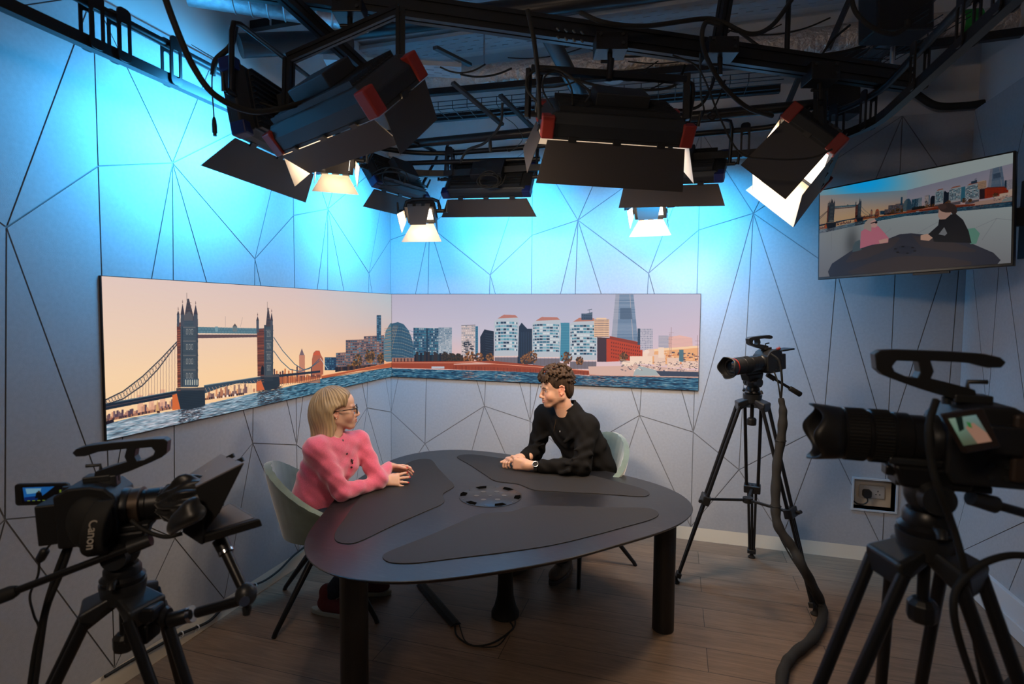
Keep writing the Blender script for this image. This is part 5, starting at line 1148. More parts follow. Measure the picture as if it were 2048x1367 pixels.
# ducts and services
SPI = mat('spiral_duct_steel', (.35, .36, .38), .33, metal=.85, bump=.3, bscale=90, var=.2, vscale=40)
FOIL = mat('crinkled_foil', (.60, .53, .49), .34, metal=.45, bump=1.0, bscale=38, bdist=.02)
d1 = root('spiral_air_duct', 'bright round steel duct with seams at the top left', 'air duct', tuple(dep(430, 0, 2.6)))
a, b = V((.19, -2.14, 3.13)), V((.80, -1.66, 3.16)); d = (b - a).normalized(); L = (b - a).length
MB().cyl(a, b, .17, n=40).build('pipe', SPI, d1, smooth=40)
for k in range(9):
    c = a + d * L * (.18 + .09 * k); x_, y_, z_ = basis(d, (0, 0, 1))
    MB().tube([c + (y_ * math.cos(q) + z_ * math.sin(q)) * .172 + d * (.03 * q / PI) for q in np.linspace(0, 2 * PI, 40)], .004, 6).build('seam', SPI, d1, smooth=60)
def foil(name, label, pts, r):
    P = cat_rom(pts, 12); rs = [r * (1 + .03 * math.sin(i * 1.7)) for i in range(len(P))]
    return tag(MB().tube(P, rs, 28).build(name, FOIL, smooth=70), label, 'air duct')
Q = lambda x, y, z: onp(x, y, 2, z)
foil('insulated_duct', 'crinkled silver foil duct crossing the ceiling behind the main beam', [Q(820, 172, 3.25), Q(1000, 152, 3.25), Q(1200, 132, 3.25), Q(1480, 104, 3.25), Q(1750, 72, 3.25), Q(2100, 38, 3.25)], .085)
tag(MB().lathe(Q(1915, 56, 3.25), Q(1990, 48, 3.25) - Q(1915, 56, 3.25), [(0, .089), (.09, .0895)], 28, cap=False).build('green_tape', mat('green_plastic_sleeve', (.01, .22, .03), .5, var=.6, vscale=18), smooth=60), 'green and white plastic wrapped round the foil duct at the right', 'wrapping')
TRAY = mat('galvanised_tray', (.42, .43, .45), .6, metal=.1)
def tray(label, a, b, w, lip=.025):
    a = V(a); b = V(b); d = b - a; L = d.length; d.normalize(); s = d.cross(V((0, 0, 1))).normalized(); t = root('cable_tray', label, 'cable tray', tuple(a))
    N = int(L / .09); mb = MB()
    holes = []
    for i in range(N):
        for j, f in enumerate((-.32, -.12, .12, .32)): cx = (i + .5 + (.5 if j % 2 else 0)) * L / (N + .5); holes.append([(cx - .022, w * f - .004), (cx - .022, w * f + .004), (cx + .022, w * f + .004), (cx + .022, w * f - .004)])
    mb.prism([(0, -w / 2), (L, -w / 2), (L, w / 2), (0, w / 2)], .002, a, d, s, holes=holes)
    mb.build('perforated_plate', TRAY, t)
    for q in (-1, 1): MB().bar(a + s * q * w / 2 + V((0, 0, lip / 2)), b + s * q * w / 2 + V((0, 0, lip / 2)), .002, lip).build('side_lip', TRAY, t)
    return t
tray('pale perforated cable tray high under the ceiling, from centre to upper right', Q(640, 128, 3.55), Q(1700, -18, 3.55), .26)
tray('blue-lit perforated cable tray behind the main beam at the upper left', V((.28, -1.25, 3.05)), V((1.0, -.95, 3.05)), .16)
tray('pale perforated tray section at the very top of the picture', Q(820, 20, 3.5), Q(1300, -42, 3.5), .2)
def basket(label, a, b, w):
    a = V(a); b = V(b); d = b - a; L = d.length; d.normalize(); s = d.cross(V((0, 0, 1))).normalized(); mb = MB()
    for f, z in ((-.5, .05), (-.5, .02), (-.5, 0), (-.17, 0), (.17, 0), (.5, 0), (.5, .02), (.5, .05)): mb.cyl(a + s * f * w + V((0, 0, z)), b + s * f * w + V((0, 0, z)), .0025, n=6)
    for i in range(int(L / .1)): c = a + d * (i * .1); mb.tube([c - s * w * .5 + V((0, 0, .05)), c - s * w * .5, c + s * w * .5, c + s * w * .5 + V((0, 0, .05))], .0025, 6)
    return tag(mb.build('wire_basket_tray', BLKM), label, 'cable tray')
basket('black wire basket tray behind the level lamp', Q(860, 232, 2.95), Q(1560, 172, 2.95), .2)
basket('wire basket tray at the upper right behind the rail', Q(1700, 150, 2.95), Q(1900, 30, 2.95), .2)
PIPE = mat('dark_painted_pipe', (.05, .055, .062), .4, metal=.4)
def pipe(label, pts, r, m=PIPE, name='ceiling_pipe', cat='pipe', n=14): return tag(MB().tube(pts, r, n).build(name, m, smooth=60), label, cat)
pipe('black tube running level behind the lamps, above the back wall lamps', [Q(800, 290, 2.72), Q(1640, 208, 2.72)], .028, BLKM)
pipe('grey pipe slanting down behind the level lamp frame', [dep(1095, 66, 2.9), dep(1172, 212, 3.6)], .045)
pipe('blue-lit pipe slanting down at the upper right, above the tilted lamp', [dep(1865, -20, 2.6), dep(1664, 208, 3.5)], .045)
pipe('black tube near the back wall just above the left blue lamp', [Q(700, 330, 2.62), Q(1080, 318, 2.62)], .016, BLKM)
pipe('thick dark pipe across the upper left behind the slanting lamp', [dep(480, 92, 2.9), dep(700, 82, 3.2)], .06, PIPE)
pipe('dark pipe high across the centre behind the main beam', [Q(700, 62, 3.35), Q(1400, -30, 3.35)], .055, BLKM)
for i, (a, b, lb) in enumerate(((Q(700, 200, 3.15), Q(1560, 122, 3.15), 'black steel channel under the foil duct'), (Q(780, 245, 2.98), Q(1560, 178, 2.98), 'black steel channel above the wire basket tray'), (Q(1560, 130, 3.15), Q(2080, 60, 3.15), 'black steel channel under the foil duct at the right'), (Q(400, 70, 3.2), Q(640, 30, 3.2), 'black steel channel under the spiral duct'))):
    tag(MB().bar(a, b, .041, .045).build('strut_channel', BLKM, bevel=.003), lb, 'channel')
for i, (p, q, lb) in enumerate(((dep(905, 165, 3.2), dep(1005, 250, 3.5), 'short slanted steel strut left of the level lamp frame'), (dep(1000, 190, 3.3), dep(1075, 265, 3.6), 'short slanted steel strut behind the left edge of the level lamp'), (dep(940, 130, 3.3), dep(870, 95, 3.0), 'short steel strut under the perforated tray'), (Q(1712, -30, 3.58), dep(1655, 100, 3.1), 'slotted dark strut hanging at the upper right'), (dep(1560, 245, 3.3), dep(1600, 150, 3.1), 'steel strut behind the tilted lamp'))):
    tag(MB().bar(p, q, .03, .018).build('strut', PIPE, bevel=.002), lb, 'strut')
for i, (x, y, z) in enumerate(((968, 128, 3.2), (1721, 40, 3.2), (1035, 70, 3.5), (445, 60, 3.2), (541, 50, 3.1), (1350, 0, 3.5))):
    c = Q(x, y, z); tag(MB().cyl(c, (c.x, c.y, CZ), .005, n=8).build('threaded_rod', ALU), 'thin threaded steel rod holding a service up to the ceiling', 'rod', 'threaded ceiling rods')
for (x, y, D) in ((1784, 130, 2.75), ):
    c = dep(x, y, D); tag(MB().cyl(c - V((0, 0, .1)), (c.x, c.y, CZ), .011, n=10).build('suspension_rod', ALU, smooth=40), 'steel rod holding the right-hand side of the rail', 'rod')
for c in (bA.lerp(bB, .15), bA.lerp(bB, .8)): tag(MB().cyl(c + V((0, 0, .04)), (c.x, c.y, CZ), .012, n=10).build('beam_suspension_rod', BLKM, smooth=40), 'black rod suspending the main beam from the ceiling', 'rod', 'beam suspension rods')
tag(MB().lathe(onp(1228, 163, 1, -.16), (0, 0, 1), [(0, .05), (.012, .075), (.02, .08), (.021, .02), (CZ - onp(1228, 163, 1, -.16).z, .02)], 30).build('smoke_detector', WHT, smooth=40), 'round white ceiling fitting above the level lamp frame', 'ceiling fitting')
sb = root('junction_box', 'black box with two round connectors hanging behind the tilted lamp', 'box', tuple(dep(1675, 205, 3.25)))
MB().box(dep(1676, 200, 3.2), (.19, .12, .2), M3(CR, CF, CU)).build('case', BLKM, sb, bevel=.006)
for px in (1657, 1670): MB().tube([dep(px, 217, 3.135) + (CR * math.cos(a) + CU * math.sin(a)) * .012 for a in np.linspace(0, 2 * PI, 20, endpoint=False)], .0025, 6, close=True).build('socket', GUN, sb, smooth=60)
tag(MB().box(dep(1790, 25, 2.6), (.26, .15, .24), M3(CR, CF, CU)).build('equipment_box', BLKM, bevel=.01), 'big black equipment box at the upper right of the ceiling grid', 'box')
# pale soffit pipe on the ceiling by the right wall
pipe('thin grey conduit slanting on the wall above the cladding at the far right', [onp(1948, 152, 2, 3.3), onp(2060, 64, 2, 3.3)], .012, GUN, 'conduit')
cable('bundled_cable', 'thick black cable bundle running along the top of the back wall at the right', [onp(1770, 165, 1, -.02), onp(1820, 180, 1, -.04), onp(1870, 210, 1, -.04), onp(1930, 211, 1, -.04), onp(1968, 206, 1, -.04)], .022)
# ================================================================ cables in the rig
def rc_(label, pts, r, name='hanging_cable', m=RUB): return cable(name, label, [dep(*p) for p in pts], r, m)
rc_('thickest black cable drooping in front of the left wall at the upper left', [(318, -40, 1.7), (350, 50, 1.7), (385, 130, 1.75), (430, 190, 1.8), (500, 222, 1.9), (570, 215, 2.0), (640, 195, 2.15), (715, 178, 2.3)], .010)
rc_('black cable curving from the spiral duct to the left blue lamp', [(472, 50, 2.3), (462, 90, 2.25), (432, 120, 2.25), (426, 150, 2.25)], .011)
rc_('thin cable with a hanging black connector at the left', [(426, 130, 2.2), (424, 170, 2.2), (428, 235, 2.2)], .0025)
cx_ = root('cable_connector', 'black cable connector hanging in front of the blue left wall', 'connector', tuple(dep(429, 253, 2.2)))
MB().lathe(dep(428, 234, 2.2), dep(430, 272, 2.2) - dep(428, 234, 2.2), [(0, .004), (.012, .008), (.03, .0095), (.062, .0095), (.064, .007), (.075, .007)], 14).build('barrel', BLK, cx_, smooth=40)
rc_('cable dropping from the main beam onto the left end of the level lamp', [(1055, 20, 2.1), (1066, 70, 2.1), (1074, 130, 2.15), (1078, 180, 2.25), (1079, 238, 2.3)], .009)
rc_('thick cable drooping from the leaning profile to the tilted lamp', [(1440, 50, 2.3), (1412, 45, 2.3), (1404, 80, 2.3), (1418, 125, 2.35), (1450, 175, 2.4), (1495, 215, 2.45), (1545, 232, 2.5)], .010)
rc_('cable sagging along the top of the main beam', [(1160, 25, 2.3), (1210, 45, 2.3), (1290, 52, 2.35), (1400, 38, 2.4), (1440, 42, 2.4), (1500, 68, 2.4), (1545, 50, 2.45), (1590, -10, 2.5)], .010)
rc_('long thin cable looping from the level lamp frame to the tilted lamp', [(1345, 110, 2.45), (1390, 130, 2.45), (1412, 165, 2.45), (1440, 235, 2.45), (1480, 305, 2.45), (1540, 318, 2.4), (1620, 316, 2.35), (1665, 298, 2.3)], .0042)
rc_('round cable loop hanging over the left end of the level lamp', [(1085, 215, 2.3), (1055, 180, 2.3), (1058, 150, 2.3), (1090, 135, 2.3), (1120, 140, 2.3), (1150, 160, 2.3), (1180, 185, 2.3), (1170, 205, 2.3)], .005)
rc_('smaller cable loop beside the crossbar of the level lamp', [(1105, 215, 2.32), (1086, 180, 2.32), (1092, 150, 2.32), (1120, 145, 2.32), (1142, 175, 2.32), (1145, 210, 2.32)], .004)
rc_('cable swag behind the level lamp, left half', [(1120, 150, 2.7), (1200, 172, 2.7), (1290, 180, 2.7), (1350, 170, 2.7), (1370, 130, 2.7)], .007)
rc_('cable swag behind the level lamp, right half', [(1190, 190, 2.8), (1250, 195, 2.8), (1310, 218, 2.8), (1390, 216, 2.8), (1420, 180, 2.8), (1435, 130, 2.8)], .008)
rc_('cable hanging down to the left back wall lamp', [(1005, 205, 3.2), (1000, 250, 3.25), (970, 285, 3.3), (935, 300, 3.35), (920, 325, 3.4)], .008)
rc_('thin safety cable dangling beside the black connector above the left back lamp', [(1010, 235, 3.3), (1030, 250, 3.3), (1045, 275, 3.3), (1035, 292, 3.3), (1018, 303, 3.3), (1013, 295, 3.3)], .002, m=GUN)
cx_ = root('cable_connector', 'black cable connector hanging above the left back wall lamp', 'connector', tuple(dep(980, 290, 3.25)))
MB().lathe(dep(980, 278, 3.25), dep(981, 306, 3.25) - dep(980, 278, 3.25), [(0, .006), (.012, .010), (.06, .011), (.075, .008)], 14).build('barrel', BLK, cx_, smooth=40)
rc_('knotted thin cable hanging at the right of the level lamp', [(1400, 105, 2.42), (1402, 190, 2.7), (1408, 220, 2.8), (1400, 240, 2.7), (1388, 255, 2.6), (1378, 262, 2.45)], .0045)
rc_('cable curl under the leaning profile', [(1420, 222, 2.9), (1432, 228, 2.9), (1425, 240, 2.9), (1415, 232, 2.9), (1425, 222, 2.9), (1440, 190, 2.9), (1450, 160, 2.9)], .0045)
rc_('cable drooping at the top right in front of the equipment box', [(1700, -15, 2.3), (1712, 25, 2.3), (1745, 55, 2.3), (1785, 68, 2.3), (1812, 55, 2.3), (1815, 40, 2.3)], .010)
rc_('cable crossing the foil duct at the upper right', [(1700, 50, 2.9), (1665, 80, 2.9), (1645, 108, 2.9), (1638, 125, 2.9)], .006)
rc_('long cable lying across the grid at the right', [(1480, 65, 2.7), (1540, 105, 2.7), (1600, 113, 2.7), (1680, 105, 2.7), (1730, 92, 2.75)], .008)
rc_('cable from the slanting lamp back to the left panel lamp', [(640, 190, 2.2), (600, 200, 2.25), (560, 215, 2.3), (520, 205, 2.3)], .005)
rc_('cable at the back of the slanting lamp', [(770, 132, 2.2), (785, 122, 2.2), (792, 140, 2.2), (788, 160, 2.25)], .006)
rng2 = random.Random(11)
for i in range(14):
    x0 = rng2.uniform(870, 1560); y0 = rng2.uniform(60, 200); D = rng2.uniform(2.8, 3.4); L = rng2.uniform(60, 220)
    rc_('thin black cable sagging between the ceiling services', (lambda s, k: [(x0 + L * f, y0 + s * 4 * f * (1 - f) - k * f, D) for f in (0, .17, .33, .5, .67, .83, 1)])(rng2.uniform(8, 34), rng2.uniform(5, 25)), rng2.uniform(.003, .006), name='service_cable')['group'] = 'thin cables in the ceiling void'
# cables gathered on the backs of two wall lamps
for i in range(8):
    cxp, cyp, D = ((785, 350, 3.40), (980, 355, 3.53))[i % 2]; ph_ = rng2.uniform(0, 6.28); rx, ry = rng2.uniform(18, 48), rng2.uniform(8, 24)
    pts = [(cxp + rx * math.cos(ph_ + q * 1.05) * (1 - .06 * q), cyp + ry * math.sin(ph_ + q * 1.05) + 2 * q, D - .01 * (q % 2)) for q in range(6)]
    rc_('loose black cable looped on the back of a wall lamp', pts, rng2.uniform(.0025, .0045), name='lamp_cable')['group'] = 'loose cables on the wall lamps'

# ================================================================ wall monitor
def homog(src, dst):
    A = []; b = []
    for (x, y), (u, v) in zip(src, dst): A += [[x, y, 1, 0, 0, 0, -u * x, -u * y], [0, 0, 0, x, y, 1, -v * x, -v * y]]; b += [u, v]
    return np.append(np.linalg.solve(np.array(A, float), np.array(b, float)), 1).reshape(3, 3)
TW, TH = 1600, 900
Ht = homog([(165, 478), (1912, 115), (1925, 1100), (190, 1228)], [(0, 0), (TW, 0), (TW, TH), (0, TH)]); Hi = np.linalg.inv(Ht)
def tfT(x, y): q = Ht @ np.array((x, y, 1.)); return (q[0] / q[2], q[1] / q[2])
pt = Paint(TW, TH, tfT)
X, Y = np.meshgrid(np.arange(TW) + .5, np.arange(TH) + .5); q = np.einsum('ij,jhw->ihw', Hi, np.stack([X, Y, np.ones_like(X)])); cx_, cy_ = q[0] / q[2], q[1] / q[2]
def lerp3(a, b, t): return np.array(a) * (1 - t[..., None]) + np.array(b) * t[..., None]
t_ = np.clip((cy_ - 480) / 700, 0, 1); wall = lerp3((150, 160, 160), (118, 118, 122), t_)
bl = np.exp(-(((cx_ - 560) / 330) ** 2 + ((cy_ - 400) / 150) ** 2)); wall = wall * (1 - bl[..., None]) + np.array((20, 170, 240)) * bl[..., None]
sh = np.exp(-(((cx_ - 470) / 60) ** 2 + ((cy_ - 930) / 140) ** 2)) * .35; wall *= (1 - sh[..., None]); pt.a[:] = wall / 255
def proj3(us, xs):
    A = [[u, 1, -u * x] for u, x in zip(us, xs)]; return np.linalg.solve(np.array(A, float), np.array(xs, float))
for us, xs, img, xa, xb in (((.453, .96, 2.413), (295, 525, 950), imgL, 165, 950), ((0, 1.02, 1.86), (950, 1255, 1735), imgR, 950, 1925)):
    a, b, c = proj3(us, xs); u = (b - cx_) / (c * cx_ - a)
    top = np.interp(cx_, [165, 950, 1925], [518, 462, 208]); bot = np.interp(cx_, [165, 700, 950, 1200, 1925], [852, 735, 690, 665, 598]); v = (cy_ - top) / (bot - top)
    m = (v > 0) & (v < 1) & (cx_ >= xa) & (cx_ < xb); iy = np.clip((v * img.shape[0]).astype(int), 0, img.shape[0] - 1); ix = np.clip((u / LEDL * img.shape[1]).astype(int), 0, img.shape[1] - 1)
    s = img[iy, ix]; k = (.55 * bl)[..., None]; s = s * .72 * (1 - k) + np.array((30, 165, 235)) / 255 * .8 * k; pt.a[m] = s[m]
for a, b in (((1780, 705), (1920, 720)), ((1780, 705), (1590, 790)), ((1780, 705), (1650, 900)), ((1240, 740), (1060, 840)), ((700, 900), (820, 800)), ((285, 840), (290, 1000))): pt.line([a, b], (100, 102, 108), 3, .6)
pt.poly([(268, 1180), (300, 1110), (480, 990), (760, 905), (900, 850), (1000, 842), (1100, 850), (1300, 880), (1560, 930), (1760, 1010), (1830, 1075), (1800, 1112), (1300, 1180), (285, 1222)], (48, 50, 60))
for P in ([(420, 1090), (480, 1015), (760, 915), (870, 875), (905, 885), (840, 960), (620, 1060), (440, 1100)], [(1005, 858), (1150, 880), (1400, 920), (1600, 985), (1590, 1005), (1350, 1000), (1100, 960), (1060, 920)], [(440, 1180), (620, 1110), (860, 1050), (1000, 1040), (1330, 1050), (1560, 1090), (1560, 1120), (1000, 1180), (480, 1200)]): pt.poly(P, (60, 54, 56))
pt.disc(952, 988, 105, 38, (40, 44, 56)); 
for k in range(6): a = k * PI / 3 + .3; pt.disc(952 + 92 * math.cos(a), 988 + 30 * math.sin(a), 14, 6, (12, 12, 16))
pt.poly([(480, 960), (500, 920), (540, 900), (560, 990), (478, 1010)], (70, 86, 92)); pt.poly([(1510, 800), (1580, 790), (1630, 840), (1600, 930), (1545, 935)], (90, 132, 118))
pt.poly([(548, 830), (600, 790), (700, 780), (760, 840), (800, 885), (795, 925), (650, 945), (545, 978)], (176, 106, 122)); pt.poly([(710, 905), (790, 885), (798, 920), (720, 935)], (180, 140, 130))
pt.poly([(568, 800), (580, 750), (615, 715), (665, 712), (680, 735), (640, 760), (640, 830)], (150, 136, 128)); pt.poly([(628, 745), (665, 722), (690, 745), (692, 780), (672, 795), (640, 790)], (176, 140, 132)); pt.line([(632, 757), (690, 740)], (20, 22, 30), 8); pt.disc(680, 748, 12, 10, (30, 30, 40))
pt.poly([(1150, 855), (1245, 770), (1250, 720), (1330, 680), (1400, 665), (1470, 720), (1525, 820), (1555, 925), (1210, 915), (1200, 880)], (22, 24, 30)); pt.poly([(1300, 785), (1250, 850), (1310, 862), (1330, 840)], (110, 112, 116)); pt.poly([(1088, 860), (1150, 845), (1200, 880), (1165, 908), (1088, 900)], (176, 142, 124))
pt.poly([(1240, 690), (1245, 625), (1300, 610), (1370, 640), (1350, 680), (1310, 715), (1262, 720)], (160, 130, 118)); pt.disc(1325, 615, 82, 42, (52, 40, 38)); pt.disc(1385, 640, 28, 34, (46, 36, 34)); pt.disc(1275, 605, 40, 26, (66, 50, 46))
tvimg = pt.image('t')
def corner(px, py, D): return dep(px, py, D)
D1, D2 = 3.36, 3.36 / 1.285
tl, tr, br_, bl_ = corner(1633, 381, D1), corner(2028, 300, D2), corner(2030, 532, D2), corner(1639, 558, D1)
xw = ((tr + br_) - (tl + bl_)) / 2; uw = ((tl + tr) - (bl_ + br_)) / 2; c0 = (tl + tr + br_ + bl_) / 4; tx = xw.normalized(); ty = (uw - tx * uw.dot(tx)).normalized(); tz = tx.cross(ty)
if tz.dot(CAM - c0) < 0: tz = -tz
wv, hv = xw.length, uw.length
tv = root('wall_monitor', 'flat wall monitor at the right showing the two people live', 'monitor', tuple(c0))
MB().prism([(-wv / 2, -hv / 2), (wv / 2, -hv / 2), (wv / 2, hv / 2), (-wv / 2, hv / 2)], .035, c0 - tz * .02, tx, ty).build('casing', mat('monitor_bezel', (.012, .013, .015), .3), tv, bevel=.003)
bz = .009; P = lambda a, b, c=0: c0 + tx * a + ty * b + tz * c
o = MB().add([P(-wv / 2 + bz, -hv / 2 + bz * 1.6, .0015), P(wv / 2 - bz, -hv / 2 + bz * 1.6, .0015), P(wv / 2 - bz, hv / 2 - bz, .0015), P(-wv / 2 + bz, hv / 2 - bz, .0015)], [(0, 1, 2, 3)]).build('screen', screen_mat('monitor_picture', to_image('live_feed', tvimg), .62, .35), tv, fix=False)
uv = o.data.uv_layers.new(name='uv')
for i, c in enumerate(((0, 0), (1, 0), (1, 1), (0, 1))): uv.data[i].uv = c
MB().box(P(.12, -hv / 2 - .006, -.02), (.16, .012, .02), M3(tx, ty, tz)).build('lower_sensor_bar', BLK, tv)
MB().box(P(wv * .12, 0, -.07), (.3, .3, .06), M3(tx, ty, tz)).build('bracket_plate', BLKM, tv, bevel=.005)
wallp = V((XR - .02, P(wv * .12, 0).y - .02, c0.z)); MB().bar(P(wv * .12, .0, -.09), wallp, .05, .09).build('wall_arm', BLKM, tv, bevel=.005)
MB().box(wallp + V((.006, 0, 0)), (.02, .25, .4)).build('wall_plate', BLKM, tv, bevel=.003)
# ================================================================ socket in the recess
sk = root('socket_plate', 'white double wall socket set in a small recess in the back wall', 'socket', (3.53, .07, .44))
yb = .072; ph = .075; MB().prism(rrect(.15, .085, .008), .010, (3.545, yb - .003, .447), (1, 0, 0), (0, 0, 1)).build('plate', WHT, sk, bevel=.002)
for sx in (0, 1):
    for (dx, dz, w, h) in ((0, .014, .005, .010), (-.011, -.008, .009, .005), (.011, -.008, .009, .005)): MB().box((3.51 + sx * .07 + dx, yb - .0085, .44 + dz), (w, .002, h)).build('pin_hole', SLOT, sk)
    MB().box((3.50 + sx * .09, yb - .010, .478), (.012, .006, .008)).build('switch', WHT, sk, bevel=.001)
pg = root('mains_plug', 'black mains plug with a short cable in the left socket of the recess', 'plug', (3.51, .05, .44))
MB().prism(rrect(.05, .052, .014), .035, (3.51, yb - .030, .44), (1, 0, 0), (0, 0, 1)).build('body', BLK, pg, bevel=.005)
MB().tube(cat_rom([(3.51, yb - .035, .415), (3.512, yb - .04, .39), (3.49, yb - .045, .372), (3.455, yb - .04, .37), (3.43, yb - .03, .385)]), .004, 8).build('flex', BLK, pg, smooth=60)
fr = MB().prism([(HOLE[0] - .012, HOLE[2] - .012), (HOLE[1] + .012, HOLE[2] - .012), (HOLE[1] + .012, HOLE[3] + .012), (HOLE[0] - .012, HOLE[3] + .012)], .03, (0, .008, 0), (1, 0, 0), (0, 0, 1), holes=[[(HOLE[0], HOLE[2]), (HOLE[0], HOLE[3]), (HOLE[1], HOLE[3]), (HOLE[1], HOLE[2])]])
o = fr.build('trim_1', WHT); struct(o)
for nm, c, s in (('trim_2', ((HOLE[0] + HOLE[1]) / 2, .045, HOLE[2] - .003), (.24, .07, .006)), ('trim_3', ((HOLE[0] + HOLE[1]) / 2, .045, HOLE[3] + .003), (.24, .07, .006)), ('trim_4', (HOLE[0] - .003, .045, .4465), (.006, .07, .2)), ('trim_5', (HOLE[1] + .003, .045, .4465), (.006, .07, .2))): struct(MB().box(c, s).build(nm, WHT))
struct(MB().box(((HOLE[0] + HOLE[1]) / 2, .078, .4465), (.24, .003, .2)).build('trim_6', mat('recess_back', (.75, .68, .58), .8)))
# ================================================================ tripods
def tripod(label, apex, feet, head_u, pan, fork=.075, tw=.011, mid=.56, hs=1.0, spreader=True, pan_len=.34, bowl=.052):
    apex = V(apex); t = root('camera_tripod', label, 'tripod', (apex.x, apex.y, 0)); cen = sum((V((f[0], f[1], 0)) for f in feet), V((0, 0, 0))) / 3
    MB().lathe(apex - V((0, 0, .05)), (0, 0, 1), [(0, .03), (.01, bowl * .9), (.05, bowl), (.056, bowl)], 28).build('bowl', GUN, t, smooth=40)
    mids = []
    for f in feet:
        ft = V((f[0], f[1], 0)); out = V((ft.x - apex.x, ft.y - apex.y, 0)).normalized(); s = V((-out.y, out.x, 0)); top = apex + out * .075 - V((0, 0, .06)); d = (ft - top); L = d.length; dn = d.normalized()
        lg = root('leg', '', 'x', tuple(top)); del lg['label']; del lg['category']; lg.parent = t; lg.location = top - WL[t.name]
        # shoulder casting
        mb = MB(); a = apex - V((0, 0, .03)); wv_ = fork / 2
        mb.add([a + s * wv_ * .8 + V((0, 0, .024)), a - s * wv_ * .8 + V((0, 0, .024)), top - s * (wv_ + .008) + V((0, 0, .022)) + out * .014, top + s * (wv_ + .008) + V((0, 0, .022)) + out * .014,
                a + s * wv_ * .6 - V((0, 0, .012)), a - s * wv_ * .6 - V((0, 0, .012)), top - s * (wv_ + .008) - V((0, 0, .03)) + out * .010, top + s * (wv_ + .008) - V((0, 0, .03)) + out * .010], [(0, 1, 2, 3), (4, 7, 6, 5), (0, 3, 7, 4), (1, 5, 6, 2), (3, 2, 6, 7), (0, 4, 5, 1)])
        mb.build('shoulder', GUN, lg, bevel=.008, seg=3)
        m1 = top + d * mid
        for q in (-1, 1): MB().cyl(top + s * q * (wv_ + .002), m1 + s * q * (wv_ * .78), tw, n=14).build('upper_tube', BLKM, lg, smooth=40)
        MB().box(m1, (fork * 1.15, .045, .055), M3(s, s.cross(dn), dn)).build('clamp_block', BLK, lg, bevel=.006)
        kb = m1 + out * .035 + s * .03; MB().tube([m1 + s * .03, kb, kb + s * .02], [.009, .011, .011], 10).build('lock_knob', BLK, lg, smooth=60)
        for q in (-.5, 0, .5): MB().cyl(m1 - dn * .03 + s * q * wv_ * 1.1, ft - dn * .045 + s * q * wv_ * .6, tw * .82, n=12).build('lower_tube', BLKM, lg, smooth=40)
        MB().box(ft - dn * .055, (fork * .62, .028, .03), M3(s, s.cross(dn), dn)).build('foot_block', BLK, lg, bevel=.004)
        MB().lathe((ft.x, ft.y, 0), (0, 0, 1), [(0, .022), (.006, .024), (.012, .016), (.02, .012), (.045, .010)], 16).build('rubber_foot', RUB, lg, smooth=50)
        mids.append(m1)
    if spreader:
        hub = V((cen.x, cen.y, sum(m.z for m in mids) / 3 - .015)); sp = MB().cyl(hub - V((0, 0, .015)), hub + V((0, 0, .015)), .03, n=16); sp_ = sp.build('spreader_hub', BLK, t, smooth=40)
        for m1 in mids: MB().bar(hub, m1 + (hub - m1).normalized() * .02, .016, .014).build('spreader_arm', BLK, t, bevel=.002)
    MB().cyl(apex - V((0, 0, .05)), apex - V((0, 0, .13)), .011, n=12).build('bowl_rod', BLKM, t, smooth=40); MB().lathe(apex - V((0, 0, .175)), (0, 0, 1), [(0, .024), (.008, .027), (.035, .027), (.045, .018)], 10).build('bowl_knob', BLK, t, bevel=.002)
    # fluid head
    hd = root('fluid_head', '', 'x', tuple(apex)); del hd['label']; del hd['category']; hd.parent = t; hd.location = apex - WL[t.name]
    F, Lf, U = head_u; k = hs; B = apex + V((0, 0, .006))
    MB().lathe(B, (0, 0, 1), [(0, .045 * k), (.012, .048 * k), (.02, .040 * k), (.035, .040 * k), (.045, .034 * k)], 32).build('pan_base', BLKM, hd, smooth=40)
    MB().ell(B + V((0, 0, .075 * k)), (.040 * k, .036 * k, .042 * k), M3(F, Lf, V((0, 0, 1))), 24).build('tilt_body', GUN, hd, smooth=80)
    for q in (-1, 1): MB().cyl(B + V((0, 0, .075 * k)) + Lf * q * .030 * k, B + V((0, 0, .075 * k)) + Lf * q * .052 * k, .030 * k, .027 * k, 28).build('tilt_cap', GUN, hd, smooth=40)
    MB().prism([(-.055 * k, -.0), (.055 * k, 0), (.06 * k, .018 * k), (.068 * k, .04 * k), (-.068 * k, .04 * k), (-.06 * k, .018 * k)], .062 * k, B + U * .088 * k, F, U).build('cradle', BLKM, hd, bevel=.006 * k)
    MB().box(B + U * .135 * k, (.15 * k, .055 * k, .014), M3(F, Lf, U)).build('camera_plate', GUN, hd, bevel=.003)
    for q in (-1, 1): MB().tube([B + V((0, 0, .02)) + Lf * q * .04 * k, B + V((0, 0, .022)) + Lf * q * .062 * k, B + V((0, 0, .010)) + Lf * q * .068 * k], [.007, .010, .009], 10).build('brake_knob', BLK, hd, smooth=60)
    p0, pd = V(pan[0]), V(pan[1]).normalized()
    MB().cyl(p0, p0 + pd * pan_len, .0085 * k, n=14).build('pan_bar', BLKM, hd, smooth=40); MB().tube([p0 + pd * (pan_len * .62), p0 + pd * (pan_len * .65), p0 + pd * (pan_len * .98), p0 + pd * pan_len], [.011 * k, .0155 * k, .0165 * k, .010 * k], 16).build('pan_grip', RUB, hd, smooth=60)
    MB().lathe(p0 - pd * .02, pd, [(0, .014 * k), (.05, .016 * k)], 16).build('pan_socket', GUN, hd, smooth=40)
    return t
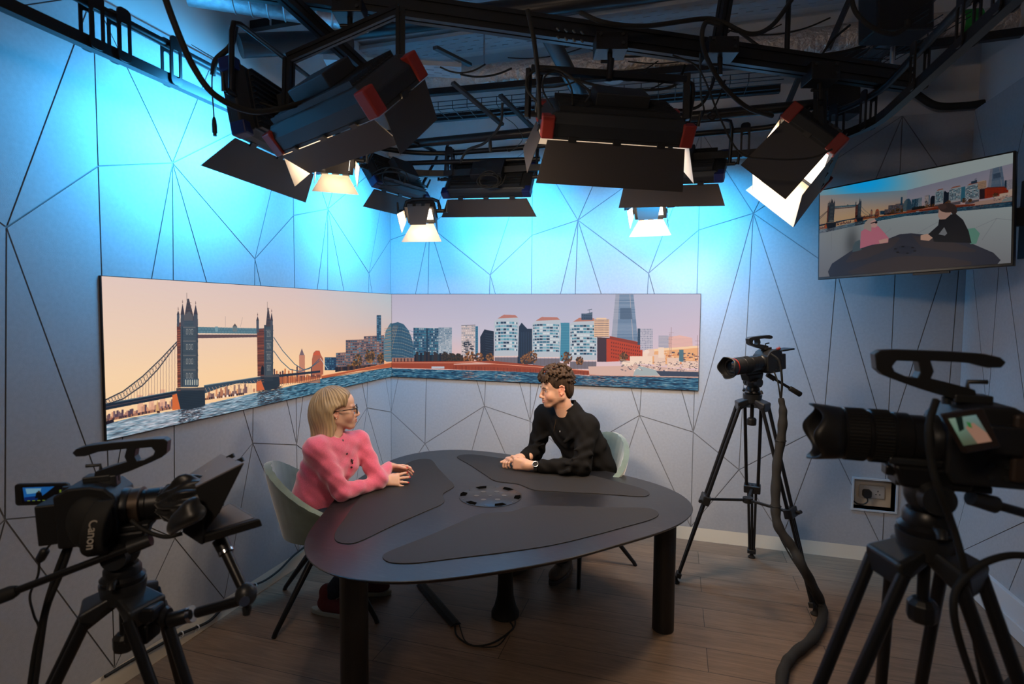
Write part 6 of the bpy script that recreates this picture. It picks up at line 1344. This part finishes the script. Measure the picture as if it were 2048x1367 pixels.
# ================================================================ cameras
def video_camera(label, fr, lens_len, lens_r, hood_r, sc=1.0, ring=None, lcd='fold', strap=False, hood=True, name='video_camera', bw=.12):
    P = lambda f, l, u: fr(f * sc, l * sc, u * sc); R3 = M3(fr.F, fr.L, fr.U); B = lambda mb, c, s: mb.box(P(*c), tuple(q * sc for q in s), R3)
    t = root(name, label, 'camera', tuple(fr.O))
    prof = [(-.058, -.062), (.050, -.062), (.060, -.045), (.060, .040), (.040, .062), (.012, .070), (-.03, .070), (-.058, .055)]
    MB().prism([(a * sc, b * sc) for a, b in prof], .105 * sc, fr.O, fr.F, fr.U).build('body', BLK, t, bevel=.006, seg=3)
    B(MB(), (-.078, 0, -.008), (.04, .085, .09)).build('battery', BLK, t, bevel=.004)
    MB().ell(P(.012, -.062, -.008), (.044 * sc, .026 * sc, .060 * sc), R3, 24).build('hand_grip', RUB, t, smooth=80)
    MB().lathe(P(.055, 0, .0), fr.F, [(0, .044 * sc), (.012 * sc, .044 * sc), (.018 * sc, .040 * sc)], 36).build('lens_mount', GUN, t, smooth=40)
    ln = MB(); L = lens_len; r = lens_r
    ln.lathe(P(.07, 0, 0), fr.F, [(0, r * .86), (L * .06, r * .9), (L * .2, r * .9), (L * .22, r * .96), (L * .36, r * .96), (L * .37, r * .93), (L * .4, r * .93), (L * .41, r), (L * .62, r), (L * .63, r * .95), (L * .66, r * .95), (L * .67, r * 1.02), (L * .9, r * 1.02), (L * .91, r * .99), (L, r * .99), (L, r * .8), (L * .93, r * .76)], 48)
    lo = ln.build('lens', BLKM, t, smooth=30)
    for a, b in ((.42, .61), (.68, .89)):
        mb = MB()
        for k in range(48):
            q = 2 * PI * k / 48; o = (fr.L * math.cos(q) + fr.U * math.sin(q)); c = P(.07, 0, 0) + fr.F * L * (a + b) / 2 + o * r * 1.015; mb.box(c, (L * (b - a), .0022, .0022), M3(fr.F, o.cross(fr.F), o))
        mb.build('grip_ring', RUB, lo)
    MB().lathe(P(.07, 0, 0) + fr.F * L * .94, fr.F, [(0, r * .78), (.004, r * .6), (.006, .001)], 32).build('front_glass', mat('coated_glass', (.005, .01, .02), .03, coat=1), lo, smooth=60)
    if ring: MB().lathe(P(.07, 0, 0) + fr.F * L * .92, fr.F, [(0, r * 1.03), (.0035, r * 1.03)], 40).build('ring_mark', mat(ring[0], ring[1], .4), lo, smooth=40)
    if hood:
        mb = MB(); n = 72; vs = []; hl = hood
        for j in range(5):
            for i in range(n):
                a = 2 * PI * i / n; cut = .30 * (.5 - .5 * math.cos(4 * a)) ** 1.0; f = L + hl * (j / 4) * (1 - cut); rr = r * 1.02 + (hood_r - r * 1.02) * min(1, (j / 4) * 1.4)
                vs.append(P(.07, 0, 0) + fr.F * (f - .012) + (fr.U * math.cos(a) + fr.L * math.sin(a)) * rr)
        mb.add(vs, [(j * n + i, j * n + (i + 1) % n, (j + 1) * n + (i + 1) % n, (j + 1) * n + i) for j in range(4) for i in range(n)]); o = mb.build('lens_hood', BLK, t, smooth=40); so = o.modifiers.new('s', 'SOLIDIFY'); so.thickness = .003
    # top handle: a bar over a slanted open loop
    out = [(.005, .075), (.045, .076), (.080, .086), (.120, .100), (.145, .110), (.156, .120), (.160, .146), (.152, .153), (.128, .155), (.05, .155), (.0, .153), (-.022, .148), (-.030, .140), (-.024, .131), (-.005, .130), (.02, .137), (.076, .138), (.070, .120), (.074, .108), (.040, .100), (.010, .092)]
    hole = [(.094, .136), (.090, .118), (.094, .107), (.108, .108), (.128, .117), (.132, .126), (.126, .136)]
    MB().prism([(a * sc, b * sc) for a, b in out], .028 * sc, fr.O, fr.F, fr.U, holes=[[(a * sc, b * sc) for a, b in hole][::-1]]).build('top_handle', BLK, t, bevel=.005 * sc, seg=3)
    B(MB(), (.012, 0, .076), (.055, .034, .014)).build('handle_mount', GUN, t, bevel=.003)
    MB().tube([P(.016, 0, .090), P(.016, .0, .104), P(-.012, .0, .105)], .004 * sc, 8).build('handle_screw', GUN, t, smooth=60)
    # side controls
    for i in range(4):
        for j in range(3): MB().cyl(P(-.045 + .022 * j, .052, -.045 + .020 * i), P(-.045 + .022 * j, .056, -.045 + .020 * i), .0045 * sc, n=10).build('button', GUN, t)
    for j in range(3): MB().cyl(P(.045 - .02 * j, .0, .064 - .0), P(.045 - .02 * j, 0, .076), .007 * sc, n=14).build('dial', GUN, t, smooth=40)
    return t, P, R3
# ---- camera by the back wall
feetB = [onp(1503, 1114, 2, 0), V((2.30, -.69, 0)), onp(1630, 1228, 2, 0)]
apB = dep(1505, 790, 3.22)
frB = Frame(dep(1536, 722, 3.22), -CR * .90 - CF * .42 - V((0, 0, .10)), (0, 0, 1))
tripod('black camera tripod standing by the back wall, right of the desk', apB, feetB, (frB.F, frB.L, frB.U), (dep(1540, 752, 3.22), dep(1600, 788, 3.22) - dep(1540, 752, 3.22)), fork=.085, tw=.010, mid=.52, hs=.95, pan_len=.21)
t, P, R3 = video_camera('black video camera with a red-ringed lens on the tripod by the back wall', frB, .22, .047, .062, 1.0, ('red_ring', (.5, .02, .01)), hood=.055)
sc_ = root('flip_screen', '', 'x', tuple(P(-.1, -.09, .04))); del sc_['label']; del sc_['category']; sc_.parent = t; sc_.location = P(-.12, -.04, .05) - WL[t.name]; WL[sc_.name] = P(-.12, -.04, .05)
MB().box(P(-.13, .0, .055), (.10, .075, .010), M3((fr_x := (fr_b := -frB.F).normalized()), V((0, 0, 1)).cross(fr_x).normalized(), fr_x.cross(V((0, 0, 1)).cross(fr_x).normalized()))).build('panel', BLK, sc_, bevel=.003)
MB().cyl(P(-.02, .045, .070), P(-.035, .056, .078), .009, n=14).build('record_button', REDP, t, smooth=40)
cable('camera_cable', 'black cable curving down from the back-wall camera', [dep(1541, 707, 3.12), dep(1558, 722, 3.1), dep(1564, 760, 3.1), dep(1562, 795, 3.12)], .006)
cable('camera_cable', 'thin second cable leaving the underside of the back-wall camera', [dep(1548, 742, 3.14), dep(1556, 765, 3.12), dep(1561, 800, 3.12)], .004)
# wrapped cable loom falling to the floor
pts = [dep(1562, 796, 3.12), dep(1566, 825, 3.1), dep(1563, 870, 3.08), dep(1554, 930, 3.05), dep(1551, 1000, 3.0), dep(1556, 1050, 2.95), dep(1585, 1095, 2.9), dep(1612, 1145, 2.85), onp(1640, 1200, 2, .05), onp(1645, 1235, 2, .025), onp(1625, 1275, 2, .025), onp(1585, 1310, 2, .025), onp(1565, 1345, 2, .025), onp(1560, 1420, 2, .025)]
LOOM = mat('grey_braided_sleeve', (.022, .020, .018), .85, bump=.6, bscale=350)
cr = cat_rom(pts, 10); tag(MB().tube(cr, [.014 + .010 * min(1, i / 14) + .002 * math.sin(i * .9) for i in range(len(cr))], 12).build('cable_loom', LOOM, smooth=60), 'thick sleeved cable loom from the back-wall camera to the floor', 'cable')
cable('camera_cable', 'thin black cable running beside the thick loom to the floor', [dep(1551, 1010, 3.02), dep(1555, 1060, 2.98), dep(1580, 1110, 2.92), dep(1605, 1150, 2.88), onp(1637, 1215, 2, .02)], .004)
for q in (cr[22], cr[42]): tag(MB().tube([q + (CR * math.cos(a) + CF * math.sin(a)) * .027 for a in np.linspace(0, 2 * PI, 20, endpoint=False)], .003, 6, close=True).build('cable_tie', BLK, smooth=60), 'black tie round the thick cable loom', 'cable tie', 'ties on the loom')
# ---- camera in the right foreground
DR = 1.08; frR = Frame(dep(1950, 885, DR), -CR * .955 + CF * .30 + V((0, 0, .035)), V((0, 0, 1)) + CR * .02)
apR = dep(1852, 1068, DR + .02); rot = lambda a: V((math.cos(a), math.sin(a), 0)); cR = V((apR.x, apR.y, 0)); a0 = math.atan2(CF.y, CF.x)
feetR = [cR + rot(a0 + q) * .50 for q in (.55 + PI, .55 - PI / 3 + .0, .55 + PI / 3)]
tripod('black tripod in the right foreground under the large camera', apR, feetR, (frR.F, frR.L, frR.U), (dep(1960, 1000, DR), dep(2100, 1040, DR) - dep(1960, 1000, DR)), fork=.085, tw=.0125, mid=.55, hs=1.05)
t, P, R3 = video_camera('large black video camera with a long lens in the right foreground', frR, .165, .052, .058, 1.14, None, hood=.06)
ex = root('side_screen', '', 'x', tuple(P(-.01, .06, .03))); del ex['label']; del ex['category']; ex.parent = t; ex.location = P(.0, .062, .02) - WL[t.name]; WL[ex.name] = P(.0, .062, .02)
sx = (frR.F * -.93 + frR.U * .28).normalized(); sy = (frR.U * .93 + frR.F * .28).normalized(); sxz = sx.cross(sy); sxz = sxz if sxz.dot(CAM - P(0, 0, 0)) > 0 else -sxz; DQ = .955
qs = lambda L_, d: [dep(x, y, d) for x, y in L_]
MB().box(P(-.01, .062, .02), (.05, .03, .05), R3).build('panel_hinge', BLK, ex, bevel=.003)
quad_slab_late = [(1882, 827), (1962, 815), (1998, 893), (1927, 906)]
ps = Paint(240, 160); vgrad(ps, [(0, [(0, (140, 160, 140)), (.4, (120, 150, 130)), (1, (90, 100, 80))]), (1, [(0, (120, 150, 150)), (1, (110, 100, 84))])])
ps.fill(np.array([(60, 0), (120, 0), (80, 70), (30, 80)], float), (24, 40, 34)); ps.fill(np.array([(100, 60), (180, 40), (240, 110), (240, 160), (120, 160)], float), (170, 130, 110)); ps.fill(np.array([(130, 30), (160, 40), (150, 70), (125, 60)], float), (60, 130, 70))
sm = screen_mat('viewfinder_picture', to_image('viewfinder', ps.image('v')), .55, .3)
o = MB().add(qs([(1927, 891), (1984, 882), (1952, 829), (1897, 837)], DQ - .009), [(0, 1, 2, 3)]).build('picture', sm, ex, fix=False)
uv = o.data.uv_layers.new(name='uv'); [setattr(uv.data[i], 'uv', c) for i, c in enumerate(((0, 0), (1, 0), (1, 1), (0, 1)))]
def quad_slab(name, q, th, m, par, bevel=.002):
    q = [V(p) for p in q]; n = (q[1] - q[0]).cross(q[3] - q[0]).normalized(); mb = MB(); mb.add([p + n * th / 2 for p in q] + [p - n * th / 2 for p in q], [(0, 1, 2, 3), (4, 7, 6, 5), (0, 4, 5, 1), (1, 5, 6, 2), (2, 6, 7, 3), (3, 7, 4, 0)]); return mb.build(name, m, par, bevel=bevel)
quad_slab('panel', qs(quad_slab_late, DQ), .012, mat('bronze_black', (.03, .018, .012), .4), ex, .003)
for u in (.0, -.034): MB().cyl(P(-.058, .060, .04 + u), P(-.058, .074, .04 + u), .0095, n=18).build('audio_dial', mat('warm_lit_dial', (.10, .05, .03), .4), t, smooth=40)  # dials browned: the warm light on them is in their colour
MB().box(P(-.062, .056, .006), (.085, .014, .125), R3).build('rear_side_panel', mat('warm_lit_black_panel', (.035, .021, .014), .5), t, bevel=.006)  # orange light on the camera's rear side, put into this panel's colour
MB().cyl(P(-.075, .03, .02), P(-.10, .03, .02), .03, n=24).build('eyecup', RUB, t, smooth=40)
MB().box(P(.10, 0, -.058), (.075, .03, .02), R3).build('lens_foot', BLKM, t, bevel=.003); MB().box(P(.05, 0, -.075), (.16, .05, .014), R3).build('base_plate', GUN, t, bevel=.003)
MB().ell(P(.045, .058, .052), (.006, .003, .003), R3, 10).build('status_light', mat('green_led', (.1, .5, .05), .3, emis=(.3, .9, .1), estr=1.5), t)
rcf = lambda label, pts, r: cable('camera_cable', label, [dep(*p) for p in pts], r)
rcf('black cable running down over the side of the foreground camera', [(1872, 800, 1.0), (1858, 850, .98), (1862, 920, .98), (1878, 980, .98), (1905, 1050, 1.0), (1925, 1120, 1.0), (1940, 1200, 1.02), (1955, 1300, 1.05), (1975, 1400, 1.1)], .0065)
rcf('black cable arcing from the right edge into the foreground tripod', [(2070, 1112, 1.0), (2020, 1110, 1.0), (1975, 1122, 1.0), (1940, 1145, 1.0), (1912, 1180, 1.0), (1908, 1230, 1.0), (1925, 1300, 1.02), (1960, 1400, 1.05)], .0065)
rcf('black cable from the rear of the foreground camera to the right edge', [(2030, 905, 1.05), (2048, 925, 1.05), (2070, 920, 1.05)], .005)
rcf('thin black cable behind the foreground camera battery', [(2035, 940, 1.05), (2050, 945, 1.05), (2075, 940, 1.05)], .004)
# black bag or case edge at the lower right corner
tag(MB().ell(onp(2075, 1400, 2, .06), (.12, .09, .1), None, 20).build('equipment_bag', RUB, smooth=80), 'rounded black bag at the lower right corner of the picture', 'bag')
# ---- camera with prompter in the left foreground
DL = 1.42; frL = Frame(dep(193, 1020, DL), CR * .965 + CF * .26 + V((0, 0, .06)), V((0, 0, 1)))
apL = dep(246, 1165, DL); cL = V((apL.x, apL.y, 0)); feetL = [cL + rot(a0 + q) * .47 for q in (-1.9, .2, 2.15)]
tripod('black tripod in the left foreground under the prompter camera', apL, feetL, (frL.F, frL.L, frL.U), (dep(285, 1085, DL - .05), dep(100, 1155, DL - .10) - dep(285, 1085, DL - .05)), fork=.085, tw=.0125, mid=.55, hs=1.05, pan_len=.44)
t, P, R3 = video_camera('black video camera with a prompter on its lens in the left foreground', frL, .20, .044, .05, 1.12, None, hood=False)
MB().lathe(P(.075, 0, 0), frL.F, [(0, .046), (.022, .0475), (.024, .043)], 36).build('lens_band', mat('bronze_band', (.12, .09, .07), .35, metal=.6), t, smooth=40)
# hand strap with lettering
spn = MB(); hs_ = [P(.055, -.085, .045), P(.045, -.105, .02), P(.035, -.112, -.015), P(.03, -.105, -.05), P(.03, -.08, -.072)]; cs = cat_rom(hs_, 6); vs = []
for p in cs: vs += [p - frL.F * .024, p + frL.F * .024]
n_ = len(cs); spn.add(vs, [(2 * i, 2 * i + 1, 2 * i + 3, 2 * i + 2) for i in range(n_ - 1)]); st_ = spn.build('hand_strap', RUB, t, smooth=80); so = st_.modifiers.new('s', 'SOLIDIFY'); so.thickness = .012; so.offset = 0; be = st_.modifiers.new('b', 'BEVEL'); be.width = .004; be.segments = 2
def lettering(name, txt, O, X, Y, size, m, parent, depth=.0006):
    cu = bpy.data.curves.new(name, 'FONT'); cu.body = txt; cu.size = size; cu.extrude = depth; cu.align_x = 'CENTER'; cu.align_y = 'CENTER'; cu.offset = size * .012
    to = bpy.data.objects.new(name, cu); COL.objects.link(to); me = bpy.data.meshes.new_from_object(to.evaluated_get(bpy.context.evaluated_depsgraph_get())); bpy.data.objects.remove(to)
    X = V(X).normalized(); Y = V(Y); Y = (Y - X * Y.dot(X)).normalized(); Z = X.cross(Y); mb = MB(); mb.add([V(O) + X * v.co.x + Y * v.co.y + Z * v.co.z for v in me.vertices], [tuple(p.vertices) for p in me.polygons]); return mb.build(name, m, parent)
GLYT = mat('pale_lettering', (.5, .45, .38), .6)
sp_c = P(.035, -.112, -.018); tocam = (CAM - sp_c).normalized(); vy = (P(.035, -.112, -.05) - P(.045, -.105, .02)).normalized()
lettering('strap_lettering', 'Canon', sp_c + tocam * .0085, vy, vy.cross(-tocam), .026, GLYT, st_)
# flip-out screen at the rear
lc_ = dep(86, 987, DL + .05); lx = (CR + CF * .1).normalized(); ly = V((0, 0, 1)); fs_ = root('flip_screen', '', 'x', tuple(lc_)); del fs_['label']; del fs_['category']; fs_.parent = t; fs_.location = lc_ - WL[t.name]; WL[fs_.name] = lc_
lx, ly, lz = basis(lx, (0, 0, 1))[0], None, None; ly = V((0, 0, 1)) - lx * lx.z; ly.normalize(); lz = lx.cross(ly); lz = lz if lz.dot(CAM - lc_) > 0 else -lz
MB().prism(rrect(.132, .058, .008), .010, lc_, lx, ly).build('panel', BLK, fs_, bevel=.002); MB().cyl(dep(134, 972, DL + .04), dep(134, 1002, DL + .04), .010, n=14).build('hinge', BLK, fs_, smooth=40)
p2 = Paint(320, 150); p2.a[:] = np.array((6, 8, 14)) / 255
p2.fill(np.array([(10, 10), (250, 6), (190, 60), (130, 110), (20, 130)], float), (30, 90, 150)); p2.fill(np.array([(30, 20), (150, 20), (140, 60), (40, 70)], float), (110, 150, 170)); p2.fill(np.array([(20, 100), (110, 90), (120, 130), (20, 135)], float), (16, 40, 90))
p2.fill(np.array([(110, 60), (130, 45), (150, 60), (158, 110), (100, 110)], float), (10, 12, 16)); p2.fill(np.array([(124, 42), (138, 42), (140, 60), (122, 60)], float), (60, 50, 44))
for k in range(7): p2.fill(np.array([(40 + 38 * k, 128), (62 + 38 * k, 128), (62 + 38 * k, 134), (40 + 38 * k, 134)], float), (120, 140, 60))
for k in range(4): p2.fill(np.array([(285, 40 + 14 * k), (300, 40 + 14 * k), (300, 46 + 14 * k), (285, 46 + 14 * k)], float), (150, 170, 60))
o = MB().add([lc_ + lz * .0062 + lx * a + ly * b for a, b in ((-.048, -.021), (.056, -.021), (.056, .023), (-.048, .023))], [(0, 1, 2, 3)]).build('picture', screen_mat('flip_picture', to_image('flip', p2.image('f')), .8, .3), fs_, fix=False)
uv = o.data.uv_layers.new(name='uv'); flipx = lx.dot(CR) > 0; [setattr(uv.data[i], 'uv', c) for i, c in enumerate(((0, 0), (1, 0), (1, 1), (0, 1)))]
# prompter: folding hood, cloth, tray monitor
pr_ = root('teleprompter', 'black prompter with a slanted hood, cloth collar and tray screen on the left camera lens', 'teleprompter', tuple(dep(400, 1040, DL + .06)))
PB = mat('prompter_lit_top', (.22, .185, .165), .5, bump=.2, bscale=500)  # for the top panel: the light falling on it is put into its colour
def quad_slab(name, q, th, m, par, bevel=.002):
    q = [V(p) for p in q]; n = (q[1] - q[0]).cross(q[3] - q[0]).normalized(); mb = MB(); mb.add([p + n * th / 2 for p in q] + [p - n * th / 2 for p in q], [(0, 1, 2, 3), (4, 7, 6, 5), (0, 4, 5, 1), (1, 5, 6, 2), (2, 6, 7, 3), (3, 7, 4, 0)]); return mb.build(name, m, par, bevel=bevel)
D0, Dn, Df = DL + .10, DL - .02, DL + .20
tN, tF = dep(488, 926, Dn), dep(443, 908, Df); bN, bF = dep(392, 974, Dn), dep(378, 950, Df); lN, lF = dep(420, 1040, Dn), dep(402, 1015, Df); eN, eF = dep(404, 1088, Dn), dep(385, 1060, Df)
quad_slab('top_panel', [bN, tN, tF, bF], .005, PB, pr_); sd_ = MB()
quad_slab('side_panel', [bN, tN, dep(440, 1022, Dn), dep(412, 1060, Dn)], .005, BLK, pr_); quad_slab('side_panel', [bF, tF, dep(425, 1000, Df), dep(395, 1035, Df)], .005, BLK, pr_)
quad_slab('base_panel', [dep(372, 1060, Dn), dep(440, 1022, Dn), dep(425, 1000, Df), dep(360, 1035, Df)], .006, BLK, pr_)
quad_slab('front_box', [dep(368, 1062, Dn), dep(372, 1000, Dn), dep(415, 1010, Dn), dep(408, 1088, Dn)], .02, BLK, pr_, .004)
for px, py in ((455, 916), (473, 924)): q = dep(px, py, DL + (.12 if px == 455 else .04)); MB().bar(q, q + (tN - bN).normalized() * .02, .008, .012).build('latch', BLK, pr_, bevel=.001)
tc_ = (bN + tN + bF + tF) / 4; nx_ = (tN - bN).normalized(); ny_ = (tF - tN).normalized(); nz_ = nx_.cross(ny_).normalized(); nz_ = nz_ if nz_.dot(CAM - tc_) > 0 else -nz_
MB().tube([tc_ + nz_ * .0035 + (nx_ * math.cos(a) + ny_ * math.sin(a)) * .018 for a in np.linspace(.5, 2 * PI - .2, 28)], .0012, 6).build('hood_emblem', GLYT, pr_)
MB().tube([tc_ + nz_ * .0035 + nx_ * a + ny_ * b for a, b in ((-.006, -.008), (-.006, .006), (.004, -.004), (.008, .004))], .0012, 6).build('hood_emblem_stroke', GLYT, pr_)
# tray with its screen
tr1 = [dep(402, 1080, DL - .02), dep(523, 1044, DL - .02), dep(465, 1010, DL + .20), dep(412, 1040, DL + .14)]
ty_ = quad_slab('tray_monitor', tr1, .022, BLK, pr_, .004); c_ = sum(tr1, V((0, 0, 0))) / 4; nn = (tr1[1] - tr1[0]).cross(tr1[3] - tr1[0]).normalized(); nn = nn if nn.z > 0 else -nn
quad_slab('tray_screen', [c_ + (p - c_) * .84 + nn * .0115 for p in tr1], .002, mat('dark_grey_glass', (.10, .085, .08), .35), ty_, 0)
# cloth collar gathered round the lens
g = Field(np.array(dep(375, 1005, DL)) - .16, np.array(dep(375, 1005, DL)) + .16, .0045); cc = dep(377, 1001, DL + .03)
g.ell(cc, (.036, .056, .052), frL.M(), .03); g.cap(cc - frL.F * .03, cc + frL.F * .03, .044, .052, .03); g.cap(cc + V((0, 0, .03)), cc + V((0, 0, .05)) - frL.F * .006, .026, .016, .03); g.cap(dep(385, 1020, DL - .06), dep(352, 1052, DL - .07), .03, .018, .03); g.cap(dep(352, 1045, DL - .07), dep(344, 1066, DL - .07), .014, .009, .02)
X, Y, Z = g.grid(); q = np.stack([X, Y, Z], -1) - np.array(cc); q = q @ frL.M(); ph = np.arctan2(q[..., 1], q[..., 2]); g.D += (.004 * np.sin(ph * 9 + 30 * q[..., 0]) + .003 * np.sin(ph * 15 - 50 * q[..., 0])).astype(np.float32)
field_obj('cloth_collar', [g], mat('black_satin', (.008, .008, .009), .4, sheen=.3), pr_)
MB().box(dep(215, 960, DL), (.05, .03, .03), M3(frL.F, frL.L, frL.U)).build('cold_shoe', GUN, t, bevel=.003)
# articulated arm and its clamp on the tripod
am = root('articulated_arm', 'black jointed arm with steel collars holding the prompter from the left tripod', 'support arm', tuple(dep(495, 1192, DL - .03)))
def seg(name, pts, rs, m): MB().tube(pts, rs, 18).build(name, m, am, smooth=40)
A0, A1, A2, A3 = dep(440, 1078, DL + .04), dep(487, 1178, DL), dep(492, 1196, DL), dep(332, 1242, DL)
seg('upper_rod', [A0, A0.lerp(A1, .28), A0.lerp(A1, .30), A1], [.020, .018, .0135, .0125], BLKM); seg('lower_rod', [A2, A2.lerp(A3, .60), A2.lerp(A3, .62)], [.0135, .0135, .012], BLKM); seg('lower_sleeve', [A2.lerp(A3, .70), A2.lerp(A3, .72), A2.lerp(A3, .94), A2.lerp(A3, .96)], [.016, .019, .019, .014], BLKM)
seg('steel_collar', [A0.lerp(A1, .23), A0.lerp(A1, .28)], [.0195, .0195], CHR); seg('steel_collar', [A2.lerp(A3, .66), A2.lerp(A3, .71)], [.0205, .0205], CHR); seg('steel_spigot', [A2.lerp(A3, .94), A3 + (A3 - A2) * .06], [.006, .006], CHR)
MB().ell(dep(492, 1188, DL), (.026, .026, .03), None, 24).build('elbow_joint', GUN, am, smooth=80); MB().cyl(dep(490, 1201, DL - .02), dep(489, 1202, DL - .045), .012, n=18).build('elbow_bolt', CHR, am, smooth=40); MB().tube([dep(494, 1206, DL - .01), dep(494, 1215, DL - .01), dep(493, 1228, DL - .01)], [.007, .012, .009], 12).build('elbow_lever', BLK, am, smooth=60)
for a, b in (((290, 1222, DL - .02), (.07, .05, .035)), ((285, 1258, DL - .0), (.06, .06, .05))): MB().box(dep(*a), b, M3(CR, CF, CU)).build('clamp_jaw', BLKM, am, bevel=.006)
MB().lathe(dep(322, 1232, DL), CR, [(0, .022), (.012, .026), (.02, .02)], 20).build('clamp_knob', BLKM, am, smooth=40)
# cables behind the left camera
rcf('black cable bundle hanging from the left camera, left strand', [(143, 1075, DL), (125, 1110, DL), (100, 1180, DL), (84, 1240, DL), (70, 1300, DL), (58, 1380, DL)], .006)
rcf('black cable bundle hanging from the left camera, right strand', [(146, 1078, DL), (125, 1140, DL), (95, 1215, DL), (82, 1290, DL), (68, 1390, DL)], .006)
rcf('thin black cable with an inline block left of the left camera', [(132, 1072, DL), (110, 1080, DL), (95, 1095, DL), (80, 1118, DL), (76, 1150, DL), (60, 1190, DL), (68, 1230, DL), (78, 1260, DL), (72, 1340, DL)], .0028)
tag(MB().tube([dep(93, 1096, DL), dep(90, 1100, DL), dep(80, 1118, DL), dep(77, 1124, DL)], [.005, .011, .011, .005], 10).build('inline_cable_block', BLK, smooth=60), 'small black block on the thin cable left of the left camera', 'cable block')
rcf('black cable looping under the lens of the left camera', [(262, 1040, DL - .05), (290, 1060, DL - .05), (330, 1073, DL - .04), (365, 1066, DL - .02)], .005)
# cables clipped along the left skirting
lp = lambda x, y: onp(x, y, 0, .012)
cable('skirting_cable', 'black cable clipped along the foot of the left wall', [lp(210, 1352), lp(260, 1322), lp(305, 1297), lp(350, 1272), lp(390, 1255), lp(420, 1240), lp(445, 1215)], .007)
cable('skirting_cable', 'black cable continuing along the left wall behind the woman\'s chair', [lp(500, 1172), lp(530, 1160), lp(560, 1138), lp(590, 1108), lp(640, 1070)], .006)
for x, y in ((360, 1268), (392, 1255), (508, 1171)): q = lp(x, y); tag(MB().tube([q + V((0, math.cos(a) * .004, 0)) + V((.006 + math.sin(a) * .014, 0, math.cos(a) * .014)) for a in np.linspace(0, 2 * PI, 16, endpoint=False)], .003, 6, close=True).build('cable_clip', WHT, smooth=60), 'small pale clip holding the cable to the left wall', 'cable clip', 'clips along the left wall')
